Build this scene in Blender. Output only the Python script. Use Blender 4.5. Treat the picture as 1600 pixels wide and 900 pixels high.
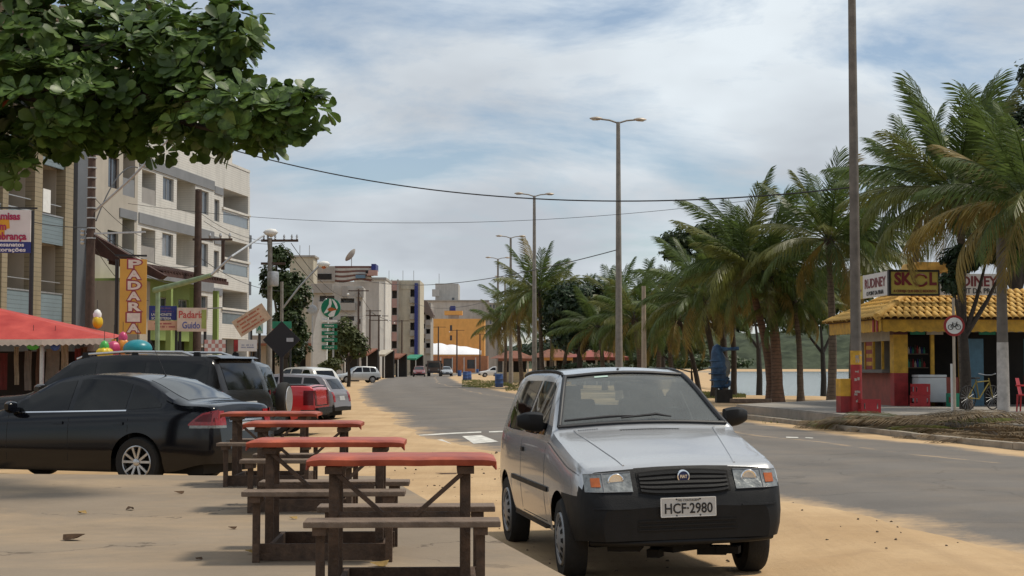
import bpy, bmesh, math, random
from math import sin, cos, pi, radians as R, sqrt, atan2, atan, exp, floor
from mathutils import Vector, Matrix, Euler, noise
from mathutils.bvhtree import BVHTree
random.seed(7)
SC = bpy.context.scene
for o in list(bpy.data.objects): bpy.data.objects.remove(o)
COL = SC.collection

# ------------------------------------------------------------------ camera
F, HZ, CH = 2400.0, 573.0, 1.445          # focal length in photo pixels, horizon row, eye height
TH = atan((HZ - 450) / F)
cam_d = bpy.data.cameras.new('camera'); cam = bpy.data.objects.new('camera', cam_d); COL.objects.link(cam)
cam_d.sensor_width = 36; cam_d.lens = 36 * F / 1600
cam_d.clip_start = .1; cam_d.clip_end = 6000
cam.location = (0, 0, CH); cam.rotation_euler = (pi / 2 + TH, 0, 0)
SC.camera = cam

# ------------------------------------------------------------------ sky, sun, exposure
SUN_EL, SUN_AZ = R(60), R(78)             # azimuth measured from +Y towards +X
W = bpy.data.worlds.new('World'); SC.world = W; W.use_nodes = True
nt = W.node_tree; nt.nodes.clear()
def N(nt, t, **kw):
    n = nt.nodes.new(t)
    for k, v in kw.items():
        if k.startswith('i_'): n.inputs[k[2:].replace('_', ' ')].default_value = v
        else: setattr(n, k, v)
    return n
def L(nt, a, b): nt.links.new(a, b)
wo = N(nt, 'ShaderNodeOutputWorld'); bg = N(nt, 'ShaderNodeBackground'); bg.inputs['Strength'].default_value = .094
sky = N(nt, 'ShaderNodeTexSky', sky_type='NISHITA', sun_disc=False, sun_elevation=SUN_EL, sun_rotation=SUN_AZ)
sky.air_density = 1.0; sky.dust_density = .35; sky.ozone_density = 1.2
tc = N(nt, 'ShaderNodeTexCoord'); sp = N(nt, 'ShaderNodeSeparateXYZ'); L(nt, tc.outputs['Generated'], sp.inputs[0])
def MA(nt, op, a, b=None, clamp=False):
    n = N(nt, 'ShaderNodeMath', operation=op); n.use_clamp = clamp
    for i, v in enumerate((a, b)):
        if v is None: continue
        if isinstance(v, (int, float)): n.inputs[i].default_value = v
        else: L(nt, v, n.inputs[i])
    return n.outputs[0]
zz = MA(nt, 'ADD', MA(nt, 'MAXIMUM', sp.outputs[2], 0.0), .30)
cx = MA(nt, 'DIVIDE', sp.outputs[0], zz); cy = MA(nt, 'DIVIDE', sp.outputs[1], zz)
cb = N(nt, 'ShaderNodeCombineXYZ'); L(nt, cx, cb.inputs[0]); L(nt, cy, cb.inputs[1])
def ramp(nt, src, stops):
    r = N(nt, 'ShaderNodeValToRGB'); e = r.color_ramp.elements
    while len(e) < len(stops): e.new(.5)
    for el, (p, c) in zip(e, stops): el.position = p; el.color = (*c, 1) if len(c) == 3 else c
    L(nt, src, r.inputs[0]); return r.outputs[0]
n1 = N(nt, 'ShaderNodeTexNoise'); n1.inputs['Scale'].default_value = 2.5; n1.inputs['Detail'].default_value = 11; n1.inputs['Roughness'].default_value = .6; n1.inputs['Distortion'].default_value = .35
mp = N(nt, 'ShaderNodeMapping'); mp.inputs['Location'].default_value = (3.1, 7.4, 0); mp.inputs['Scale'].default_value = (.8, 1.25, 1)
L(nt, cb.outputs[0], mp.inputs[0]); L(nt, mp.outputs[0], n1.inputs['Vector'])
n2 = N(nt, 'ShaderNodeTexNoise'); n2.inputs['Scale'].default_value = 1.3; n2.inputs['Detail'].default_value = 5
mp2 = N(nt, 'ShaderNodeMapping'); mp2.inputs['Location'].default_value = (9.3, 1.7, 2); L(nt, cb.outputs[0], mp2.inputs[0]); L(nt, mp2.outputs[0], n2.inputs['Vector'])
cmask = ramp(nt, n1.outputs[0], [(.36, (.16, .16, .16)), (.45, (.58, .58, .58)), (.54, (.98, .98, .98))])
ccol = ramp(nt, n2.outputs[0], [(.40, (5.1, 5.5, 6.0)), (.60, (8.2, 8.9, 9.4))])
mx = N(nt, 'ShaderNodeMix', data_type='RGBA'); L(nt, cmask, mx.inputs[0]); L(nt, sky.outputs[0], mx.inputs[6]); L(nt, ccol, mx.inputs[7])
L(nt, mx.outputs[2], bg.inputs[0]); L(nt, bg.outputs[0], wo.inputs[0])
sl = bpy.data.lights.new('sun', 'SUN'); sl.energy = 3.0; sl.angle = R(9); sl.color = (1, .92, .78)
so = bpy.data.objects.new('sun', sl); COL.objects.link(so)
sd = Vector((sin(SUN_AZ) * cos(SUN_EL), cos(SUN_AZ) * cos(SUN_EL), sin(SUN_EL)))
so.rotation_euler = sd.to_track_quat('Z', 'Y').to_euler(); so.location = (40, -40, 80)
SC.view_settings.view_transform = 'Standard'; SC.view_settings.look = 'None'
SC.view_settings.exposure = 0.08; SC.view_settings.gamma = 1.0; SC.view_settings.use_curve_mapping = False
SC.render.engine = 'CYCLES'
SC.cycles.max_bounces = 8; SC.cycles.transparent_max_bounces = 12

# ------------------------------------------------------------------ pixel -> place
def ray(px, py):
    a, b = (px - 800) / F, (450 - py) / F
    return Vector((a, cos(TH) - b * sin(TH), sin(TH) + b * cos(TH)))
def G(px, py, z=0.0):
    d = ray(px, py); k = (z - CH) / d.z; return Vector((d.x * k, d.y * k, z))
def A(px, py, Y):
    d = ray(px, py); k = Y / d.y; return Vector((d.x * k, Y, CH + d.z * k))
def XA(px, Y): return (px - 800) / F * Y
def ZA(py, Y): return A(800, py, Y).z

# ------------------------------------------------------------------ materials
MATS = {}
def mat(name, col, rough=.6, metal=0, var=.14, scale=6., bump=0., bscale=60., spec=.4, coat=0., col2=None, detail=4, kind=None, trans=.3):
    if name in MATS: return MATS[name]
    m = bpy.data.materials.new(name); m.use_nodes = True; t = m.node_tree; t.nodes.clear()
    out = N(t, 'ShaderNodeOutputMaterial'); b = N(t, 'ShaderNodeBsdfPrincipled')
    b.inputs['Roughness'].default_value = rough; b.inputs['Metallic'].default_value = metal
    b.inputs['Specular IOR Level'].default_value = spec
    if coat: b.inputs['Coat Weight'].default_value = coat; b.inputs['Coat Roughness'].default_value = .06
    c = N(t, 'ShaderNodeTexCoord'); n = N(t, 'ShaderNodeTexNoise'); n.inputs['Scale'].default_value = scale; n.inputs['Detail'].default_value = detail; n.inputs['Roughness'].default_value = .62
    L(t, c.outputs['Object'], n.inputs['Vector'])
    a = tuple(min(1, x * (1 - var)) for x in col); d = tuple(min(1, x * (1 + var)) for x in (col2 or col))
    rc = ramp(t, n.outputs[0], [(.3, a), (.7, d)])
    oi = N(t, 'ShaderNodeObjectInfo'); hs = N(t, 'ShaderNodeHueSaturation')
    rv = MA(t, 'ADD', MA(t, 'MULTIPLY', oi.outputs['Random'], .5 * var), 1 - .25 * var)
    L(t, rv, hs.inputs['Value']); L(t, rc, hs.inputs['Color'])
    L(t, hs.outputs[0], b.inputs['Base Color'])
    if var > .01 and kind is None:
        L(t, MA(t, 'ADD', MA(t, 'MULTIPLY', n.outputs[0], .24), rough - .12, True), b.inputs['Roughness'])
    if bump:
        nb = N(t, 'ShaderNodeTexNoise'); nb.inputs['Scale'].default_value = bscale; nb.inputs['Detail'].default_value = 5
        L(t, c.outputs['Object'], nb.inputs['Vector'])
        bp = N(t, 'ShaderNodeBump'); bp.inputs['Strength'].default_value = bump; bp.inputs['Distance'].default_value = .02
        L(t, nb.outputs[0], bp.inputs['Height']); L(t, bp.outputs[0], b.inputs['Normal'])
    if kind == 'leaf':
        tr = N(t, 'ShaderNodeBsdfTranslucent'); L(t, hs.outputs[0], tr.inputs[0])
        ms = N(t, 'ShaderNodeMixShader'); ms.inputs[0].default_value = trans
        L(t, b.outputs[0], ms.inputs[1]); L(t, tr.outputs[0], ms.inputs[2]); L(t, ms.outputs[0], out.inputs[0])
    elif kind == 'glass':      # clear tinted pane: see-through with a mirror coat that grows at grazing angles
        tr = N(t, 'ShaderNodeBsdfTransparent'); tr.inputs[0].default_value = (*col, 1)
        gl = N(t, 'ShaderNodeBsdfGlossy'); gl.inputs['Roughness'].default_value = rough
        fr = N(t, 'ShaderNodeFresnel'); fr.inputs[0].default_value = 1.5
        ms = N(t, 'ShaderNodeMixShader'); L(t, fr.outputs[0], ms.inputs[0])
        L(t, tr.outputs[0], ms.inputs[1]); L(t, gl.outputs[0], ms.inputs[2]); L(t, ms.outputs[0], out.inputs[0])
    else:
        L(t, b.outputs[0], out.inputs[0])
    MATS[name] = m
    return m
def nodes_of(m):
    t = m.node_tree
    return t, next(n for n in t.nodes if n.type == 'BSDF_PRINCIPLED'), next(n for n in t.nodes if n.type == 'OUTPUT_MATERIAL')

# ------------------------------------------------------------------ mesh builder
class MB:
    def __init__(s): s.v = []; s.f = []; s.mi = []; s.cur = 0; s.uv = None
    def add(s, vs, fs):
        o = len(s.v); s.v += [tuple(p) for p in vs]
        for f in fs: s.f.append(tuple(i + o for i in f)); s.mi.append(s.cur)
        return s
    def box(s, c, d, rot=None, tap=1.0):
        x, y, z = d[0] / 2, d[1] / 2, d[2] / 2
        P = [Vector(q) for q in ((-x, -y, -z), (x, -y, -z), (x, y, -z), (-x, y, -z), (-x * tap, -y * tap, z), (x * tap, -y * tap, z), (x * tap, y * tap, z), (-x * tap, y * tap, z))]
        if rot is not None:
            m = Euler(rot).to_matrix() if not isinstance(rot, Matrix) else rot
            P = [m @ p for p in P]
        c = Vector(c)
        return s.add([p + c for p in P], [(0, 3, 2, 1), (4, 5, 6, 7), (0, 1, 5, 4), (1, 2, 6, 5), (2, 3, 7, 6), (3, 0, 4, 7)])
    def b2(s, x0, x1, y0, y1, z0, z1):
        return s.box(((x0 + x1) / 2, (y0 + y1) / 2, (z0 + z1) / 2), (x1 - x0, y1 - y0, z1 - z0))
    def bar(s, p0, p1, w, h=None, up=(0, 0, 1)):
        p0, p1 = Vector(p0), Vector(p1); d = p1 - p0; ln = d.length; d.normalize()
        u = Vector(up); sd_ = d.cross(u)
        if sd_.length < 1e-4: sd_ = d.cross(Vector((1, 0, 0)))
        sd_.normalize(); u = sd_.cross(d)
        m = Matrix((d, sd_, u)).transposed()
        return s.box((p0 + p1) / 2, (ln, w, h or w), m)
    def tube(s, pts, rad, n=8, caps=True, closed=False):
        pts = [Vector(p) for p in pts]; k = len(pts)
        if not isinstance(rad, (list, tuple)): rad = [rad] * k
        o = []; prev = None
        for i, p in enumerate(pts):
            if closed: d = pts[(i + 1) % k] - pts[i - 1]
            else: d = pts[min(i + 1, k - 1)] - pts[max(i - 1, 0)]
            if d.length < 1e-9: d = Vector((0, 0, 1))
            d.normalize()
            if prev is None:
                a = Vector((0, 0, 1)) if abs(d.z) < .9 else Vector((1, 0, 0))
                u = d.cross(a).normalized()
            else:
                u = prev - d * prev.dot(d); u.normalize()
            prev = u; w = d.cross(u)
            for j in range(n):
                t = 2 * pi * j / n; o.append(p + (u * cos(t) + w * sin(t)) * rad[i])
        fs = []
        for i in range(k if closed else k - 1):
            i2 = (i + 1) % k
            for j in range(n): fs.append((i * n + j, i * n + (j + 1) % n, i2 * n + (j + 1) % n, i2 * n + j))
        if caps and not closed: fs += [tuple(range(n - 1, -1, -1)), tuple(range((k - 1) * n, k * n))]
        return s.add(o, fs)
    def lathe(s, prof, c=(0, 0, 0), axis='z', n=20, sx=1, sy=1, caps=True):
        o = []; c = Vector(c)
        for r, h in prof:
            for j in range(n):
                t = 2 * pi * j / n; a, b = r * cos(t) * sx, r * sin(t) * sy
                o.append(c + (Vector((a, b, h)) if axis == 'z' else Vector((a, h, b)) if axis == 'y' else Vector((h, a, b))))
        fs = []
        for i in range(len(prof) - 1):
            for j in range(n):
                q = (i * n + j, i * n + (j + 1) % n, (i + 1) * n + (j + 1) % n, (i + 1) * n + j)
                fs.append(q if axis != 'y' else q[::-1])
        if caps and prof[0][0] > 1e-5: fs.append(tuple(range(n - 1, -1, -1)) if axis != 'y' else tuple(range(n)))
        if caps and prof[-1][0] > 1e-5: fs.append(tuple((len(prof) - 1) * n + j for j in range(n)) if axis != 'y' else tuple((len(prof) - 1) * n + j for j in range(n - 1, -1, -1)))
        return s.add(o, fs)
    def prism(s, poly, d, mat4=None):
        """poly in the xy plane, extruded along z by d"""
        n = len(poly); P = [Vector((x, y, 0)) for x, y in poly] + [Vector((x, y, d)) for x, y in poly]
        if mat4 is not None: P = [mat4 @ p for p in P]
        return s.add(P, [tuple(range(n - 1, -1, -1)), tuple(range(n, 2 * n))] + [(i, (i + 1) % n, n + (i + 1) % n, n + i) for i in range(n)])
    def plateXZ(s, poly, y0, y1):
        """outline in xz, thickness from y0 (front, towards -y) to y1"""
        n = len(poly); P = [(x, y0, z) for x, z in poly] + [(x, y1, z) for x, z in poly]
        return s.add(P, [tuple(range(n)), tuple(range(2 * n - 1, n - 1, -1))] + [(i, n + i, n + (i + 1) % n, (i + 1) % n) for i in range(n)])
    def grid(s, rows):
        m, n = len(rows), len(rows[0]); o = [p for r in rows for p in r]
        return s.add(o, [(i * n + j, i * n + j + 1, (i + 1) * n + j + 1, (i + 1) * n + j) for i in range(m - 1) for j in range(n - 1)])
    def mesh(s, name):
        me = bpy.data.meshes.new(name); me.from_pydata(s.v, [], s.f); me.validate(); me.update(); return me
    def build(s, name, material, parent=None, smooth=None, bevel=0, fixn=False, loc=None, rot=None):
        me = bpy.data.meshes.new(name); me.from_pydata(s.v, [], s.f)
        ms = material if isinstance(material, (list, tuple)) else [material]
        for m in ms: me.materials.append(m)
        if len(ms) > 1: me.polygons.foreach_set('material_index', s.mi)
        me.update()
        if fixn or bevel:
            bm = bmesh.new(); bm.from_mesh(me)
            if fixn: bmesh.ops.recalc_face_normals(bm, faces=bm.faces)
            if bevel:
                es = [e for e in bm.edges if len(e.link_faces) == 2 and e.calc_face_angle(0) > .6]
                bmesh.ops.bevel(bm, geom=es, offset=bevel, segments=2, profile=.6, affect='EDGES', clamp_overlap=True)
            bm.to_mesh(me); bm.free()
        if smooth is not None:
            me.polygons.foreach_set('use_smooth', [True] * len(me.polygons))
            if smooth < 180: me.set_sharp_from_angle(angle=R(smooth))
        return obj(name, me, parent, loc, rot)
def obj(name, me, parent=None, loc=None, rot=None):
    o = bpy.data.objects.new(name, me); COL.objects.link(o)
    if parent is not None: o.parent = parent
    if loc is not None: o.location = loc
    if rot is not None: o.rotation_euler = rot
    return o
def tag(o, label=None, cat=None, group=None, kind=None):
    if label: o['label'] = label
    if cat: o['category'] = cat
    if group: o['group'] = group
    if kind: o['kind'] = kind
    return o
def thing(name, label, cat, loc=(0, 0, 0), rotz=0, group=None):
    o = bpy.data.objects.new(name, None); COL.objects.link(o); o.location = loc; o.rotation_euler = (0, 0, rotz); o.empty_display_size = .3
    return tag(o, label, cat, group)
def struct(o): o['kind'] = 'structure'; return o
def dup(root, loc, rotz=0, label=None, group=None, scale=None):
    r = root.copy(); COL.objects.link(r); r.location = loc; r.rotation_euler = (0, 0, rotz)
    if scale: r.scale = (scale,) * 3
    tag(r, label, None, group)
    for ch in list(root.children):
        c = ch.copy(); COL.objects.link(c); c.parent = r
        for g in list(ch.children):
            d = g.copy(); COL.objects.link(d); d.parent = c
    return r
def interp(tab):
    def f(x):
        if x <= tab[0][0]: return tab[0][1]
        for (a, b), (c, d) in zip(tab, tab[1:]):
            if x <= c: return b + (d - b) * (x - a) / (c - a)
        return tab[-1][1]
    return f
def smooth_interp(tab):
    n = len(tab); xs = [p[0] for p in tab]; ys = [p[1] for p in tab]
    d = [(ys[i + 1] - ys[i]) / (xs[i + 1] - xs[i]) for i in range(n - 1)]; m = [d[0]] + [0] * (n - 2) + [d[-1]]
    for i in range(1, n - 1): m[i] = 0 if d[i - 1] * d[i] <= 0 else 2 * d[i - 1] * d[i] / (d[i - 1] + d[i])
    def f(x):
        if x <= xs[0]: return ys[0]
        for i in range(n - 1):
            if x <= xs[i + 1]:
                h = xs[i + 1] - xs[i]; t = (x - xs[i]) / h
                return (2*t**3-3*t*t+1)*ys[i] + (t**3-2*t*t+t)*h*m[i] + (-2*t**3+3*t*t)*ys[i+1] + (t**3-t*t)*h*m[i+1]
        return ys[-1]
    return f
def text(s, size, material, parent, loc, rot=(pi / 2, 0, 0), name='lettering', bold=0., ext=.004, width=None, align='CENTER', xs=1.0):
    c = bpy.data.curves.new('txt', 'FONT'); c.body = s; c.size = size; c.align_x = align; c.align_y = 'CENTER'; c.extrude = ext; c.offset = bold; c.resolution_u = 3
    t = bpy.data.objects.new('txt', c); COL.objects.link(t)
    dg = bpy.context.evaluated_depsgraph_get(); dg.update()
    me = bpy.data.meshes.new_from_object(t.evaluated_get(dg)); bpy.data.objects.remove(t); bpy.data.curves.remove(c)
    sx = xs
    if width:
        ex = [v.co.x for v in me.vertices]
        if ex: sx = width / max(1e-6, max(ex) - min(ex))
    for v in me.vertices: v.co.x *= sx
    me.materials.clear(); me.materials.append(material); me.name = name
    return obj(name, me, parent, loc, rot)
def print_lines(parent, material, x0, x1, z0, z1, y, rows, seed=0, name='print_line'):
    """rows of unreadable small print: short strokes like words too small to read"""
    rg = random.Random(seed)
    for r in range(rows):
        zc_ = z1 - (z1 - z0) * (r + .5) / rows; hh = (z1 - z0) / rows * .5; x = x0 + rg.random() * (x1 - x0) * .1; mb = MB()
        end = x1 - rg.random() * (x1 - x0) * .2
        while x < end:
            w_ = min(hh * (.5 + .5 * rg.random()), end - x)
            if rg.random() < .86: mb.b2(x, x + w_ * .8, y - .003, y, zc_ - hh / 2, zc_ + hh / 2 * (.6 + .4 * rg.random()))
            x += w_
        if mb.f: o = mb.build(name, material, parent); o['kind'] = 'stuff'
def rnd(a, b): return a + (b - a) * random.random()
# ------------------------------------------------------------------ common materials
m_dark = mat('dark metal', (.02, .02, .022), .45, 0, .2, 30)
m_steel = mat('galvanised steel', (.42, .43, .44), .45, .6, .15, 12)
m_conc = mat('pole concrete', (.235, .215, .19), .85, 0, .22, 5, .4, 50)
m_wood = mat('weathered dark timber', (.080, .048, .030), .75, 0, .45, 14, .5, 60)
m_bench = mat('worn bench board', (.165, .118, .085), .75, 0, .3, 10, .4, 70)
m_white = mat('white paint', (.72, .72, .70), .55, 0, .08, 6)
m_offw = mat('off white render', (.55, .53, .49), .8, 0, .12, 1.2)
m_red = mat('red paint', (.27, .022, .022), .55, 0, .35, 4)
m_yel = mat('yellow paint', (.50, .28, .028), .6, 0, .32, 4)
m_green = mat('green paint', (.02, .22, .13), .5, 0, .15, 6)
m_blue = mat('blue paint', (.03, .08, .33), .5, 0, .2, 8)
m_navy = mat('navy print', (.02, .03, .17), .5, 0, .05)
m_black = mat('black print', (.012, .012, .014), .5, 0, .05)
m_winglass = mat('window glass', (.05, .06, .075), .08, 0, .1, 2, spec=.8)
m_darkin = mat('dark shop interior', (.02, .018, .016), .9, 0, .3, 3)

# ------------------------------------------------------------------ the ground
ROAD_L = smooth_interp([(-60, 22), (-30, 13.5), (0, 6.2), (12.3, 4.1), (15.3, 3.75), (17.2, 3.0), (27, -.2), (33, -1.7), (40, -2.7), (47, -3.6), (59, -5.4), (94, -9.1), (150, -13.2), (200, -16), (250, -17.4), (300, -15.5), (380, -8), (450, 2)])
ROAD_R = smooth_interp([(-60, 32), (-30, 22), (0, 14.3), (12, 11.4), (20, 9.3), (25, 8.3), (29.7, 7.35), (40, 5.9), (60, 3.2), (81, .17), (102, -1.8), (134, -4.6), (170, -6.6), (205, -8.4), (250, -9.3), (300, -7.5), (380, 0), (450, 10)])
WATER_Z = -.62
SHORE = [(400, -20), (90, 40), (45, 60), (26, 72), (16.5, 82), (15, 92), (16, 110), (22, 160), (40, 280), (60, 420), (40, 600), (-60, 690), (-200, 700)]
LAKE = SHORE + [(-200, 705), (900, 760), (3000, 800), (3000, -20)]
def seg_d(p, a, b):
    ax, ay = a; bx, by = b; dx, dy = bx - ax, by - ay; l2 = dx * dx + dy * dy
    t = max(0, min(1, ((p[0] - ax) * dx + (p[1] - ay) * dy) / l2)); return math.hypot(p[0] - ax - t * dx, p[1] - ay - t * dy)
def in_poly(p, poly):
    c = False; j = len(poly) - 1
    for i in range(len(poly)):
        a, b = poly[i], poly[j]
        if (a[1] > p[1]) != (b[1] > p[1]) and p[0] < (b[0] - a[0]) * (p[1] - a[1]) / (b[1] - a[1]) + a[0]: c = not c
        j = i
    return c
def lake_d(x, y):      # >0 on land
    d = min(seg_d((x, y), LAKE[i], LAKE[(i + 1) % len(LAKE)]) for i in range(len(LAKE)))
    return -d if in_poly((x, y), LAKE) else d
def sstep(a, b, x): t = max(0, min(1, (x - a) / (b - a))); return t * t * (3 - 2 * t)
# near pavement (raised slab): corner points
PAVE_Z = .20
def pv(px, py): v = G(px, py, PAVE_Z); return (v.x, v.y)
PAVE = [pv(1030, 975), pv(888, 899), pv(786, 845), pv(690, 792), pv(612, 747.5), pv(590, 743.5), pv(345, 743), pv(200, 741.5), pv(0, 740), (-9.0, 18.2), (-14, 18.4), (-14, -6), (1.2, -6)]
def ground_z(x, y):
    ld = lake_d(x, y) if (x > 8 or y > 500) else 30
    z = -.95 * (1 - sstep(-2.5, 6.0, ld)) if ld < 6 else 0
    if ld > 6 and y > 650: z = .5 * sstep(6, 30, ld)
    # the parking strip on the left lies a little lower
    z += -.10 * sstep(1.0, 3.0, ROAD_L(y) - x) * sstep(14, 18, y) * sstep(75, 45, y) * sstep(-1.2, -2.6, x)
    z += -.10 * sstep(2.9, 2.2, x) * sstep(-1.9, -1.2, x) * sstep(16.5, 13.8, y)
    l, r = ROAD_L(y), ROAD_R(y); dr = max(l - x, x - r)
    z += .035 * sstep(.1, 1.5, dr) * (noise.noise((x * .5, y * .5, 0)) + .35) if y < 140 else 0
    z += .012 * sstep(.0, 1., dr) * noise.noise((x * 2.1, y * 2.1, 5)) if y < 45 else 0
    return z
def axis(lo, hi, step, far_lo, far_hi, g=1.35):
    a = [lo + i * step for i in range(int((hi - lo) / step) + 1)]
    s = step; x = a[-1]; b = []
    while x < far_hi: s *= g; x += s; b.append(x)
    s = step; x = lo; c = []
    while x > far_lo: s *= g; x -= s; c.append(x)
    return c[::-1] + a + b
gx = sorted(set(axis(-34, 44, .8, -2600, 2600))); gy = sorted(set([i * .5 for i in range(8, 70)] + axis(35, 150, .9, 34.9, 3200, 1.22) + [-200, -80, -40, -20, -10, -5, 0, 2]))
mb = MB(); mb.grid([[(x, y, ground_z(x, y)) for x in gx] for y in gy])
# sand material
ms_ = bpy.data.materials.new('beach sand'); ms_.use_nodes = True; t = ms_.node_tree; b = t.nodes['Principled BSDF']; b.inputs['Roughness'].default_value = .95; b.inputs['Specular IOR Level'].default_value = .15
geo = N(t, 'ShaderNodeNewGeometry')
def pnoise(t, src, sc, det=5, rough=.6, dist=0.):
    n = N(t, 'ShaderNodeTexNoise'); n.inputs['Scale'].default_value = sc; n.inputs['Detail'].default_value = det; n.inputs['Roughness'].default_value = rough; n.inputs['Distortion'].default_value = dist
    L(t, src, n.inputs['Vector']); return n.outputs[0]
def mixc(t, f, a, b_, blend='MIX'):
    n = N(t, 'ShaderNodeMix', data_type='RGBA', blend_type=blend)
    for i, v in ((0, f), (6, a), (7, b_)):
        if isinstance(v, (int, float)): n.inputs[i].default_value = v
        elif isinstance(v, tuple): n.inputs[i].default_value = (*v, 1)
        else: L(t, v, n.inputs[i])
    return n.outputs[2]
P_ = geo.outputs['Position']
SAND_A, SAND_B = (.41, .275, .150), (.53, .375, .218)
c1 = ramp(t, pnoise(t, P_, .55, 8, .6), [(.32, SAND_A), (.66, SAND_B)])
c2 = mixc(t, ramp(t, pnoise(t, P_, 2.6, 8, .7), [(.52, (0, 0, 0)), (.72, (.55, .55, .55))]), c1, (.33, .225, .135))
c3 = mixc(t, ramp(t, pnoise(t, P_, 34, 4, .8), [(.62, (0, 0, 0)), (.75, (.75, .75, .75))]), c2, (.17, .12, .08))
L(t, c3, b.inputs['Base Color'])
bp = N(t, 'ShaderNodeBump'); bp.inputs['Strength'].default_value = .55; bp.inputs['Distance'].default_value = .03
vf = N(t, 'ShaderNodeTexVoronoi', feature='SMOOTH_F1'); vf.inputs['Scale'].default_value = 3.2; L(t, P_, vf.inputs['Vector'])
mtr = N(t, 'ShaderNodeMapping'); mtr.inputs['Rotation'].default_value = (0, 0, R(-14)); mtr.inputs['Scale'].default_value = (2.1, .10, 1); L(t, P_, mtr.inputs[0])
trk = pnoise(t, mtr.outputs[0], 1.5, 4, .55)
hgt = MA(t, 'ADD', MA(t, 'ADD', pnoise(t, P_, 5, 8, .7), MA(t, 'MULTIPLY', pnoise(t, P_, 45, 3), .25)), MA(t, 'ADD', MA(t, 'MULTIPLY', vf.outputs['Distance'], .7), MA(t, 'MULTIPLY', trk, 1.4)))
L(t, hgt, bp.inputs['Height']); L(t, bp.outputs[0], b.inputs['Normal'])
L(t, mixc(t, ramp(t, trk, [(.50, (0, 0, 0)), (.66, (.40, .40, .40))]), c3, (.36, .245, .14)), b.inputs['Base Color'])
g_o = struct(mb.build('ground', ms_, smooth=180))
# ------------------------------------------------------------------ the road
ys = [-60, -30, -12, -4] + [i * .5 for i in range(0, 90)] + [45 + i * 1.5 for i in range(0, 60)] + [135 + i * 6 for i in range(0, 52)]
NC = 26
mb = MB(); uvs = []; rows = []
for y in ys:
    l, r = ROAD_L(y), ROAD_R(y); row = []
    l += .45 * noise.noise((y * .35, 1.3, 0)) + .14 * noise.noise((y * 1.7, 4, 0)) - .35; r += .35 * noise.noise((y * .3, 7.3, 0)) + .12 * noise.noise((y * 1.9, 9, 0)) + .35
    for j in range(NC + 1):
        u = j / NC; x = l + (r - l) * u
        row.append((x, y, .016 + .05 * (1 - (2 * u - 1) ** 2) - .022 * (abs(2 * u - 1) ** 8)))
    rows.append(row)
mb.grid(rows)
mr = bpy.data.materials.new('dusty asphalt'); mr.use_nodes = True; t = mr.node_tree; b = t.nodes['Principled BSDF']; b.inputs['Roughness'].default_value = .85; b.inputs['Specular IOR Level'].default_value = .3
geo = N(t, 'ShaderNodeNewGeometry'); P_ = geo.outputs['Position']
uvn = N(t, 'ShaderNodeAttribute', attribute_name='across'); 
ac = uvn.outputs['Fac']
asp = ramp(t, pnoise(t, P_, .6, 8, .65), [(.3, (.120, .107, .095)), (.7, (.160, .143, .126))])
asp = mixc(t, ramp(t, pnoise(t, P_, 60, 2, .8), [(.5, (0, 0, 0)), (.8, (.5, .5, .5))]), asp, (.27, .235, .20))
cr = N(t, 'ShaderNodeTexVoronoi', feature='DISTANCE_TO_EDGE'); cr.inputs['Scale'].default_value = .35
wv = N(t, 'ShaderNodeVectorMath', operation='ADD'); nn = N(t, 'ShaderNodeTexNoise'); nn.inputs['Scale'].default_value = 1.5; L(t, P_, nn.inputs['Vector']); L(t, P_, wv.inputs[0]); L(t, nn.outputs['Color'], wv.inputs[1]); L(t, wv.outputs[0], cr.inputs['Vector'])
asp = mixc(t, MA(t, 'MULTIPLY', MA(t, 'LESS_THAN', cr.outputs['Distance'], .008), .45), asp, (.075, .068, .06))
lane = MA(t, 'ABSOLUTE', MA(t, 'SINE', MA(t, 'MULTIPLY', MA(t, 'ADD', ac, MA(t, 'MULTIPLY', MA(t, 'SUBTRACT', pnoise(t, P_, .25, 3), .5), .05)), 4 * pi)))
mpl = N(t, 'ShaderNodeMapping'); mpl.inputs['Scale'].default_value = (1.6, .12, 1); L(t, P_, mpl.inputs[0])
asp = mixc(t, MA(t, 'MULTIPLY', MA(t, 'MULTIPLY', lane, lane), MA(t, 'MULTIPLY', pnoise(t, mpl.outputs[0], 1.2, 6, .65), .42)), asp, (.075, .068, .062))
patchv = N(t, 'ShaderNodeTexVoronoi'); patchv.inputs['Scale'].default_value = .11; L(t, wv.outputs[0], patchv.inputs['Vector'])
asp = mixc(t, MA(t, 'MULTIPLY', MA(t, 'GREATER_THAN', N(t, 'ShaderNodeSeparateColor').outputs[0] if False else MA(t, 'FRACT', MA(t, 'MULTIPLY', patchv.outputs['Distance'], 3.7)), .78), .16), asp, (.09, .082, .075))
# wind-blown sand: thick towards the shoulders, thin film elsewhere
edge = MA(t, 'MULTIPLY', MA(t, 'ABSOLUTE', MA(t, 'SUBTRACT', ac, .5)), 2.0)
nz = pnoise(t, P_, .9, 8, .65); nz2 = pnoise(t, P_, 7, 6, .7)
sm = MA(t, 'ADD', MA(t, 'MULTIPLY', MA(t, 'SUBTRACT', edge, .86), 6.5), MA(t, 'ADD', MA(t, 'MULTIPLY', MA(t, 'SUBTRACT', nz, .5), 2.4), MA(t, 'MULTIPLY', MA(t, 'SUBTRACT', nz2, .5), 1.2)), )
smc = MA(t, 'MAXIMUM', MA(t, 'MINIMUM', sm, 1.0), 0.0)
film = MA(t, 'ADD', MA(t, 'MULTIPLY', smc, .92), MA(t, 'MULTIPLY', ramp(t, nz, [(.45, (0, 0, 0)), (.75, (1, 1, 1))]), .12), True)
sandc = ramp(t, pnoise(t, P_, .55, 8, .6), [(.32, SAND_A), (.66, SAND_B)])
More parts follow.
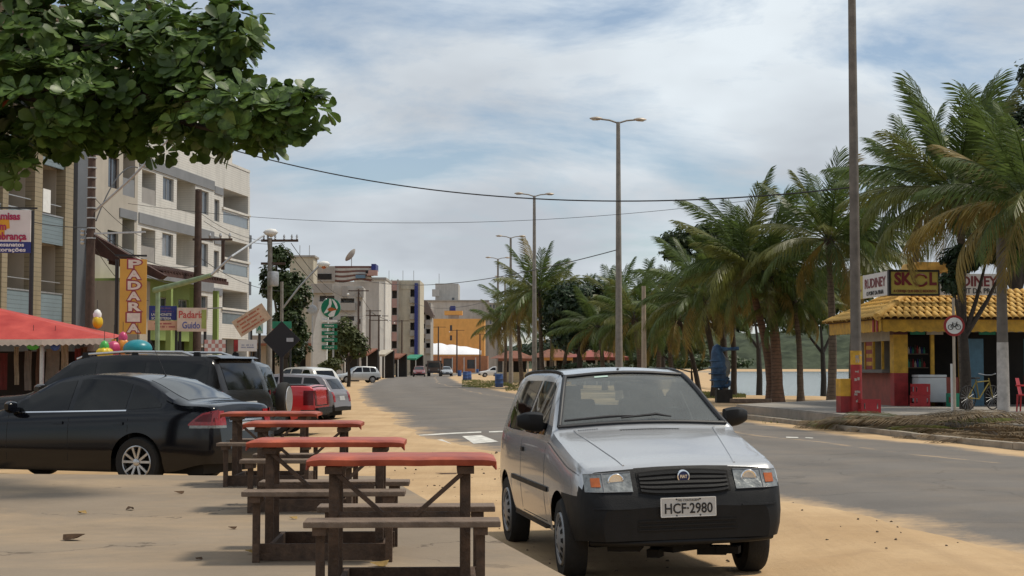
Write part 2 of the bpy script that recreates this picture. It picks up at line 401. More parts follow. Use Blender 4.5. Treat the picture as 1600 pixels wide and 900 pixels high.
# a pale sandy seam runs along the far lane
seam = MA(t, 'MULTIPLY', MA(t, 'LESS_THAN', MA(t, 'ABSOLUTE', MA(t, 'SUBTRACT', MA(t, 'ADD', ac, MA(t, 'MULTIPLY', MA(t, 'SUBTRACT', nz2, .5), .015)), .74)), .009), MA(t, 'MULTIPLY', ramp(t, nz, [(.42, (0, 0, 0)), (.55, (1, 1, 1))]), .5))
film = MA(t, 'MAXIMUM', film, seam)
L(t, mixc(t, film, asp, sandc), b.inputs['Base Color'])
bp = N(t, 'ShaderNodeBump'); bp.inputs['Strength'].default_value = .3; bp.inputs['Distance'].default_value = .01
L(t, pnoise(t, P_, 80, 3), bp.inputs['Height']); L(t, bp.outputs[0], b.inputs['Normal'])
r_o = struct(mb.build('road', mr, smooth=180))
at = r_o.data.attributes.new('across', 'FLOAT', 'POINT'); at.data.foreach_set('value', [j / NC for _ in ys for j in range(NC + 1)])
def road_z(x, y):
    l, r = ROAD_L(y) - .35, ROAD_R(y) + .35; u = (x - l) / (r - l); return .016 + .05 * (1 - (2 * u - 1) ** 2) - .022 * (abs(2 * u - 1) ** 8)
m_mark = mat('worn road paint', (.50, .48, .43), .8, 0, .3, 7, col2=(.62, .6, .55))
def marking(pts, label):
    mb = MB(); q = [G(px, py, .05) for px, py in pts]; q = [(p.x, p.y, road_z(p.x, p.y) + .006) for p in q]
    n = 10; rows = []
    for i in range(n + 1):
        a = i / n; row = []
        for j in range(5):
            c = j / 4
            x = (q[0][0] * (1 - a) + q[1][0] * a) * (1 - c) + (q[3][0] * (1 - a) + q[2][0] * a) * c
            y = (q[0][1] * (1 - a) + q[1][1] * a) * (1 - c) + (q[3][1] * (1 - a) + q[2][1] * a) * c
            row.append((x, y, road_z(x, y) + .007))
        rows.append(row)
    mb.grid(rows); o = mb.build('road_marking', m_mark, fixn=True); tag(o, label, 'road marking', 'worn white paint on the road'); return o
marking([(632, 676.4), (752, 674), (752, 675.6), (632, 678)], 'long thin white line painted across the road beyond the red tables')
marking([(764, 674), (800, 673.3), (800, 675), (764, 675.6)], 'short end of the white cross line beside the silver car')
marking([(722, 680), (752, 679.2), (779, 689), (740, 690.5)], 'white painted block on the asphalt left of the silver car')
marking([(658, 683.5), (688, 682), (708, 690), (668, 691)], 'faded white block half under sand behind the red tables')
marking([(1228, 683), (1246, 683.4), (1248, 685), (1229, 684.8)], 'small white dash on the road right of the silver car')
marking([(1258, 683.6), (1270, 684), (1271, 685.2), (1259, 685)], 'faint second white dash on the road right of the silver car')
# ------------------------------------------------------------------ near pavement slab
def slab(name, poly, z0, z1, material, sub=None, bev=.02):
    bm = bmesh.new(); vs = [bm.verts.new((x, y, z1)) for x, y in poly]; f = bm.faces.new(vs); f.normal_update()
    if f.normal.z < 0: f.normal_flip()
    r = bmesh.ops.extrude_face_region(bm, geom=[f]); 
    for v in [g for g in r['geom'] if isinstance(g, bmesh.types.BMVert)]: v.co.z = z1
    for v in vs: v.co.z = z0
    bmesh.ops.recalc_face_normals(bm, faces=bm.faces)
    if bev:
        es = [e for e in bm.edges if all(abs(v.co.z - z1) < 1e-5 for v in e.verts)]
        bmesh.ops.bevel(bm, geom=es, offset=bev, segments=2, affect='EDGES')
    me = bpy.data.meshes.new(name); bm.to_mesh(me); bm.free(); me.materials.append(material); return obj(name, me)
mp_ = bpy.data.materials.new('dusty concrete paving'); mp_.use_nodes = True; t = mp_.node_tree; b = t.nodes['Principled BSDF']; b.inputs['Roughness'].default_value = .88; b.inputs['Specular IOR Level'].default_value = .25
geo = N(t, 'ShaderNodeNewGeometry'); P_ = geo.outputs['Position']
cc = ramp(t, pnoise(t, P_, .7, 8, .6), [(.3, (.205, .162, .118)), (.7, (.27, .215, .158))])
mpn = N(t, 'ShaderNodeMapping'); mpn.inputs['Scale'].default_value = (.8, 1.1, 1); L(t, P_, mpn.inputs[0])
sandm = ramp(t, pnoise(t, mpn.outputs[0], .45, 10, .7, .3), [(.44, (0, 0, 0)), (.66, (.75, .75, .75))])
cc = mixc(t, sandm, cc, ramp(t, pnoise(t, P_, 3, 6), [(.3, (.33, .24, .15)), (.7, (.40, .29, .18))]))
cc = mixc(t, ramp(t, pnoise(t, P_, 26, 4, .8), [(.6, (0, 0, 0)), (.76, (.7, .7, .7))]), cc, (.15, .115, .085))
vc = N(t, 'ShaderNodeTexVoronoi', feature='DISTANCE_TO_EDGE'); vc.inputs['Scale'].default_value = .42
wv2 = N(t, 'ShaderNodeVectorMath', operation='ADD'); nn2 = N(t, 'ShaderNodeTexNoise'); nn2.inputs['Scale'].default_value = 2.2; nn2.inputs['Detail'].default_value = 5; L(t, P_, nn2.inputs['Vector']); L(t, P_, wv2.inputs[0]); L(t, nn2.outputs['Color'], wv2.inputs[1]); L(t, wv2.outputs[0], vc.inputs['Vector'])
cc = mixc(t, MA(t, 'MULTIPLY', MA(t, 'LESS_THAN', vc.outputs['Distance'], .006), ramp(t, pnoise(t, P_, .6, 3), [(.48, (0, 0, 0)), (.55, (.7, .7, .7))])), cc, (.085, .065, .048))
cc = mixc(t, ramp(t, pnoise(t, P_, 1.1, 8, .7), [(.55, (0, 0, 0)), (.75, (.5, .5, .5))]), cc, (.16, .128, .095))
L(t, cc, b.inputs['Base Color'])
bp = N(t, 'ShaderNodeBump'); bp.inputs['Strength'].default_value = .45; bp.inputs['Distance'].default_value = .012
L(t, pnoise(t, P_, 22, 6, .7), bp.inputs['Height']); L(t, bp.outputs[0], b.inputs['Normal'])
struct(slab('pavement', PAVE, -.3, PAVE_Z, mp_, bev=.025))
# ------------------------------------------------------------------ sidewalk and kerb on the far side
m_kerb = mat('kerb concrete', (.30, .255, .20), .9, 0, .25, 4, .5, 40)
m_walk = mat('sidewalk cement', (.245, .22, .19), .88, 0, .2, 2.2, .3, 40)
def ww(px, py, z=.28): v = G(px, py, z); return (v.x, v.y)
SLAB_Z = .28
SLAB = [ww(1150, 632), ww(1230, 639), ww(1330, 649), ww(1352, 653.5), (12, 27.5), (16, 24), (30, 24), (30, 58), (14, 58), ww(1180, 630)]
struct(slab('sidewalk', SLAB, -.3, SLAB_Z, m_walk, bev=.03))
mb = MB()
for i in range(60):      # kerb stones follow the road edge
    y0 = 18 + i * 1.0; y1 = y0 + .985; x0 = ROAD_R(y0) + .95; x1 = ROAD_R(y1) + .95
    if y0 > 50: break
    k = MB(); j = rnd(-.012, .012)
    k.bar((x0 + j, y0, .055), (x1 + j, y1, .055 + rnd(-.01, .01)), .16, .13)
    if i == 0: kerb = thing('kerb', 'line of low sandy kerb stones along the far road edge', 'kerb', (0, 0, 0))
    k.build('kerb_stone', m_kerb, kerb, bevel=.012)
# ------------------------------------------------------------------ water, far shore
mw = bpy.data.materials.new('lagoon water'); mw.use_nodes = True; t = mw.node_tree; b = t.nodes['Principled BSDF']
b.inputs['Base Color'].default_value = (.10, .12, .115, 1); b.inputs['Roughness'].default_value = .12; b.inputs['IOR'].default_value = 1.33
geo = N(t, 'ShaderNodeNewGeometry'); mpn = N(t, 'ShaderNodeMapping'); mpn.inputs['Scale'].default_value = (.5, 1.2, 1); L(t, geo.outputs['Position'], mpn.inputs[0])
bp = N(t, 'ShaderNodeBump'); bp.inputs['Strength'].default_value = .5; bp.inputs['Distance'].default_value = .12
L(t, MA(t, 'ADD', pnoise(t, mpn.outputs[0], 1.1, 6, .6), MA(t, 'MULTIPLY', pnoise(t, mpn.outputs[0], .05, 3), 1.5)), bp.inputs['Height']); L(t, bp.outputs[0], b.inputs['Normal'])
mb = MB(); mb.add([(8, 35, WATER_Z), (2500, -300, WATER_Z), (2500, 1200, WATER_Z), (-300, 1200, WATER_Z), (8, 200, WATER_Z)], [(0, 1, 2, 3, 4)])
struct(mb.build('water', mw))
# hills beyond the lagoon: a wooded ridge
m_hill = mat('wooded hillside', (.030, .042, .027), .95, 0, .5, .09, 0, spec=.1, detail=10, col2=(.050, .060, .038))
mb = MB(); rows = []
for j in range(34):
    y = 775 + j * 9; row = []
    for i in range(260):
        x = -250 + i * 4.6
        env = 20 * (.55 + .45 * sin((x - 100) * .006)) * sstep(-260, 120, x) + 8
        h = env * sstep(0, 15, j) * (1 + .30 * noise.noise((x * .012, j * .1, 3))) + 3.8 * noise.noise((x * .11, y * .11, 0)) + 1.9 * noise.noise((x * .31, y * .31, 2))
        row.append((x + 1.5 * noise.noise((x * .4, y * .4, 8)), y, max(-.5, h) if j else -1))
    rows.append(row)
mb.grid(rows); tag(struct(mb.build('hill', m_hill, smooth=180)), None, None)
# ------------------------------------------------------------------ vehicles
m_tyre = mat('tyre rubber', (.018, .017, .016), .85, 0, .3, 12, .3, 80)
m_tyre2 = m_tyre
m_alloy = mat('alloy wheel', (.50, .50, .50), .32, .8, .1, 10)
m_hub = mat('hub cap plastic', (.30, .30, .30), .45, .4, .2, 14)
m_trim = mat('grey black bumper plastic', (.009, .009, .0095), .5, 0, .25, 9, .15, 150, spec=.22)
m_under = mat('underbody', (.012, .011, .010), .9, 0, .3, 8)
m_tint = mat('tinted car glass', (.006, .0065, .007), .05, 0, .05, 2, spec=.35)
m_tint2 = mat('grey car glass', (.035, .04, .042), .06, 0, .05, 2, spec=.7)
m_redlens = mat('red lamp lens', (.24, .008, .010), .15, 0, .25, 25, spec=.7)
m_orange = mat('orange lamp lens', (.42, .10, .015), .2, 0, .2, 25, spec=.7)
m_lamp = mat('clear lamp reflector', (.20, .21, .205), .30, .35, .4, 16, .25, 22, coat=.9)
m_lensrim = mat('lens rim', (.25, .25, .25), .3, .5, .1)
m_chrome = mat('chrome', (.75, .76, .78), .15, 1, .05)
m_plate = mat('grey licence plate', (.46, .47, .47), .45, .2, .06, 20)
m_seat = mat('car seat cloth', (.14, .145, .15), .9, 0, .2, 20)
m_dash = mat('dashboard plastic', (.06, .062, .064), .7, 0, .1, 10)
def paint(name, col, metal=.0, rough=.35, dust=.0, coat=.6, spec=.5):
    m = mat(name, col, rough, metal, .01, 3, coat=coat, spec=spec)
    t, b, o = nodes_of(m)
    if dust:      # road dust thicker in a patchy film
        src = b.inputs['Base Color'].links[0].from_socket
        c = N(t, 'ShaderNodeTexCoord'); n = pnoise(t, c.outputs['Object'], 3, 8, .7)
        f = MA(t, 'MULTIPLY', ramp(t, n, [(.35, (.2, .2, .2)), (.75, (1, 1, 1))]), dust)
        L(t, mixc(t, f, src, (.26, .20, .14)), b.inputs['Base Color'])
    return m

class Car:
    """body lofted from side profile, belt line and plan width; x runs from the nose (0) backwards, y to the car's right, z up"""
    def __init__(s, name, label, loc, heading, length, width, top, belt, sill, roofw, wheels, wr, paintm, cabin, group=None, detail=1, roll=0, bz=.5, tire_w=.18, cat='car', under=True, bumper=None, wind=None, lip=.0):
        s.root = thing(name, label, cat, loc, 0, group)
        # heading: unit vector (dx,dy) the nose points to; local +x runs backwards
        s.root.rotation_euler = (roll, 0, atan2(-heading[1], -heading[0]))
        s.Lg = length; s.ZT = interp(top) if detail == 0 else smooth_interp(top); s.ZB = smooth_interp(belt); s.W = smooth_interp(width); s.sill = sill
        s.wr = wr; s.wheels = wheels; s.roofw = smooth_interp(roofw); s.bz = bz; s.top = top; s.cabin = cabin
        s.zr = max(z for _, z in top); s.arch = wr + .055; s.paintm = paintm; s.bumper = bumper; s.lip = lip
        zb_mid = s.ZB((cabin[0] + cabin[1]) / 2); s.Hm = s.zr - zb_mid
        st = 0.05 if detail else .12
        xs = sorted(set([round(i * st, 4) for i in range(int(length / st) + 1)] + [length] + [round(x, 4) for x, _ in top] + (list(wind) if wind else []) +
             [round(wx + s.arch * k, 4) for wx in wheels for k in (-1.0, -.985, -.94, -.87, .87, .94, .985, 1.0)]))
        xs = [x for i, x in enumerate(xs) if 0 <= x <= length and (i == 0 or x - xs[i - 1] > .004)]
        s.xs = xs; s.rows = [s.section(x) for x in xs]
        K = len(s.rows[0]); s.K = K
        ring = []
        for x, sec in zip(xs, s.rows):
            ring.append([(x, y, z) for y, z in sec] + [(x, -y, z) for y, z in sec[-2::-1]])
        s.ring = ring; n = 2 * K - 1
        body = MB(); bump_ = MB(); ws = MB()
        vs = [p for r in ring for p in r]
        bf, cf, wf, wf2, wf3 = [], [], [], [], []
        for i in range(len(xs) - 1):
            xm = (xs[i] + xs[i + 1]) / 2
            for j in range(n - 1):
                k = j if j < K - 1 else 2 * K - 3 - j
                q = (i * n + j, i * n + j + 1, (i + 1) * n + j + 1, (i + 1) * n + j)
                zm = sum(vs[a][2] for a in q) / 4; ym = abs(sum(vs[a][1] for a in q) / 4)
                if wind and wind[0] <= xm <= wind[1] and k >= s.kg + 1: wf.append(q)
                elif wind and len(wind) > 2 and wind[2] <= xm <= wind[3] and k >= s.kg + 2: wf2.append(q)
                elif wind and len(wind) > 2 and k in (9, 10) and (1.70 < xm < 2.19 or 2.35 < xm < 2.98): wf3.append(q)
                elif bumper and bumper(xm, ym, zm, k, s): cf.append(q)
                else: bf.append(q)
        cap0 = tuple(range(n)); capn = tuple((len(xs) - 1) * n + j for j in range(n - 1, -1, -1))
        (cf if bumper and bumper(0, 0, .4, 0, s) else bf).append(cap0); (cf if bumper and bumper(length, 0, .4, 0, s) else bf).append(capn)
        s.bvh = BVHTree.FromPolygons([Vector(v) for v in vs], bf + cf + wf + wf2 + wf3)
        def sub(fs, nm, m, sm=32, sol=False):
            used = sorted(set(i for f in fs for i in f)); mp = {a: b for b, a in enumerate(used)}
            mb = MB(); mb.add([vs[i] for i in used], [tuple(mp[i] for i in f) for f in fs])
            return mb.build(nm, m, s.root, smooth=sm)
        s.body = sub(bf, 'body', paintm, 30)
        if cf:
            fr = [f for f in cf if vs[f[0]][0] < length * .5]; bk = [f for f in cf if vs[f[0]][0] >= length * .5]
            if fr: sub(fr, 'front_bumper', s.bmat, 34)
            if bk: sub(bk, 'rear_bumper', s.bmat, 34)
        s.wf = wf; s.wf2 = wf2; s.vs = vs; s.sub = sub
        # wheels and dark wheel housings
        for wx in wheels:
            for sd_ in (1, -1): s.wheel(wx, sd_, tire_w, detail)
        u = MB()
        w0 = min(s.W(x) for x in wheels) - .04
        zz = [(0.25, sill + .03)]
        u.b2(.22, length - .25, -w0 + .16, w0 - .16, sill - .02, sill + .16)
        for wx in wheels:
            u.b2(max(.1, wx - s.arch - .03), min(length - .05, wx + s.arch + .03), -w0 + .2, w0 - .2, sill + .1, s.wr * 2 + .10)
        u.build('underbody', m_under, s.root)
    def section(s, x):
        w, zt = s.W(x), s.ZT(x); zb = min(s.ZB(x), zt - .012); zs = s.sill
        z0 = zs + .12 * sstep(s.Lg - .75, s.Lg - .1, x) + .03 * sstep(.5, .05, x)
        for wx in s.wheels:
            d = abs(x - wx)
            if d < s.arch: z0 = max(z0, s.wr - s.drop + sqrt(max(0, s.arch ** 2 - d * d)) * 1.0)
        z0 = min(z0, zb - .04)
        bz = max(z0 + .01, min(s.bz, zb - .03))
        def ky(z):
            f = (z - zs) / max(.05, (s.ZB(x) - zs)); f = max(0, min(1, f))
            return interp([(0, .945), (.12, .975), (.35, 1.), (.55, 1.), (.8, .988), (.93, .968), (1, .945)])(f)
        P = []
        for f in (0, .25, .55, .85, 1): z = z0 + (bz - z0) * f; P.append((w * ky(z), z))
        for f in (.2, .45, .7, .88, 1): z = bz + (zb - bz) * f; P.append((w * ky(z), z))
        H = max(0, zt - zb); tt = sstep(.10, .30, H); yb = P[-1][0]; k = min(1, H / s.Hm); wr = s.roofw(x)
        s.kg = len(P)
        yA = (1 - tt) * yb * .965 + tt * (yb + (wr - yb) * k); zA = (1 - tt) * (zb + H * .55) + tt * (zt - .055 * k)
        yB = zB = None
        if s.wfix and s.wfix[0] - .001 <= x <= s.wfix[1] + .12:
            f = min(1, (x - s.wfix[0]) / (s.wfix[1] - s.wfix[0])); yB = s.wfix[2] + (s.wfix[3] - s.wfix[2]) * f; yA = yB + .045; zA = zt - .035 - .025 * f; zB = zt - .012
        if tt > .5:
            for f in (.35, .7): P.append((yb + (yA - yb) * f * (.92 + .08 * f), zb + (zA - zb) * f))
        else:
            for f in (.35, .7): P.append((yb + (yA - yb) * f, zb + (zA - zb) * f))
        s.kg = len(P)
        P.append((yA, zA))
        if yB is None: yB = (1 - tt) * yb * .905 + tt * (yA - .04); zB = (1 - tt) * (zb + H * .8) + tt * (zt - .014)
        P.append((yB, zB))
        cr = .02 * (1 - tt) + .025 * tt
        for f in (.8, .55, .28, 0): P.append((yB * f, zt + (zB - zt) * f * f * .6 + cr * (1 - f * f) - cr * .4))
        return P
    def wheel(s, wx, sd_, tw, detail):
        y = sd_ * (s.W(wx) - .015); r = s.wr; rr = s.rim if hasattr(s, 'rim') else r * .66
        w = bpy.data.objects.new('wheel', None); COL.objects.link(w); w.parent = s.root; w.location = (wx, y, r - s.drop); w.empty_display_size = .1
        if sd_ > 0: w.rotation_euler = (0, 0, pi)      # builder faces -y
        if hasattr(s, 'steer') and wx == s.wheels[0]: w.rotation_euler.z += s.steer
        n = 40 if detail else 18
        t_ = MB(); t_.lathe([(rr, .01), (rr + .01, 0), (r * .92, -.006), (r * .975, .012), (r, .035), (r, tw - .035), (r * .97, tw - .01), (rr, tw)], axis='y', n=n, caps=False)
        t_.build('tyre', m_tyre, w, smooth=40, fixn=True)
        style = s.style
        rm = MB()
        if style == 'alloy':
            rm.lathe([(rr, .0), (rr * .95, -.006), (rr * .91, .0), (rr * .89, .05)], axis='y', n=n, caps=False)
            for k in range(5):
                a = 2 * pi * k / 5 + pi / 2
                for da in (-.14, .14):
                    p0 = Vector((cos(a + da * .6) * rr * .1, .018, sin(a + da * .6) * rr * .1)); p1 = Vector((cos(a + da * 2.0) * rr * .95, .004, sin(a + da * 2.0) * rr * .95))
                    rm.bar(p0, p1, .03, .026, up=(0, 1, 0))
            rm.lathe([(rr * .22, .03), (rr * .22, -.005), (rr * .17, -.012), (.001, -.012)], axis='y', n=16)
            rm.cur = 1
            rm.build('rim', [m_alloy], w, smooth=35, fixn=True)
            dk = MB(); dk.lathe([(rr * .99, .05), (.001, .05)], axis='y', n=20); dk.build('brake', m_under, w)
        else:
            rm.lathe([(rr * 1.0, .004), (rr * .97, -.010), (rr * .90, -.004), (rr * .86, .012), (rr * .52, -.012), (rr * .30, -.020), (.001, -.022)], axis='y', n=n)
            rm.build('rim', m_hub, w, smooth=35, fixn=True)
            if detail:
                dk = MB(); ns = s.slots if hasattr(s, 'slots') else 9
                for k in range(ns):
                    a = 2 * pi * k / ns
                    for q0, q1 in ((.56, .82),):
                        c = Vector((cos(a), 0, sin(a))); tn = Vector((-sin(a), 0, cos(a)))
                        v = [c * rr * q0 - tn * rr * .07, c * rr * q0 + tn * rr * .07, c * rr * q1 + tn * rr * .12, c * rr * q1 - tn * rr * .12]
                        yy = [-.0135, -.0135, .0055, .0055]
                        dk.add([(p.x, yv - .003, p.z) for p, yv in zip(v, yy)], [(0, 1, 2, 3)])
                dk.build('slot', m_under, w, fixn=False)
    def hit(s, o, d):
        h = s.bvh.ray_cast(Vector(o), Vector(d)); return h[0], h[1]
    def patch(s, view, a0, a1, lo, hi, name, material, off=.006, th=.012, n=12, m=4, parent=None, smooth=40):
        """thin panel laid on the body. view 'left'/'right': a=x, lo/hi=z(x); 'front'/'rear': a=y, lo/hi=z(y); 'top': a=x, lo/hi=y(x)"""
        lo_ = lo if callable(lo) else (lambda a: lo); hi_ = hi if callable(hi) else (lambda a: hi)
        rows = []; last = None
        for i in range(n + 1):
            a = a0 + (a1 - a0) * i / n; row = []
            for j in range(m + 1):
                b = lo_(a) + (hi_(a) - lo_(a)) * j / m
                if view in ('left', 'right'): sg = 1 if view == 'left' else -1; p, nn = s.hit((a, 3 * sg, b), (0, -sg, 0))
                elif view == 'front': p, nn = s.hit((-3, a, b), (1, 0, 0))
                elif view == 'rear': p, nn = s.hit((s.Lg + 3, a, b), (-1, 0, 0))
                else: p, nn = s.hit((a, b, 4), (0, 0, -1))
                d = {'left': (0, 1, 0), 'right': (0, -1, 0), 'front': (-1, 0, 0), 'rear': (1, 0, 0), 'top': (0, 0, 1)}[view]
                d = Vector(d)
                if p is None:
                    p = last + Vector((0, 0, 0)) if last is not None else Vector((a, 0, b))
                    if view in ('left', 'right'): p = Vector((a, p.y, b))
                    elif view in ('front', 'rear'): p = Vector((p.x, a, b))
                last = p; row.append((p, d))
            rows.append(row)
        mb = MB(); N1 = len(rows[0])
        top = [p + d * off for r in rows for p, d in r]; bot = [p - d * th for r in rows for p, d in r]
        k = len(top); fs = []
        for i in range(n):
            for j in range(N1 - 1): fs.append((i * N1 + j, (i + 1) * N1 + j, (i + 1) * N1 + j + 1, i * N1 + j + 1))
        bd = [i * N1 for i in range(n + 1)] + [n * N1 + j for j in range(1, N1)] + [i * N1 + N1 - 1 for i in range(n - 1, -1, -1)] + [j for j in range(N1 - 2, 0, -1)]
        for q in range(len(bd)): fs.append((bd[q], bd[(q + 1) % len(bd)], k + bd[(q + 1) % len(bd)], k + bd[q]))
        mb.add(top + bot, fs)
        return mb.build(name, material, parent or s.root, smooth=smooth, fixn=True)
    def both(s, *a, **k):
        return [s.patch(v, *a, **k) for v in ('left', 'right')]

def mirror(c, x, z, sd_, y0, m=m_trim, sc=1.0):
    mb = MB(); prof = [(0, -.05), (.035, -.055), (.06, -.045), (.075, 0), (.068, .05), (.04, .065), (0, .06)]
    rows = []
    for i in range(7):
        f = i / 6; k = (.72 + .5 * sin(pi * min(1, f * .62 + .3))) * (1 - .25 * f ** 6); yy = y0 + sd_ * (.03 + .205 * f) * sc
        rows.append([(x + (-px * 1.15 * k + .02 * f) * sc, yy, z + (pz * 1.12 * k + .015 * f) * sc) for px, pz in prof + [(-.012, .045), (-.012, -.04)]])
    nn = len(rows[0]); o = [p for r in rows for p in r]
    fs = [(i * nn + j, i * nn + (j + 1) % nn, (i + 1) * nn + (j + 1) % nn, (i + 1) * nn + j) for i in range(6) for j in range(nn)] + [tuple(range(nn)), tuple(6 * nn + j for j in range(nn - 1, -1, -1))]
    mb.add(o, fs); mb.bar((x + .02, y0 - sd_ * .05, z - .035), (x, y0 + sd_ * .06, z - .02), .05, .05)
    return mb.build('mirror', m, c.root, smooth=50, fixn=True)

Car.style = 'hub'; Car.drop = 0; Car.wfix = None; Car.bmat = m_trim
# ---- the silver hatchback in front
p_silver = paint('silver metallic paint', (.47, .475, .485), .55, .26, .04)
def uno_bumper(x, y, z, k, s):
    if x < .62 and z < .585 and k < 10: return True
    if x < .20 and z < .635 and y > .3: return True
    if x < .145: return True
    if x < .155 and y < .375 and z < .80 and z > .5: return True
    if x > 3.42 and z < .56 and k < 10: return True
    return False
class Uno(Car):
    rim = .195; slots = 12; steer = R(-3); drop = .065; wfix = (1.16, 1.75, .675, .495)
yaw = .173
hd = (sin(yaw), -cos(yaw)); ax = .72
nose = Vector((1.11, 11.5, 0)) + Vector((hd[0], hd[1], 0)) * ax
car = Uno('parked_car', 'silver two-door hatchback parked on the sand beside the road, facing the viewer', (nose.x, nose.y, -.035), hd, 3.69,
    [(0, .60), (.03, .655), (.08, .70), (.16, .738), (.3, .762), (.6, .775), (1.5, .778), (2.8, .772), (3.35, .755), (3.55, .73), (3.69, .66)],
    [(0, .50), (.03, .575), (.06, .63), (.11, .70), (.145, .765), (.19, .790), (.5, .868), (.85, .945), (1.10, .998), (1.16, 1.03), (1.75, 1.415), (1.82, 1.437), (2.2, 1.462), (2.9, 1.455), (3.40, 1.40), (3.47, 1.36), (3.62, 1.0), (3.66, .85), (3.69, .5)],
    [(0, .50), (.12, .66), (.2, .755), (.5, .80), (.9, .885), (1.2, .945), (1.6, .955), (3.3, .955), (3.69, .9)], .25,
    [(0, .5), (1.7, .505), (2.3, .545), (3.1, .55), (3.69, .5)], (.72, 3.08), .298, p_silver, (1.1, 3.5), roll=R(-1.1), bz=.585, bumper=uno_bumper, wind=(1.18, 1.735, 3.48, 3.605), tire_w=.165)
# windshield: glass under a milky film, with a dark seal; cabin behind it
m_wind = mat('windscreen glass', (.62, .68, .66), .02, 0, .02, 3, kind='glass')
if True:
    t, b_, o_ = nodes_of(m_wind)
    src = o_.inputs[0].links[0].from_socket; df = N(t, 'ShaderNodeBsdfDiffuse'); df.inputs[0].default_value = (.50, .53, .52, 1)  # pale diffuse film: dust, with the sky's reflection painted into its colour
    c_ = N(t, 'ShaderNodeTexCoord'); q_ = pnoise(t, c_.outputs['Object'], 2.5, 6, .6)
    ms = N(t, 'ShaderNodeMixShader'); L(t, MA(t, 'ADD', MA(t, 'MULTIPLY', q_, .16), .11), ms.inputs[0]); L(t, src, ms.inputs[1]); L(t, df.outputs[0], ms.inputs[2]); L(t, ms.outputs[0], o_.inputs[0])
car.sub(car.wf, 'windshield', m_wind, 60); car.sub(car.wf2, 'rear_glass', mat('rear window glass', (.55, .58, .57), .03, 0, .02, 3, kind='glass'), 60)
m_side = mat('side window glass', (.20, .22, .22), .03, 0, .02, 3, kind='glass')
xs_ = [1.165, 1.745]
def wpt(x, f, off=.008):     # a point of the windscreen frame
    sec = car.section(x); y = sec[car.kg + 1][0] * f; z = interp([(p[0], p[1]) for p in sec[:car.kg:-1]])(abs(y)); return Vector((x - off * .55, y, z + off * .85))
mb = MB()
for sg in (1, -1): mb.tube([wpt(1.17 + .58 * i / 10, sg * .985) for i in range(11)], .019, 6)
mb.tube([wpt(1.745, -1 + 2 * i / 12) for i in range(13)], .017, 6); mb.tube([wpt(1.172, -1 + 2 * i / 12) for i in range(13)], .016, 6)
mb.build('windshield_seal', m_dark, car.root, smooth=60)
mb = MB(); mb.tube([wpt(1.21, .93, .03), wpt(1.215, .40, .035), wpt(1.22, .10, .03)], [.010, .013, .006], 6); mb.build('wiper', m_dark, car.root, smooth=60)
mb = MB(); mb.tube([wpt(1.20, .25, .03), wpt(1.225, -.18, .035), wpt(1.21, -.36, .025)], [.008, .012, .006], 6); mb.build('wiper', m_dark, car.root, smooth=60)
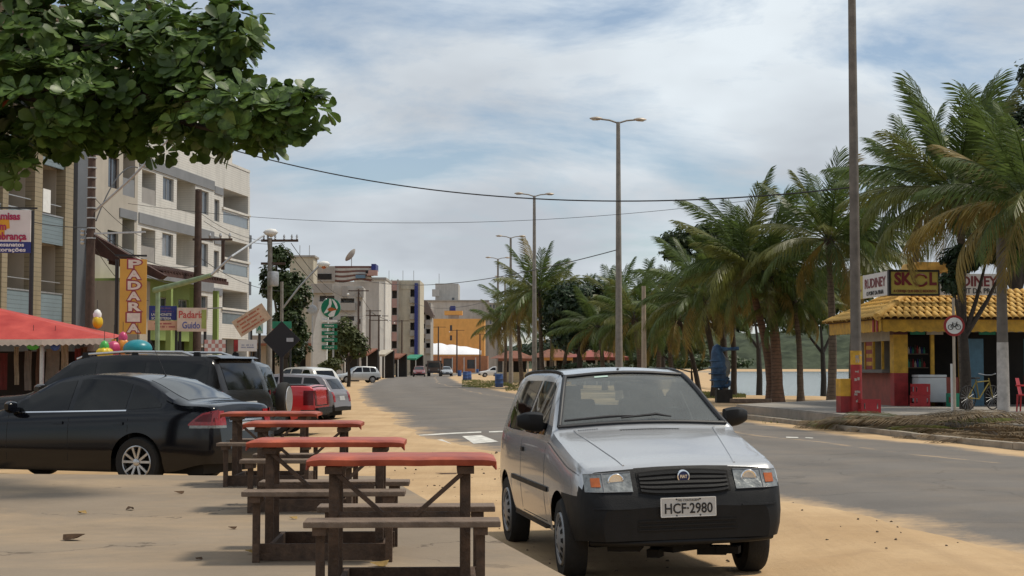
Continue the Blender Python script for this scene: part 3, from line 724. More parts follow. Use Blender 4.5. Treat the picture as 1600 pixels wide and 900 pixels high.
# side glass
def uno_zhi(x): return interp([(1.28, 1.0), (1.82, 1.375), (2.1, 1.385), (2.9, 1.378), (3.26, 1.33)])(x)
for v in ('left', 'right'):
    car.patch(v, 1.40, 2.22, .962, lambda x: min(uno_zhi(x), interp([(1.40, 1.02), (1.78, 1.36), (3, 1.40)])(x)), 'door_glass', m_side, .004, .0, 14, 5)
    car.patch(v, 2.31, 3.16, .962, lambda x: min(uno_zhi(x) - .01, interp([(2.3, 1.6), (2.95, 1.39), (3.16, 1.12)])(x)), 'quarter_glass', m_side, .004, .0, 14, 5)
    sg = 1 if v == 'left' else -1
    # door seams, rubbing strip, handle
    for x0, z0, z1 in ((1.245, .31, .93), (2.265, .33, .96)): car.patch(v, x0, x0 + .007, z0, z1, 'door_seam', m_dark, .0012, .004, 1, 10)
    car.patch(v, 1.245, 2.265, .305, .312, 'door_seam', m_dark, .0012, .004, 12, 1)
    car.patch(v, 1.10, 2.66, .545, .582, 'rubbing_strip', m_trim, .012, .01, 16, 2)
    car.patch(v, 2.13, 2.22, .80, .835, 'door_handle', m_trim, .014, .01, 3, 2)
    car.patch(v, 1.05, 2.70, .245, .285, 'sill_trim', m_trim, .004, .01, 12, 2)
    mirror(car, 1.47, 1.055, sg, sg * (.715), sc=.95)
    # headlamp: reflector bowl behind a lens, amber corner
    y0, y1 = (.375, .705) if sg > 0 else (-.705, -.375)
    zl = lambda y: .612 + .010 * abs(y); zh = lambda y: .752 - .010 * ((abs(y) - .375) / .33)
    car.patch('front', y0 - .008, y1 + .008, lambda y: zl(y) - .008, lambda y: zh(y) + .006, 'headlight_surround', m_trim, -.002, .03, 8, 3)
    hl = car.patch('front', y0, y1, zl, zh, 'headlight', m_lamp, .006, .02, 10, 5)
    ya, yb_ = (.60, .665) if sg > 0 else (-.665, -.60)
    car.patch('front', ya, yb_, lambda y: zl(y) + .035, lambda y: zh(y) - .03, 'indicator', m_orange, .012, .02, 4, 4, parent=hl)
    yc, yd = (.575, .583) if sg > 0 else (-.583, -.575)
    car.patch('front', yc, yd, lambda y: zl(y), lambda y: zh(y), 'divider', m_lensrim, .012, .02, 1, 4, parent=hl)
    bm_ = MB(); cyy = sg * .485; p, _ = car.hit((-3, cyy, .684), (1, 0, 0)); bm_.lathe([(.060, -.006), (.054, -.011), (.022, .002), (.001, .006)], (p.x, cyy, .684), axis='x', n=20); bm_.build('lamp_bowl', m_chrome, hl, smooth=50)
    for a_, b_, c_, d_ in ((y0, y1, 0, .007), (y0, y1, 1, -.007)):
        car.patch('front', a_, b_, (lambda y: zl(y)) if c_ == 0 else (lambda y: zh(y) - .004), (lambda y: zl(y) + .004) if c_ == 0 else (lambda y: zh(y)), 'lens_rim', m_lensrim, .011, .02, 8, 1, parent=hl)
    # hood crease (thin raised fold) and hood shut line
    car.patch('top', .185, 1.12, lambda x: sg * interp([(.18, .40), (1.12, .545)])(x), lambda x: sg * (interp([(.18, .415), (1.12, .560)])(x)), 'hood_fold', p_silver, .006, .002, 16, 2)
    mb = MB()
    for i in range(17): 
        x = .17 + .95 * i / 16; 
    car.patch(v, .22, 1.2, lambda x: car.ZB(x) - .034, lambda x: car.ZB(x) - .028, 'hood_seam', m_dark, .0012, .004, 16, 1)
    # lower fog recess corner edge
    car.patch('front', sg * .40 if sg > 0 else -.66, sg * .66 if sg > 0 else -.40, .50, .512, 'bumper_ridge', m_trim, .010, .01, 6, 1)
# grille: dark recess with five slats and the round badge
gf = lambda y: .757 - .02 * (abs(y) / .33) ** 2; gl_ = lambda y: .592 + .022 * (abs(y) / .33) ** 4
gr = car.patch('front', -.335, .335, lambda y: gl_(y) - .006, lambda y: gf(y) + .004, 'grille', m_under, .004, .02, 16, 6)
for k in range(5):
    f0 = .06 + k * .195
    car.patch('front', -.32, .32, lambda y: gl_(y) + (gf(y) - gl_(y)) * f0, lambda y: gl_(y) + (gf(y) - gl_(y)) * (f0 + .105), 'slat', m_trim, .019, .012, 16, 2, parent=gr)
p, _ = car.hit((-3, 0, .708), (1, 0, 0))
bd = MB(); bd.lathe([(.048, .01), (.048, -.022), (.045, -.030), (.038, -.031), (.036, -.026)], (p.x, 0, .708), axis='x', n=28); bo = bd.build('badge', m_chrome, gr, smooth=40, fixn=True)
bd = MB(); bd.lathe([(.037, -.0265), (.001, -.0285)], (p.x, 0, .708), axis='x', n=28); bd.build('badge_disc', mat('badge blue', (.015, .02, .09), .3, 0, .03), gr, smooth=40, fixn=True)
rotF = (pi / 2, 0, -pi / 2)
text('FIAT', .030, m_chrome, gr, (p.x - .031, 0, .708), rotF, 'badge_lettering', .0012, .001, .052)
# licence plate
pl = MB(); pl.box((-.022, 0, .505), (.012, .40, .135)); plo = pl.build('licence_plate', m_plate, car.root, bevel=.006)
fr_ = MB()
for yy, zz_, a_, b_ in ((0, .4405, .40, .006), (0, .5695, .40, .006), (.197, .505, .006, .135), (-.197, .505, .006, .135)): fr_.box((-.029, yy, zz_), (.004, a_, b_))
fr_.build('plate_rim', m_white, plo)
text('HCF·2980', .098, m_black, plo, (-.030, 0, .493), rotF, 'plate_number', .0016, .001, .345)
text('MG CONTAGEM', .022, m_black, plo, (-.030, 0, .552), rotF, 'plate_town', 0, .001, .15)
for yy, zz_ in ((-.085, .56), (.085, .56), (-.085, .447), (.085, .447)):
    mb = MB(); mb.lathe([(.007, .003), (.006, -.003), (.001, -.004)], (-.029, yy, zz_), axis='x', n=8); mb.build('bolt', m_dark, plo)
# lower intake, lip, hood vents, antenna sticker and sun visor / mirror inside
car.patch('front', -.36, .36, .335, .425, 'air_intake', m_under, .002, .02, 12, 3)
for k in range(3): car.patch('front', -.35, .35, .345 + k * .03, .355 + k * .03, 'intake_slat', m_trim, .008, .01, 12, 1)
mb = MB(); mb.tube([(.02 + .14 * (abs(y) / .66) ** 4, y, .262) for y in [-.66 + 1.32 * i / 20 for i in range(21)]], .024, 8); mb.build('bumper_lip', m_trim, car.root, smooth=60)
mb = MB()
for i in range(22):
    y = .20 - .45 * i / 21
    p, nn = car.hit((1.075, y, 4), (0, 0, -1)); mb.box((1.075, y, p.z + .001), (.03, .009, .004), (0, 0, .35))
mb.build('hood_vent', m_dark, car.root); mb = MB()
for i in range(9):
    y = .52 - .018 * i; p, nn = car.hit((1.12, y, 4), (0, 0, -1)); mb.box((1.12, y, p.z + .001), (.016, .008, .004))
mb.build('hood_vent', m_dark, car.root)
cab = MB(); cab.b2(1.0, 3.3, -.66, .66, .30, .36); cab.b2(3.25, 3.32, -.62, .62, .36, 1.0)
cab.build('cabin_floor', m_dash, car.root)
db = MB(); db.plateXZ([(1.02, .62), (1.62, .62), (1.62, .84), (1.50, .955), (1.20, .985), (1.06, .96)], -.63, .63); db.build('dashboard', m_dash, car.root, smooth=30, fixn=True)
dl = MB()
for sg in (1, -1): dl.box((2.2, sg * .665, .66), (2.2, .03, .56))
dl.build('door_lining', m_dash, car.root)
hl_ = MB(); hl_.box((2.55, 0, 1.375), (1.45, .88, .015)); hl_.build('headliner', mat('headliner cloth', (.30, .30, .29), .9), car.root)
for sg in (1, -1):
    st = MB(); st.box((2.02, sg * .34, .58), (.5, .46, .16)); st.box((2.30, sg * .34, .90), (.14, .46, .62), (0, .22, 0)); st.box((2.40, sg * .34, 1.235), (.09, .25, .18), (0, .22, 0))
    st.build('front_seat', m_seat, car.root, bevel=.035, smooth=50)
rs = MB(); rs.box((2.95, 0, .60), (.45, 1.1, .16)); rs.box((3.18, 0, .88), (.13, 1.1, .5), (0, .2, 0)); rs.build('rear_seat', m_seat, car.root, bevel=.03, smooth=50)
sw = MB(); cw = Vector((1.66, -.34, .985)); tl = R(62)
sw.tube([cw + Vector((cos(a) * .18 * -sin(R(28)), sin(a) * .18, cos(a) * .18 * cos(R(28)))) for a in [2 * pi * i / 24 for i in range(24)]], .014, 6, closed=True)
sw.bar(cw + Vector((0, -.17, 0)), cw + Vector((0, .17, 0)), .03, .02); sw.tube([cw, cw + Vector((-.25, 0, -.12))], .03, 8); sw.build('steering_wheel', m_dark, car.root, smooth=60)
rv_ = MB(); rv_.box((1.66, -.02, 1.325), (.03, .24, .07)); rv_.build('interior_mirror', m_dash, car.root, bevel=.01)
stk = MB(); q = wpt(1.71, -.42, .006); q2 = wpt(1.735, -.42, .006); stk.add([wpt(1.690, .50, .004), wpt(1.690, .28, .004), wpt(1.712, .28, .004), wpt(1.712, .50, .004)], [(0, 1, 2, 3)]); stk.build('windshield_sticker', mat('pale green sticker', (.45, .60, .52), .4), car.root)
for sg in (1, -1): car.patch('rear', *( (.56, .68) if sg > 0 else (-.68, -.56)), .60, .90, 'tail_light', m_redlens, .006, .01, 3, 4)
ant = MB(); p, _ = car.hit((1.86, .02, 4), (0, 0, -1)); ant.lathe([(.012, 0), (.009, .012), (.002, .016)], (1.86, .02, p.z - .002), n=8); ant.build('aerial_base', m_dark, car.root)
# black roof gutters
for sg in (1, -1):
    mb = MB(); mb.tube([(x, sg * (car.section(x)[car.kg + 1][0] + .005), car.section(x)[car.kg + 1][1] + .004) for x in [1.76 + 1.55 * i / 14 for i in range(15)]], .014, 6); mb.build('roof_gutter', m_trim, car.root, smooth=60)
eng = MB()
for q in range(14): eng.box((rnd(.3, 1.0), rnd(-.4, .45), rnd(.14, .24)), (rnd(.08, .25), rnd(.08, .3), rnd(.05, .1)), (0, 0, rnd(0, 3)))
eng.build('engine_underside', m_under, car.root)
# ------------------------------------------------------------------ the other cars
def hv(deg): return (-cos(R(deg)), sin(R(deg)))      # nose to the left and away
def no_b(x, y, z, k, s): return False
GRP = 'cars nosed in along the shop fronts'
# black saloon, nearest of the parked row
p_blk = paint('black car paint', (.004, .0045, .007), .0, .12, .0, .22, .3)
class Sedan(Car):
    style = 'alloy'; rim = .215
def place(rear_px, rear_Y, dist_back, deg, z, hw=.85):
    """nose position from where the near rear wheel stands"""
    d = hv(deg); x = XA(rear_px, rear_Y) + sin(R(deg)) * hw; return (x + d[0] * dist_back, rear_Y + cos(R(deg)) * hw + d[1] * dist_back, z)
sed = Sedan('parked_car', 'glossy black four-door saloon at left behind the raised pavement', place(216, 19.7, 3.50, 20, -.10), hv(20), 4.62,
    [(0, .58), (.05, .70), (.2, .80), (.6, .865), (2.3, .88), (3.8, .87), (4.3, .83), (4.5, .76), (4.62, .62)],
    [(0, .45), (.03, .60), (.10, .70), (.2, .76), (.8, .88), (1.25, .97), (1.35, 1.0), (2.15, 1.40), (2.35, 1.435), (2.75, 1.455), (3.2, 1.435), (3.45, 1.39), (4.0, 1.14), (4.15, 1.09), (4.42, 1.075), (4.52, 1.05), (4.585, .85), (4.62, .5)],
    [(0, .45), (.2, .68), (.8, .80), (1.4, .90), (2.5, .945), (3.6, .985), (4.3, 1.0), (4.62, .95)], .20,
    [(0, .5), (2.1, .56), (2.7, .60), (3.4, .58), (4.62, .6)], (.88, 3.50), .325, p_blk, (1.35, 4.0), GRP, bz=.5, tire_w=.215)
for v in ('left', 'right'):
    zh = lambda x: interp([(1.5, 1.02), (2.15, 1.335), (2.6, 1.385), (3.1, 1.365), (3.5, 1.27), (3.85, 1.06)])(x)
    zl = lambda x: interp([(1.5, .955), (3.4, 1.0), (3.85, 1.03)])(x)
    sed.patch(v, 1.62, 2.42, zl, zh, 'door_glass', m_tint, .004, .01, 12, 4); sed.patch(v, 2.50, 3.30, zl, zh, 'door_glass', m_tint, .004, .01, 12, 4); sed.patch(v, 3.34, 3.82, zl, zh, 'quarter_glass', m_tint, .004, .01, 8, 4)
    sed.patch(v, 1.55, 3.32, lambda x: zl(x) - .022, lambda x: zl(x) - .006, 'chrome_strip', m_chrome, .006, .008, 14, 1)
    for x0 in (1.50, 2.46, 3.36): sed.patch(v, x0, x0 + .006, .32, .95 if x0 > 3 else .95, 'door_seam', m_under, .001, .004, 1, 8)
    for x0 in (2.22, 3.14): sed.patch(v, x0, x0 + .16, .80, .835, 'door_handle', p_blk, .02, .01, 3, 2)
    sg = 1 if v == 'left' else -1; mirror(sed, 1.62, 1.0, sg, sg * .80, p_blk)
sed.patch('top', 3.50, 4.05, -.52, .52, 'rear_glass', m_tint2, .005, .01, 8, 8)
for sg in (1, -1):
    v = 'left' if sg > 0 else 'right'
    a = sed.patch(v, 4.24, 4.58, lambda x: interp([(4.24, .80), (4.58, .80)])(x), lambda x: interp([(4.24, .82), (4.40, .955), (4.58, 1.0)])(x), 'tail_light', m_redlens, .006, .012, 6, 4)
    sed.patch(v, 4.33, 4.55, lambda x: .85, lambda x: interp([(4.33, .87), (4.42, .935), (4.55, .965)])(x), 'lamp_inner', mat('dark red lens', (.09, .004, .006), .2, 0, .2, 25), .008, .012, 5, 3, parent=a)
    sed.patch(v, 4.26, 4.58, .768, .803, 'reversing_light', m_lamp, .007, .012, 6, 2)
    y = (.50, .70) if sg > 0 else (-.70, -.50)
    sed.patch('rear', *y, .80, .985, 'tail_light', m_redlens, .008, .012, 4, 4); sed.patch('rear', *y, .768, .803, 'reversing_light', m_lamp, .008, .012, 4, 2)
sed.patch('rear', -.42, .42, .845, .872, 'chrome_bar', m_chrome, .012, .01, 8, 1)
sed.patch('rear', -.20, .20, .72, .83, 'licence_plate', m_plate, .01, .01, 4, 2)
sed.patch('rear', -.7, .7, .60, .607, 'bumper_seam', m_under, .002, .004, 8, 1)
mb = MB(); p, _ = sed.hit((3.38, 0, 4), (0, 0, -1)); mb.tube([(3.38, 0, p.z - .01), (3.36, 0, p.z + .03), (3.12, 0, p.z + .50)], [.014, .006, .002], 6); mb.build('aerial', m_dark, sed.root)
# black off-roader with roof rails
p_suv = paint('dusty black paint', (.006, .006, .007), 0, .2, .04, .25, .3)
class Suv(Car):
    style = 'alloy'; rim = .22
suv = Suv('parked_car', 'big black off-road wagon with silver roof rails parked beyond the black saloon', place(262, 22.9, 3.73, 17, -.10), hv(17), 4.72,
    [(0, .66), (.05, .76), (.2, .86), (.6, .91), (2.3, .925), (4.0, .915), (4.5, .88), (4.65, .82), (4.72, .74)],
    [(0, .5), (.05, .85), (.12, .98), (.3, 1.05), (1.2, 1.13), (1.35, 1.17), (2.05, 1.66), (2.3, 1.71), (3.0, 1.735), (4.2, 1.71), (4.38, 1.67), (4.62, 1.15), (4.68, .9), (4.72, .5)],
    [(0, .5), (.2, .92), (1.2, 1.06), (2, 1.09), (4.3, 1.12), (4.72, 1.1)], .28,
    [(0, .6), (2, .66), (3, .70), (4.3, .69), (4.72, .66)], (.88, 3.73), .37, p_suv, (1.35, 4.5), GRP, bz=.55, tire_w=.24)
for v in ('left', 'right'):
    zh = lambda x: interp([(1.55, 1.2), (2.1, 1.57), (2.5, 1.615), (4.1, 1.60), (4.35, 1.56), (4.5, 1.2)])(x)
    suv.patch(v, 1.62, 2.45, 1.13, zh, 'door_glass', m_tint, .004, .01, 10, 4); suv.patch(v, 2.53, 3.30, 1.135, zh, 'door_glass', m_tint, .004, .01, 10, 4); suv.patch(v, 3.38, 4.36, 1.145, zh, 'quarter_glass', m_tint, .004, .01, 10, 4)
    for x0 in (1.5, 2.49, 3.34): suv.patch(v, x0, x0 + .007, .4, 1.1, 'door_seam', m_under, .001, .004, 1, 8)
    sg = 1 if v == 'left' else -1; mirror(suv, 1.7, 1.17, sg, sg * .87, p_suv, 1.25)
    mb = MB(); yy = sg * .62
    mb.tube([(2.05, yy, 1.66), (2.25, yy, 1.735), (2.9, yy, 1.772), (3.85, yy, 1.765), (4.1, yy, 1.69)], .02, 8); rl = mb.build('roof_rail', m_alloy, suv.root, smooth=50)
    for x in (2.2, 3.05, 4.1):
        mb = MB(); mb.box((x, yy, 1.72), (.12, .05, .09), tap=.7); mb.build('rail_foot', m_trim, rl)
    suv.patch(v, 4.42, 4.62, .95, 1.18, 'tail_light', m_redlens, .006, .01, 3, 3)
suv.patch('rear', -.58, .58, 1.2, 1.6, 'rear_glass', m_tint, .006, .01, 8, 4); suv.patch('rear', -.72, .72, .55, .70, 'rear_bumper', m_trim, .06, .01, 8, 2)
suv.patch('rear', -.22, .22, .9, 1.02, 'licence_plate', m_plate, .02, .01, 4, 2)
mb = MB(); mb.plateXZ([(4.12, 1.70), (4.42, 1.70), (4.50, 1.672), (4.40, 1.655), (4.2, 1.675)], -.62, .62); mb.build('roof_spoiler', p_suv, suv.root, smooth=40, fixn=True)
# small black hatch-wagon with spare wheel on the tail
p_dk = paint('black wagon paint', (.007, .007, .009), 0, .15, .02, .25, .3)
class Eco(Car):
    style = 'hub'; rim = .20
def hatch(cls, name, label, loc, head, pm, L_=3.9, hgt=1.42, wid=.80, bumper=None, grp=GRP, wr=.29, wag=0, roof2=None, glass=m_tint, detail=1, belt=.93, sill=.25, cat='car', bz=.5, tail=0):
    fx, rx = L_ * .195, L_ * .80
    top = [(0, .45), (.04, .60), (.1, .70), (.18, .76), (L_ * .25, .90), (L_ * .285, .95), (L_ * .45, hgt - .04), (L_ * .52, hgt - .005), (L_ * .62, hgt), (L_ * .86 + wag, hgt - .05), (L_ * .895 + wag, hgt - .10), (L_ * .965, belt + .02), (L_ * .985, .8), (L_, .48)]
    c = cls(name, label, loc, head, L_, [(0, wid * .78), (.04, wid * .86), (.15, wid * .95), (.5, wid), (L_ * .7, wid), (L_ * .92, wid * .96), (L_ * .97, wid * .92), (L_, wid * .84)], top,
        [(0, .45), (.2, .70), (L_ * .25, .84), (L_ * .33, belt - .02), (L_ * .8, belt + .02), (L_, belt)], sill, [(0, wid * .65), (L_ * .45, wid * .66), (L_ * .6, wid * .71), (L_, wid * .68)], (fx, rx), wr, pm, (L_ * .29, L_ * .93), grp, bz=bz, bumper=bumper, detail=detail, tire_w=.17)
    zh = lambda x: min(hgt - .075, interp([(L_ * .33, belt + .03), (L_ * .455, hgt - .10), (L_ * .6, hgt - .07), (L_ * .84 + wag, hgt - .11), (L_ * .92 + wag * .6, belt + .08)])(x))
    for v in ('left', 'right'):
        c.patch(v, L_ * .36, L_ * .555, belt + .015, zh, 'door_glass', glass, .004, .01, 8, 4); c.patch(v, L_ * .575, L_ * .74, belt + .015, zh, 'door_glass', glass, .004, .01, 8, 4); c.patch(v, L_ * .755, L_ * .885 + wag * .4, belt + .02, zh, 'quarter_glass', glass, .004, .01, 6, 4)
        if detail:
            for x0 in (L_ * .33, L_ * .565): c.patch(v, x0, x0 + .008, sill + .06, belt - .02, 'door_seam', m_under, .001, .004, 1, 8)
            sg = 1 if v == 'left' else -1; mirror(c, L_ * .36, belt + .05, sg, sg * (wid - .06))
    c.patch('rear', -wid * .58, wid * .58, belt + .06, hgt - .14, 'rear_glass', glass, .006, .01, 6, 4)
    wsx = [L_ * .30, L_ * .44]
    c.patch('top', wsx[0], wsx[1], lambda x: -interp([(wsx[0], wid * .80), (wsx[1], wid * .62)])(x), lambda x: interp([(wsx[0], wid * .80), (wsx[1], wid * .62)])(x), 'windshield', m_tint2, .006, .01, 6, 8)
    for sg in (1, -1):
        y = (wid * .50, wid * .82) if sg > 0 else (-wid * .82, -wid * .50)
        c.patch('front', *y, .58, .70, 'headlight', m_lamp, .008, .012, 4, 3)
        y = (wid * .68, wid * .86) if sg > 0 else (-wid * .86, -wid * .68)
        c.patch('rear', *y, .62, .90, 'tail_light', m_redlens, .008, .012, 4, 4)
    c.patch('rear', -.2, .2, .66, .78, 'licence_plate', m_plate, .012, .01, 3, 2)
    c.patch('front', -.25, .25, .50, .60, 'grille', m_under, .006, .01, 4, 2)
    return c
def blk_b(x, y, z, k, s): return (x < .18 and z < .5 and k < 10) or (x > s.Lg - .42 and z < .53 and k < 10)
def nose_at(px, Y, deg, L_, z=-.1, rear=True):
    d = hv(deg); x = XA(px, Y); return (x + d[0] * L_, Y + d[1] * L_, z)
eco = hatch(Eco, 'parked_car', 'black tall wagon with a spare wheel on its tail, between off-roader and red pickup', nose_at(433, 28.2, 6, 4.05, -.08), hv(6), p_dk, 4.05, 1.66, .84, blk_b, wr=.32, wag=.12, belt=1.08, sill=.33, bz=.6)
mb = MB(); mb.lathe([(.001, .0), (.2, .0), (.30, .02), (.32, .06), (.32, .15), (.30, .19), (.001, .20)], (4.05, .12, .92), axis='x', n=28); mb.build('spare_wheel', m_tyre, eco.root, smooth=40, fixn=True)
mb = MB(); mb.lathe([(.245, .202), (.235, .212), (.001, .215)], (4.05, .12, .92), axis='x', n=28); mb.build('spare_cover', m_alloy, eco.root, smooth=40, fixn=True)
eco.patch('rear', .50, .74, .82, 1.12, 'tail_light', m_redlens, .02, .012, 4, 4); eco.patch('right', 3.72, 3.98, .84, 1.10, 'tail_light', m_redlens, .008, .012, 4, 4); eco.patch('left', 3.72, 3.98, .84, 1.10, 'tail_light', m_redlens, .008, .012, 4, 4)
# red pickup
p_red = paint('red pickup paint', (.42, .012, .018), 0, .25, .05)
def pick_b(x, y, z, k, s): return (x < .18 and z < .5 and k < 10) or (x > s.Lg - .3 and z < .56 and k < 10)
LP = 4.42
pk = Eco('pickup_truck', 'small red pickup with a black cargo cover parked past the black wagon', nose_at(505, 34.5, 5, LP, -.06), hv(5), LP,
    [(0, .62), (.05, .70), (.2, .77), (.6, .82), (3.5, .83), (4.2, .81), (LP, .76)],
    [(0, .45), (.04, .60), (.1, .72), (.2, .78), (1.0, .93), (1.15, .98), (1.8, 1.45), (2.0, 1.50), (2.35, 1.49), (2.5, 1.42), (2.62, 1.11), (2.7, 1.09), (4.3, 1.09), (4.38, .95), (LP, .5)],
    [(0, .45), (.2, .70), (1.0, .86), (1.4, .96), (2.6, 1.0), (4.0, 1.07), (LP, 1.02)], .30, [(0, .5), (1.8, .54), (2.4, .57), (LP, .6)], (.80, 3.52), .31, p_red, (1.1, 2.6), GRP, bz=.56, bumper=pick_b, cat='pickup')
for v in ('left', 'right'):
    pk.patch(v, 1.55, 2.32, 1.0, lambda x: interp([(1.5, 1.05), (1.9, 1.42), (2.32, 1.42)])(x), 'door_glass', m_tint, .004, .01, 8, 4)
    pk.patch(v, 4.16, 4.38, .66, .98, 'tail_light', mat('dark red lens', (.09, .004, .006), .2, 0, .2, 25), .006, .012, 3, 4); pk.patch(v, 3.12, 3.92, .60, lambda x: .60 + .09 * sqrt(max(0, 1 - ((x - 3.52) / .4) ** 2)), 'arch_trim', m_trim, .014, .01, 12, 2)
    sg = 1 if v == 'left' else -1; mirror(pk, 1.55, 1.05, sg, sg * .76)
pk.patch('top', 2.74, 4.34, -.68, .68, 'cargo_cover', m_trim, .02, .01, 8, 6); pk.patch('rear', -.6, .6, .64, .66, 'tailgate_seam', m_under, .003, .004, 6, 1); m_dlens = mat('dark red lens', (.09, .004, .006), .2, 0, .2, 25)
for y_ in ((-.74, -.56), (.56, .74)): pk.patch('rear', *y_, .66, .98, 'tail_light', m_dlens, .012, .01, 3, 4)
pk.patch('rear', -.74, .74, .40, .60, 'rear_bumper_bar', m_trim, .07, .01, 8, 3)
mb = MB()
for sg in (1, -1): mb.tube([(2.62, sg * .62, 1.1), (2.66, sg * .60, 1.35), (2.55, sg * .52, 1.5)], .02, 6)
mb.tube([(2.55, -.52, 1.5), (2.55, .52, 1.5)], .02, 6); mb.build('roll_bar', m_dark, pk.root)
# grey hatch, end of the near row
p_gol = paint('grey lilac metallic paint', (.20, .185, .195), .35, .35, .12)
gol = hatch(Eco, 'parked_car', 'grey hatchback with black bumpers at the open end of the parked row', nose_at(537, 43.5, 14, 3.88, -.16), hv(14), p_gol, 3.88, 1.40, .79, blk_b, wr=.29, belt=.92)
# white wagon and silver hatch further along
p_wht = paint('white car paint', (.62, .62, .60), 0, .35, .12)
wh = hatch(Eco, 'parked_car', 'white hatchback half hidden behind the grey hatch', nose_at(516, 62, 40, 3.75, -.03), hv(40), p_wht, 3.75, 1.46, .80, blk_b, wr=.29, belt=.93, detail=1)
p_sil2 = paint('pale silver paint', (.47, .49, .50), .4, .35, .1)
d_ = (-.93, -.36)
sv = hatch(Eco, 'parked_car', 'pale silver hatchback standing on sand with its nose to the left', (XA(528, 138), 137, 0), d_, p_sil2, 3.9, 1.48, .82, blk_b, grp='cars further down the street', wr=.30, belt=.95, detail=1)
# traffic at the far bend
GF = 'cars further down the street'
class Far(Car):
    style = 'hub'
p_wine = paint('wine red paint', (.17, .02, .022), 0, .35, .1); p_lt = paint('light blue grey paint', (.38, .41, .44), .3, .35, .1); p_dkb = paint('dark blue paint', (.02, .03, .06), 0, .3, .05)
hatch(Far, 'driving_car', 'wine red hatchback coming round the far bend', (XA(655, 212), 212, .03), (.05, -1), p_wine, 3.8, 1.50, .86, blk_b, GF, detail=0)
hatch(Far, 'driving_car', 'light grey car on the far bend right of the dark truck', (XA(699, 228), 228, .03), (.12, -1), p_lt, 4.2, 1.45, .86, blk_b, GF, detail=0)
hatch(Far, 'parked_car', 'pale car at the far left verge beside the wine red car', (XA(646, 262), 262, .03), (.0, -1), p_lt, 4.2, 1.45, .86, blk_b, GF, detail=0)
hatch(Far, 'parked_car', 'white car side-on beyond the blue barrels near the white tent', (XA(748, 215), 215, 0), (-1, -.12), p_wht, 4.2, 1.45, .86, blk_b, GF, detail=0)
hatch(Far, 'parked_car', 'dark blue car at the end of the sandy verge beside the palms', (XA(772, 190), 190, 0), (-1, -.15), p_dkb, 3.6, 1.4, .84, blk_b, GF, detail=0)
tr = thing('truck', 'dark brown flatbed truck seen head-on at the far bend', 'truck', (XA(678, 222), 222, .03), 0, GF)
m_trk = paint('dark brown truck paint', (.05, .028, .022), 0, .4, .2)
mb = MB(); mb.plateXZ([(-.98, .55), (.98, .55), (1.0, 1.25), (.86, 2.1), (.75, 2.2), (-.75, 2.2), (-.86, 2.1), (-1.0, 1.25)], 0, 1.6); mb.build('cab', m_trk, tr, bevel=.04)
mb = MB(); mb.plateXZ([(-.88, 1.3), (.88, 1.3), (.78, 2.0), (-.78, 2.0)], -.02, .1); mb.build('windshield', m_tint2, tr)
mb = MB(); mb.b2(-1.1, 1.1, 1.7, 5.6, .95, 1.15); mb.b2(-1.1, -1.05, 1.7, 5.6, 1.15, 1.9); mb.b2(1.05, 1.1, 1.7, 5.6, 1.15, 1.9); mb.b2(-1.05, 1.05, 1.7, 1.75, 1.15, 2.3); mb.build('cargo_bed', m_wood, tr)
mb = MB(); mb.b2(-1.0, 1.0, -.12, 0, .5, .75); mb.build('bumper', m_dark, tr)
for x in (-.85, .85):
    for y in (.7, 4.4):
        mb = MB(); mb.lathe([(.001, -.13), (.25, -.13), (.42, -.12), (.42, .12), (.25, .13), (.001, .13)], (x, y, .42), axis='x', n=18); mb.build('wheel', m_tyre, tr)
    mb = MB(); mb.lathe([(.001, -.03), (.13, -.02), (.13, .02)], (x * .8, -.03, .98), axis='y', n=12); mb.build('headlight', m_lamp, tr)
    mb = MB(); mb.box((x * 1.32, .25, 1.6), (.22, .05, .35)); mb.build('mirror', m_dark, tr)
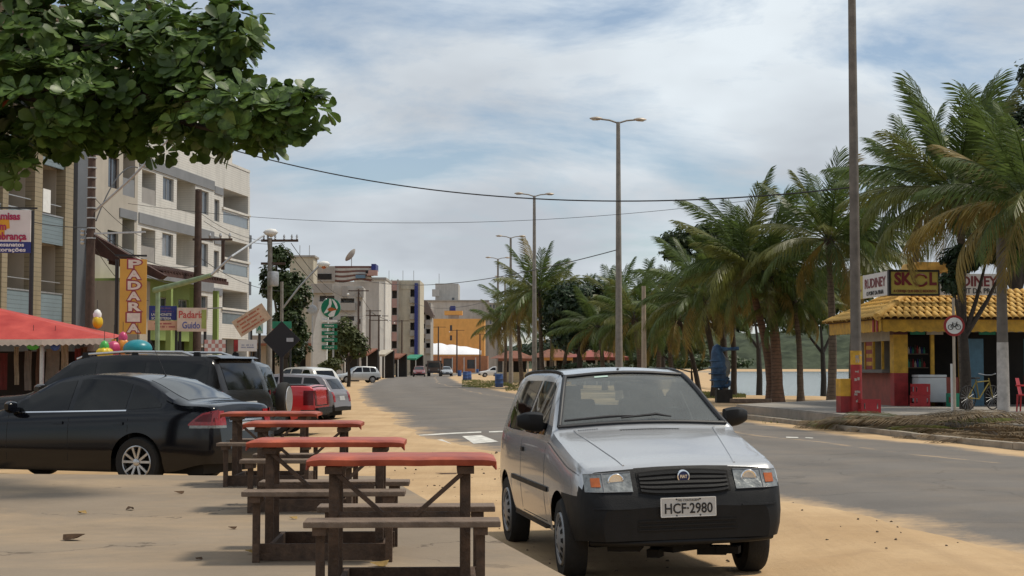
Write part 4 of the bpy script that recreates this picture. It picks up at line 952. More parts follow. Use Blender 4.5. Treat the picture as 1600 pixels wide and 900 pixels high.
# ------------------------------------------------------------------ picnic tables on the pavement
m_cloth = mat('red oilcloth', (.27, .040, .020), .5, 0, .25, 5, .25, 14, spec=.35, col2=(.36, .080, .038))
def table(label, px0, px1, py_edge, rot, seed, near=False):
    """px0..px1: ends of the table top's front edge, py_edge: row of that edge"""
    random.seed(seed)
    Y = F * (CH - PAVE_Z - .755) / (py_edge - HZ); ln = (px1 - px0) / F * Y
    t = thing('picnic_table', label, 'table', (XA((px0 + px1) / 2, Y), Y + .24, PAVE_Z), rot, 'red topped trestle tables with benches')
    h = ln / 2
    # cloth-covered top: soft rounded slab with sagging folds at the ends
    mb = MB(); rows = []; nx, W2 = 28, .26
    for i in range(nx + 1):
        u = -1 + 2 * i / nx; x = u * h; e = max(0, (abs(u) - .9) / .1); row = []
        sag = (.0007) * sin(u * 9 + seed); k = 1 - .45 * e ** 3
        for yy, zz_ in ((-W2 - .008, -.038), (-W2 - .015, -.022), (-W2 - .016, -.006), (-W2 + .015, .006), (-.1, .008), (.1, .008), (W2 - .015, .006), (W2 + .016, -.006), (W2 + .015, -.022), (W2 + .008, -.038)):
            row.append((x, yy * (1 - .05 * e), .76 + zz_ * (1 - .35 * e ** 2) + sag - .012 * e + (.0012) * noise.noise((x * 12, yy * 9, seed))))
        rows.append(row)
    mb.grid(rows); nn = 10; mb.f.append(tuple(range(nn))); mb.mi.append(0); mb.f.append(tuple(nx * nn + j for j in range(nn - 1, -1, -1))); mb.mi.append(0)
    for i in range(nx): mb.f.append((i * nn, i * nn + nn - 1, (i + 1) * nn + nn - 1, (i + 1) * nn)); mb.mi.append(0)
    top = mb.build('table_top', m_cloth, t, smooth=50, fixn=True)
    for sg in (1, -1):
        q = MB(); q.tube([(sg * (h - .012), -.22, .735), (sg * (h + .002), -.235, .70)], [.018, .004], 6); q.build('cloth_tuck', m_cloth, top)
    xl, xr = -h * .72, h * .68
    for x, sg in ((xl, 1), (xr, -1)):
        for y in (-.155, .155):
            mb = MB(); mb.b2(x - .027, x + .027, y - .02, y + .02, .0, .72); mb.build('leg', m_wood, t, bevel=.004)
        mb = MB(); mb.b2(x - .045, x + .045, -.23, .23, .677, .715); mb.build('cross_beam', m_wood, t)
        mb = MB(); mb.bar((x + sg * .02, -.183, .675), (x + sg * .27, -.183, .455), .022, .045, up=(0, 1, 0)); mb.build('brace', m_wood, t)
        # bench frames
        for yb in (-.42, .42):
            for dx in (-.05 if x < 0 else .075,):
                for yy in (yb,):
                    mb = MB(); mb.b2(x + dx - .023, x + dx + .023, yy - .022, yy + .022, 0, .425); mb.build('bench_leg', m_wood, t, bevel=.004)
                mb = MB(); mb.b2(x + dx - .035, x + dx + .035, yb - .10, yb + .10, .385, .424); mb.build('bench_bearer', m_wood, t)
    mb = MB(); mb.b2(xl + .03, xr - .03, -.20, -.178, .435, .475); mb.build('rail', m_wood, t)
    for yb in (-.42, .42):
        mb = MB(); mb.b2(-h * .98, h * 1.03, yb - .115, yb + .115, .425, .457); mb.build('bench_board', m_bench, t, bevel=.006)
    # board frame resting on the ground
    for yb in (-.36, .36):
        mb = MB(); mb.b2(xl - .05, xr + .08, yb - .014, yb + .014, .005, .112); mb.build('base_board', m_wood, t, bevel=.003)
    for x in (xl, xr):
        mb = MB(); mb.b2(x + (.04 if x < 0 else .045) - .014, x + (.04 if x < 0 else .045) + .014, -.345, .345, .01, .115); mb.build('base_board', m_wood, t, bevel=.003)
    return t
table('nearest red topped trestle table with benches, front of the row', 478, 772, 717, R(2.5), 3)
table('second red topped trestle table with benches, behind the nearest one', 385, 630, 690, R(2), 11)
table('third red topped trestle table with benches from the front', 380, 563, 661, R(2), 23)
table('farthest red topped trestle table with benches, beside the black saloon', 345, 496, 645.5, R(1), 31)
# fallen leaves on the pavement
m_dry = mat('dry brown leaf', (.075, .038, .016), .8, 0, .4, 40, kind='leaf', trans=.1)
m_dry2 = mat('dry yellow leaf', (.30, .19, .06), .8, 0, .3, 40, kind='leaf', trans=.1)
def leaf_pts(L_, W_, fold=.25, n=5, curl=.0):
    """obovate leaf lying along +x, returns verts and faces"""
    prof = [(0, .06), (.18, .18), (.45, .40), (.70, .50), (.88, .40), (1, .0)]
    V, Fc = [], []
    for i, (u, w) in enumerate(prof):
        z = curl * (u * u) * L_; ww_ = w * W_
        V += [(u * L_, -ww_, z + fold * ww_), (u * L_, 0, z), (u * L_, ww_, z + fold * ww_)]
    for i in range(len(prof) - 1):
        a = i * 3; Fc += [(a, a + 1, a + 4, a + 3), (a + 1, a + 2, a + 5, a + 4)]
    return V, Fc
def litter(px, py, L_, m, rz, label, curl=.0, fold=-.8, z=PAVE_Z):
    p = G(px, py, z); mb = MB(); V, Fc = leaf_pts(L_, L_ * .62, fold, curl=curl)
    zmin = min(v[2] for v in V); mb.add([(x, y, zz_ - zmin + .004) for x, y, zz_ in V], Fc)
    o = mb.build('fallen_leaf', m, None, smooth=60, loc=p, rot=(0, 0, rz)); tag(o, label, 'leaf', 'fallen leaves on the pavement')
litter(132, 845, .17, m_dry, 2.9, 'large curled brown leaf lying alone on the pavement at left', -.05)
litter(272, 772, .10, m_dry, .4, 'small brown leaf on the pavement in front of the saloon wheel')
litter(122, 804, .10, m_dry2, 1.2, 'pale yellowish leaf on the pavement behind the big brown leaf')
litter(208, 798, .11, m_dry, 2.2, 'thin dark leaf scrap on the pavement near the middle')
litter(383, 866, .13, m_dry2, .2, 'yellow leaf beside the legs of the second table', .1)
litter(305, 876, .06, m_dry, 1.0, 'tiny brown leaf scrap left of the second table')
litter(356, 827, .07, m_dry, 0.1, 'tiny dark leaf scrap left of the table row')
litter(578, 885, .12, m_dry2, .1, 'yellow leaf under the nearest table', .1)
litter(452, 812, .08, m_dry2, .8, 'pale leaf between the second and third table')
litter(680, 742, .30, m_dry, .1, 'dark patch of rotted frond on the sand beyond the tables', 0, -.25, .0)
# small pebbles and grit on the sand
m_grit = mat('dark grit', (.10, .075, .05), .9, 0, .4, 30)
mb = MB(); random.seed(5)
for i in range(420):
    y = rnd(7.2, 26) ** 1.0; x = rnd(-2.4, 4.2)
    if in_poly((x, y), PAVE) or (ROAD_L(y) - .3 < x): continue
    r = rnd(.006, .016) * (1 if random.random() < .92 else 2); z = ground_z(x, y)
    mb.box((x, y, z + r * .3), (r * 2, r * 1.4, r), (rnd(0, .5), rnd(0, .5), rnd(0, 3)), .7)
tag(mb.build('grit', m_grit), 'dark grit and scraps scattered on the sand', 'grit', kind='stuff')
# ------------------------------------------------------------------ lamp columns, poles and wires
m_lamphd = mat('lamp head', (.42, .36, .30), .5, .2, .2, 8)
m_lampg = mat('lamp glass', (.55, .50, .42), .3, 0, .1, 8)
def lamp_arm(mb, p0, az, ln, rise):
    d = Vector((cos(az), sin(az), 0)); mb.tube([p0, p0 + d * ln * .5 + Vector((0, 0, rise * .75)), p0 + d * ln + Vector((0, 0, rise))], .04, 6); return p0 + d * ln + Vector((0, 0, rise)), d
def double_lamp(px, py_top, Y, label, base_r=.17, h=None):
    x = XA(px, Y); zt = ZA(py_top, Y) if h is None else h
    t = thing('street_lamp', label, 'street lamp', (x, Y, ground_z(x, Y) - .02), 0, 'twin armed concrete street lamps')
    mb = MB(); mb.tube([(0, 0, 0), (0, 0, zt * .5), (0, 0, zt)], [base_r, base_r * .74, base_r * .5], 12); mb.build('pole', m_conc, t, smooth=50)
    for az in (R(8), R(188)):
        am = MB(); e, d = lamp_arm(am, Vector((0, 0, zt - .05)), az, .75, .16); a = am.build('arm', m_conc, t, smooth=60)
        hd_ = MB(); rows = []
        for i in range(6):
            f = i / 5; k = sin(pi * (.12 + .8 * f)) ; c = e + d * (f * .55 - .05); s_ = d.cross(Vector((0, 0, 1)))
            rows.append([c + s_ * cos(a_) * .13 * k + Vector((0, 0, sin(a_) * .085 * k + .02)) for a_ in [2 * pi * j / 10 for j in range(10)]])
        hd_.grid([r + [r[0]] for r in rows]); hd_.build('lamp_head', m_lamphd, t, smooth=60, fixn=True)
        ln_ = MB(); ln_.lathe([(.001, -.05), (.09, -.035), (.11, 0)], e + d * .30 + Vector((0, 0, -.02)), n=12); ln_.build('lamp_glass', m_lampg, t, smooth=60)
    return t
double_lamp(967, 190, 66, 'tallest fully visible twin street lamp, just right of the middle')
double_lamp(835, 306, 95, 'second twin street lamp back, left of the tallest one')
double_lamp(798, 371, 126, 'third twin street lamp back, rising from the palms')
double_lamp(778, 404, 152, 'fourth twin street lamp back, leftmost of the row')
double_lamp(789, 433, 182, 'farthest small twin street lamp between two taller ones')
# near concrete column runs out of the top of the picture
x, Y = XA(1337, 39), 39
t = thing('street_lamp', 'thick concrete lamp column with red and yellow painted foot by the kiosk', 'street lamp', (x, Y, .0), 0, 'twin armed concrete street lamps')
zt = 13.5
def rad_(z): return .145 - .0042 * z
m_conc2 = mat('stained concrete', (.165, .145, .125), .85, 0, .28, 3, .5, 40)
mb = MB(); mb.tube([(0, 0, 1.85), (0, 0, 6), (0, 0, zt)], [rad_(1.85), rad_(6), rad_(zt)], 16); mb.build('pole', m_conc2, t, smooth=50)
mb = MB(); mb.tube([(0, 0, .2), (0, 0, 1.5)], [rad_(.2) + .004, rad_(1.5) + .004], 16); mb.build('painted_foot', m_red, t, smooth=50)
mb = MB(); mb.tube([(0, 0, 1.5), (0, 0, 1.85)], [rad_(1.5) + .006, rad_(1.85) + .006], 16); mb.build('painted_band', m_yel, t, smooth=50)
m_peel = mat('peeling pale paint', (.36, .30, .26), .85, 0, .3, 20)
for i in range(11):
    a_ = rnd(-2.2, -.9); z_ = rnd(.35, 1.75); q = MB(); rr_ = rad_(z_) + .007; w_ = rnd(.04, .16); h_ = rnd(.02, .09)
    q.grid([[(cos(a_ + w_ * j * 3) * rr_, sin(a_ + w_ * j * 3) * rr_, z_ + h_ * kk + .02 * noise.noise((i, j * 2.3, kk))) for j in range(3)] for kk in range(2)]); q.build('peeled_patch', m_peel, t)
for az in (R(8), R(188)):
    am = MB(); e, d = lamp_arm(am, Vector((0, 0, zt - .05)), az, .75, .16); am.build('arm', m_conc2, t, smooth=60)
    hd_ = MB(); hd_.lathe([(.001, -.06), (.1, -.04), (.13, 0), (.1, .06), (.001, .08)], e + d * .2, n=12, sx=2); hd_.build('lamp_head', m_lamphd, t, smooth=60)
def plain_pole(px, py_t, Y, label, r=.13, m=m_conc, py_b=None, name='utility_pole', cat='utility pole', foot=None, lean=0):
    x = XA(px, Y); z0 = ground_z(x, Y); zt = ZA(py_t, Y) - z0
    t = thing(name, label, cat, (x, Y, z0), 0, None)
    mb = MB(); mb.tube([(0, 0, 0), (lean * .5, 0, zt * .5), (lean, 0, zt)], [r, r * .88, r * .72], 12); mb.build('pole', m, t, smooth=50)
    if foot:
        mb = MB(); mb.tube([(0, 0, 0), (0, 0, foot[0])], [r + .006, r * (1 - .28 * foot[0] / zt) + .006], 12); mb.build('painted_foot', foot[1], t, smooth=50)
    return t, zt
m_pale = mat('pale cement pole', (.40, .34, .27), .85, 0, .15, 4)
plain_pole(1006, 447, 78, 'short pale cement post among the palms beside the tall lamp', .14, m_pale, name='post', cat='post')
plain_pole(1566, 372, 37, 'grey pole with a whitewashed foot in front of the kiosk', .15, m_conc2, foot=(2.0, mat('whitewash', (.50, .46, .42), .85, 0, .3, 4, .4, 30)))
# brown utility pole at left with rings, brackets
m_brown = mat('brown utility pole', (.075, .048, .038), .8, 0, .3, 6, .4, 40)
t, zt = plain_pole(140, 228, 44, 'brown utility pole with pale bands rising in front of the beige flats', .15, m_brown)
for k in range(9):
    mb = MB(); z = zt - .35 - k * .29; mb.lathe([(.128, -.02), (.140, -.015), (.140, .015), (.128, .02)], (0, 0, z), n=12); mb.build('band', m_steel, t, smooth=50)
mb = MB(); mb.bar((-.3, 0, zt - 2.55), (1.6, -.15, zt - 2.5), .06, .05); mb.build('bracket_arm', m_steel, t)
mb = MB(); mb.tube([(.1, 0, zt - 1.9), (1.2, -.2, zt - .95), (2.4, -.4, zt + .25)], .035, 6); mb.build('lamp_arm', m_steel, t)
mb = MB(); mb.bar((.0, -.12, zt - .25), (.75, -.25, zt - .32), .08, .05); mb.build('insulator_arm', m_dark, t)
for k, z in enumerate((zt - 2.6, zt - 2.85)):
    mb = MB(); mb.lathe([(.05, 0), (.08, .05), (.05, .1), (.08, .15), (.03, .2)], (-.22, -.05, z), n=8); mb.build('insulator', m_steel, t)
# dark pole in front of the white flats
t, zt = plain_pole(308, 296, 58, 'tall dark brown utility pole in front of the white flats', .17, m_brown)
mb = MB(); mb.bar((-.2, 0, zt - 1.9), (1.3, 0, zt - 1.9), .08, .08); mb.build('crossarm', m_brown, t)
for xx in (.45, .85, 1.2):
    mb = MB(); mb.lathe([(.02, 0), (.04, .04), (.06, .1), (.02, .2)], (xx, 0, zt - 1.86), n=8); mb.build('insulator', m_steel, t)
mb = MB(); mb.box((.95, .0, zt - 2.5), (.12, .12, 1.1)); mb.build('fuse_holder', m_brown, t)
mb = MB(); mb.bar((0, -.1, zt - 4.55), (1.0, -.3, zt - 4.5), .05, .05); mb.build('lamp_arm', m_steel, t)
# street lamp poles with cranked arms
def arm_lamp(px, py_t, Y, hx, hy, label, lit=False, r=.12):
    t, zt = plain_pole(px, py_t, Y, label, r, m_conc, name='street_lamp', cat='street lamp'); b = t.location
    e = A(hx, hy, Y) - Vector((b.x, b.y, b.z))
    mb = MB(); mb.tube([(0, 0, zt - 1.2), Vector((0, 0, zt - 1.2)).lerp(e, .45) + Vector((0, 0, .1)), e], .045, 6); mb.build('arm', m_steel, t, smooth=60)
    mb = MB(); mb.lathe([(.001, -.3), (.1, -.2), (.15, 0), (.12, .2), (.001, .3)], e + Vector((.12, 0, 0)), axis='x', n=12); mb.build('lamp_head', m_white, t, smooth=60)
    mb = MB(); mb.lathe([(.001, -.15), (.10, -.10), (.13, 0)], e + Vector((.14, 0, -.06)), n=10); mb.build('lamp_glass', m_orange if lit else m_lampg, t, smooth=60)
    return t, zt
t, zt = arm_lamp(421, 372, 60, 418, 363, 'brown power pole with two crossarms and a lamp right of the white flats')
for zc, w in ((zt - .1, 1.1), (zt - 1.0, .6)):
    mb = MB(); mb.bar((-.35, 0, zc), (w, 0, zc), .09, .09); mb.build('crossarm', m_brown, t)
for xx in (-.25, .2, .55, .85, 1.05):
    mb = MB(); mb.lathe([(.015, 0), (.05, .03), (.02, .08), (.05, .1), (.02, .2)], (xx, 0, zt - .06), n=8); mb.build('insulator', m_steel, t)
mb = MB(); mb.lathe([(.001, -.02), (.2, 0), (.22, .06), (.22, .5), (.2, .56), (.001, .58)], (.18, -.32, zt - 1.9), n=16); mb.build('transformer', m_steel, t, smooth=40)
arm_lamp(440, 440, 66, 501, 413, 'thin grey lamp pole with long slanting arm and orange lamp', True, .09)
def cross_pole(px, py_t, Y, label, n=2, r=.12, w=1.0, m=None):
    t, zt = plain_pole(px, py_t, Y, label, r, m or m_brown)
    for k in range(n):
        mb = MB(); mb.bar((-w, 0, zt - .15 - .6 * k), (w, 0, zt - .15 - .6 * k), .1, .1); mb.build('crossarm', m or m_brown, t)
    for k in range(n):
        mb = MB(); mb.lathe([(.001, -.12), (.11, -.06), (.12, .04), (.001, .14)], (w * (1 if k else -1), -.2, zt - .5 - .4 * k), n=8); mb.build('lamp_head', m_white, t, smooth=60)
    return t
cross_pole(578, 484, 205, 'left of two close utility poles before the white block', 2, .14, 1.5)
cross_pole(592, 492, 212, 'right of two close utility poles before the white block', 2, .14, 1.3)
cross_pole(560, 452, 150, 'slim utility pole at the corner of the grey flats', 1, .12, 1.0)
cross_pole(628, 500, 250, 'utility pole in front of the beige column of the pink balcony block', 1, .14, 1.2)
cross_pole(685, 510, 330, 'leftmost utility pole before the orange building', 1, .18, 1.6)
cross_pole(714, 515, 330, 'middle utility pole before the orange building', 1, .18, 1.6)
cross_pole(750, 521, 330, 'right utility pole before the orange building', 1, .18, 1.2)
# overhead wires
m_wire = mat('black cable', (.02, .02, .022), .6, 0, .1)
def wire(p0, p1, sag, label, r=.012, n=40):
    mb = MB(); pts = [Vector(p0).lerp(Vector(p1), i / n) - Vector((0, 0, sag * 4 * (i / n) * (1 - i / n))) for i in range(n + 1)]
    mb.tube(pts, r, 5); o = mb.build('overhead_wire', m_wire, None, smooth=60); tag(o, label, 'cable', 'overhead wires'); return o
wire(A(300, 215, 50), A(1337, 292, 39), 1.05, 'thick twisted cable sagging right across the sky', .019)
wire(A(200, 318, 58), A(1180, 312, 50), .75, 'thin lower wire crossing the sky under the thick cable', .008)
wire(A(560, 436, 150), A(962, 391, 66), 1.0, 'wire from the grey flats up to the tallest lamp', .022)
wire(A(640, 470, 260), A(850, 440, 100), 1.5, 'faint wire above the orange building', .022)
wire(A(-20, 325, 40), A(140, 355, 44), .15, 'wire reaching the brown pole from the left edge', .012)
wire(A(142, 350, 44), A(310, 415, 58), .5, 'upper wire between the brown pole and the dark pole', .012)
wire(A(142, 362, 44), A(310, 440, 58), .6, 'lower wire between the brown pole and the dark pole', .012)
wire(A(309, 400, 58), A(440, 455, 66), .3, 'wire from the dark pole toward the grey lamp pole', .012)
wire(A(215, 262, 50), A(150, 345, 44), -.5, 'looping black cable beside the white flats', .02)

wire(A(309, 330, 58), A(421, 377, 60), .25, 'upper wire from the dark pole to the crossarm pole', .010)
wire(A(318, 345, 58), A(445, 379, 60), .35, 'second wire from the dark pole to the crossarm pole', .010)
wire(A(455, 380, 60), A(560, 455, 150), 1.2, 'wire running from the crossarm pole down the street', .014)
wire(A(440, 380, 60), A(578, 487, 205), 1.6, 'lower wire running from the crossarm pole down the street', .016)
wire(A(578, 487, 205), A(628, 503, 250), .4, 'wire between the far poles by the white block', .03)
wire(A(560, 455, 150), A(592, 494, 212), .5, 'wire from the slim pole to the pair of far poles', .022)
wire(A(140, 372, 44), A(232, 470, 52), .35, 'thin wire from the brown pole down to the bakery', .010)
wire(A(140, 300, 44), A(255, 372, 76), .5, 'service wire from the brown pole to the white flats', .010)
# ------------------------------------------------------------------ beach kiosk at right
m_ktile = mat('yellow ochre roof tile', (.55, .30, .06), .7, 0, .3, 3, .3, 30, col2=(.62, .38, .10))
m_kwall = mat('brick red wall paint', (.27, .07, .05), .7, 0, .25, 3)
m_kcream = mat('cream board', (.45, .40, .32), .7, 0, .15, 4)
KY = 46.0
kc = Vector((XA(1397, KY - .3), KY - .3, SLAB_Z)); KR = R(4)
k = thing('beach_kiosk', 'yellow tiled beach bar kiosk with beer signs on its roof beside the lagoon', 'kiosk', kc, KR)
KX, KD = 5.6, 4.2            # lengths of the two visible faces
# walls: counter height panels, posts, dark inside
mb = MB(); mb.b2(.12, KX - .1, KD - .12, KD, 0, 2.45); mb.build('back_wall', m_kcream, k)
mb = MB(); mb.b2(.05, .13, .55, KD - .3, 0, .98); mb.build('side_wall', m_kwall, k)
mb = MB(); mb.b2(-.22, .30, .5, KD - .25, .98, 1.08); mb.build('side_counter', mat('stone counter', (.12, .11, .10), .6, 0, .2, 8), k)
mb = MB(); mb.b2(.06, .12, .55, KD - .3, 1.95, 2.5); mb.build('side_fascia', m_kcream, k)
for y0 in (1.35, 2.25, 3.1):
    mb = MB(); mb.b2(.05, .12, y0, y0 + .07, 1.08, 1.95); mb.build('window_post', m_yel, k)
mb = MB(); mb.b2(.075, .085, 2.32, 3.1, 1.08, 1.95); mb.build('menu_board', m_red, k)
for i, z in enumerate((1.2, 1.45, 1.7)):
    mb = MB(); mb.b2(.065, .075, 2.42, 3.0, z, z + .12); mb.build('menu_panel', m_yel, k)
# corner post, red below yellow
mb = MB(); mb.b2(.0, .42, .05, .42, .0, .98); mb.build('corner_post', m_red, k)
mb = MB(); mb.b2(-.003, .423, .047, .423, .98, 2.12); mb.build('corner_post', m_yel, k)
mb = MB(); mb.b2(-.003, .423, .047, .423, 2.12, 2.45); mb.build('post_cap', mat('dark red brown', (.10, .03, .025), .6), k)
for x0 in (1.15, 2.0, 3.2, 4.6):
    mb = MB(); mb.b2(x0, x0 + .10, .1, .2, 0, 2.2); mb.build('door_post', m_yel if x0 < 3 else m_brown, k)
mb = MB(); mb.b2(.42, KX, .08, .16, 2.2, 2.5); mb.build('front_fascia', m_kcream, k)
mb = MB(); mb.b2(1.26, 2.0, .13, .18, 0, .85); mb.build('front_panel', m_kwall, k)
mb = MB(); mb.b2(2.1, 2.75, .10, .16, 0, 2.0); dr = mb.build('blue_door', mat('faded blue door', (.06, .13, .18), .6, 0, .2, 5), k)
for i in range(6):
    mb = MB(); mb.b2(4.0 + i * .16, 4.06 + i * .16, .11, .15, .9, 2.0); mb.build('grille_bar', mat('teal grille', (.06, .16, .17), .6), k)
mb = MB(); mb.b2(4.0, 5.1, .12, .17, 0, .9); mb.build('front_panel', m_kwall, k)
mb = MB(); mb.b2(.5, KX - .2, 1.9, 2.0, 0, 2.4); mb.build('inner_partition', m_darkin, k)
mb = MB(); mb.b2(.6, 1.5, 1.7, 1.85, .9, 2.1); mb.build('shelf', m_darkin, k)
for x_, w_, mm in ((.5, .45, m_green), (1.0, .5, m_kcream), (1.7, .6, m_wood), (2.6, .5, m_green)):
    mb = MB(); mb.b2(x_, x_ + w_, .02, .06, 2.12, 2.30); mb.build('price_board', mm, k)
random.seed(77)
for i in range(26):
    mb = MB(); h_ = rnd(.18, .30); mb.lathe([(.035, 0), (.037, h_ * .6), (.014, h_ * .8), (.014, h_), (.001, h_)], (.62 + (i % 13) * .07, 1.62, 1.15 + .42 * (i // 13)), n=8); mb.build('bottle', (m_green, m_brown, m_red, m_kcream, m_navy)[i % 5], k)
for z_ in (1.12, 1.54):
    mb = MB(); mb.b2(.55, 1.55, 1.5, 1.75, z_, z_ + .03); mb.build('shelf_board', m_bench, k)
# awnings: yellow scalloped boards along both eaves
def scallop(x0, x1, z0, z1, n=14):
    top = [(x0, z1), (x1, z1)]; bot = []
    for i in range(n):
        a = x1 - (x1 - x0) * i / n; b_ = x1 - (x1 - x0) * (i + 1) / n
        bot += [(a, z0 + .03), ((a + b_) / 2, z0)]
    bot.append((x0, z0 + .03)); return top + bot
mb = MB(); mb.plateXZ(scallop(-.55, KX + .6, 2.18, 2.55, 26), -.62, -.58); mb.build('front_awning', m_yel, k)
mb = MB(); mb.v = []; mb.plateXZ(scallop(-.7, KD + .5, 2.18, 2.55, 18), -.62, -.58); mb.v = [(y - .02, -x + KD - .2, z) for x, y, z in mb.v]; mb.build('side_awning', m_yel, k, fixn=True)
for xx, yy in ((-.66, -.45), (-.66, -.1)):
    mb = MB(); mb.box((xx, yy, 2.37), (.03, .16, .36)); mb.build('awning_corner', m_red, k)
# hipped roof with single tiles
E0 = .75; zE, zR = 2.56, 3.55; x0, x1, y0, y1 = -E0, KX + E0, -E0, KD + E0; hx0, hx1, hy0, hy1 = 1.15, KX - 1.15, 1.15, KD - 1.15
rf = MB(); rf.add([(x0, y0, zE), (x1, y0, zE), (x1, y1, zE), (x0, y1, zE), (hx0, hy0, zR), (hx1, hy0, zR), (hx1, hy1, zR), (hx0, hy1, zR)], [(0, 1, 5, 4), (1, 2, 6, 5), (2, 3, 7, 6), (3, 0, 4, 7), (4, 5, 6, 7), (3, 2, 1, 0)])
roof = rf.build('roof', mat('roof boarding', (.12, .06, .03), .9), k)
tm = MB()
for i in range(7):      # half-round tile 0.30 wide, 0.36 long, along +y (uphill)
    pass
rows = []
for j, (yy, rr_) in enumerate(((0, .105), (.40, .088))):
    rows.append([(cos(pi - pi * q / 6) * rr_ * 1.05, yy, sin(pi * q / 6) * rr_ * .85 + .0) for q in range(7)])
tm.grid(rows); tm.add([(x, y, z - .012) for x, y, z in rows[0]], []); nb = 7
for q in range(6): tm.f.append((q, 14 + q, 14 + q + 1, q + 1)); tm.mi.append(0)
tme = tm.mesh('tile'); tme.materials.append(m_ktile); tme.polygons.foreach_set('use_smooth', [True] * len(tme.polygons))
def tile_plane(o, ux, L0, up_v, L1, inset):
    """o: eave start, ux: unit along eave, L0 length, up_v: unit up the slope, L1 slope length, inset: how far the ends move in at the top"""
    o, ux, up_v = Vector(o), Vector(ux), Vector(up_v); nr = int(L1 / .32); nz = ux.cross(up_v)
    m3 = Matrix((ux, up_v, nz)).transposed().to_4x4()
    for r in range(nr):
        f = r / nr; a0 = inset * f + .08; a1 = L0 - inset * f - .08; nt_ = int((a1 - a0) / .215)
        for i in range(nt_ + 1):
            q = o + ux * (a0 + .215 * i + rnd(-.008, .008)) + up_v * (r * .32 - .04 + rnd(-.012, .012)) + nz * (.025 + rnd(0, .012))
            if q.x > KX + .8: continue
            t_ = bpy.data.objects.new('tile', tme); COL.objects.link(t_); t_.parent = roof
            mm = m3.copy(); mm.translation = q; t_.matrix_local = mm
run = hy0 - y0; sl_ = sqrt(run * run + (zR - zE) ** 2); random.seed(4)
tile_plane((x0, y0, zE), (1, 0, 0), x1 - x0, Vector((0, run, zR - zE)).normalized(), sl_, run)
run2 = hx0 - x0; sl2 = sqrt(run2 ** 2 + (zR - zE) ** 2)
tile_plane((x0, y1, zE), (0, -1, 0), y1 - y0, Vector((run2, 0, zR - zE)).normalized(), sl2, run2)
mb = MB(); mb.tube([(x0, y0, zE + .06), (hx0, hy0, zR + .08)], [.12, .11], 8); mb.build('hip_ridge', m_ktile, roof, smooth=50)
# sign boxes round the lantern on the roof
m_sk = mat('sign yellow', (.44, .36, .08), .5, 0, .08, 3); m_wine = mat('wine lettering', (.16, .02, .025), .5, 0, .05)
m_sw = mat('sign white', (.62, .60, .58), .5, 0, .06, 3)
SX0, SY0, sz0, sz1 = -.10, -.05, 3.30, 4.02
mb = MB(); mb.b2(SX0, SX0 + 1.45, SY0, SY0 + .10, sz0, sz1); s1 = mb.build('sign_panel', m_sk, k)
mb = MB(); mb.b2(SX0 + 1.47, SX0 + 3.45, SY0 + .02, SY0 + .11, sz0, sz1 - .08); s2 = mb.build('sign_panel', m_sw, k)
mb = MB(); mb.b2(SX0 - .06, SX0 - .003, SY0 + .12, SY0 + 2.6, sz0, sz1); s3 = mb.build('sign_panel', m_sw, k)
mb = MB(); mb.b2(SX0 - .06, SX0 - .003, SY0 + 2.62, SY0 + 4.0, sz0, sz1); s4 = mb.build('sign_panel', m_sk, k)
for a_, b_, c_, d_, e_, f_ in ((SX0 - .02, SX0 + 1.47, SY0 - .03, SY0, sz1 - .03, sz1 + .03), (SX0 - .02, SX0 + 1.47, SY0 - .03, SY0, sz0 - .03, sz0 + .03), (SX0 - .07, SX0, SY0 - .03, SY0 + .12, sz0 - .03, sz1 + .03), (SX0 + 1.44, SX0 + 1.48, SY0 - .03, SY0, sz0, sz1)):
    mb = MB(); mb.b2(a_, b_, c_, d_, e_, f_); mb.build('sign_frame', m_black, k)
text('SK', .50, m_wine, s1, (SX0 + .36, SY0 - .012, 3.76), bold=.022, width=.56)
text('L', .50, m_wine, s1, (SX0 + 1.27, SY0 - .012, 3.76), bold=.022, width=.22)
mb = MB()
cc_ = Vector((SX0 + .91, SY0 - .012, 3.74))
for a0, a1 in ((R(20), R(170)), (R(200), R(350))):
    pts = [(cc_.x + cos(a0 + (a1 - a0) * i / 12) * .19, SY0 - .012, cc_.z + sin(a0 + (a1 - a0) * i / 12) * .17) for i in range(13)]; mb.tube(pts, [.034] * 10 + [.05, .03, .004], 6)
mb.build('round_arrow', m_wine, s1, smooth=60)
text('A CERVEJA QUE DESCE REDONDO', .11, m_wine, s1, (SX0 + .73, SY0 - .012, 3.41), bold=.002, width=1.3)
text('RUDINEY', .42, m_wine, s2, (SX0 + 2.45, SY0 + .01, 3.70), bold=.012, width=1.6)
text('O POINT DA PRAIA', .22, m_black, s2, (SX0 + 2.5, SY0 + .01, 3.42), bold=.004, width=1.7)
text('RUDINEY', .40, m_wine, s3, (SX0 - .068, SY0 + 1.35, 3.72), (pi / 2, 0, -pi / 2), bold=.01, width=2.1)
text('O POINT DA PRAIA', .18, m_black, s3, (SX0 - .068, SY0 + 1.35, 3.42), (pi / 2, 0, -pi / 2), bold=.002, width=1.7)
text('SKOL', .45, m_wine, s4, (SX0 - .068, SY0 + 3.3, 3.68), (pi / 2, 0, -pi / 2), bold=.012, width=1.1)
mb = MB(); mb.prism([(-.8, 0), (.8, 0), (.65, .32), (-.65, .32)], 1.3, Matrix.Translation((1.6, 2.0, 4.02)) @ Matrix.Rotation(pi / 2, 4, 'X')); mb.build('roof_lantern', m_ktile, k, fixn=True)
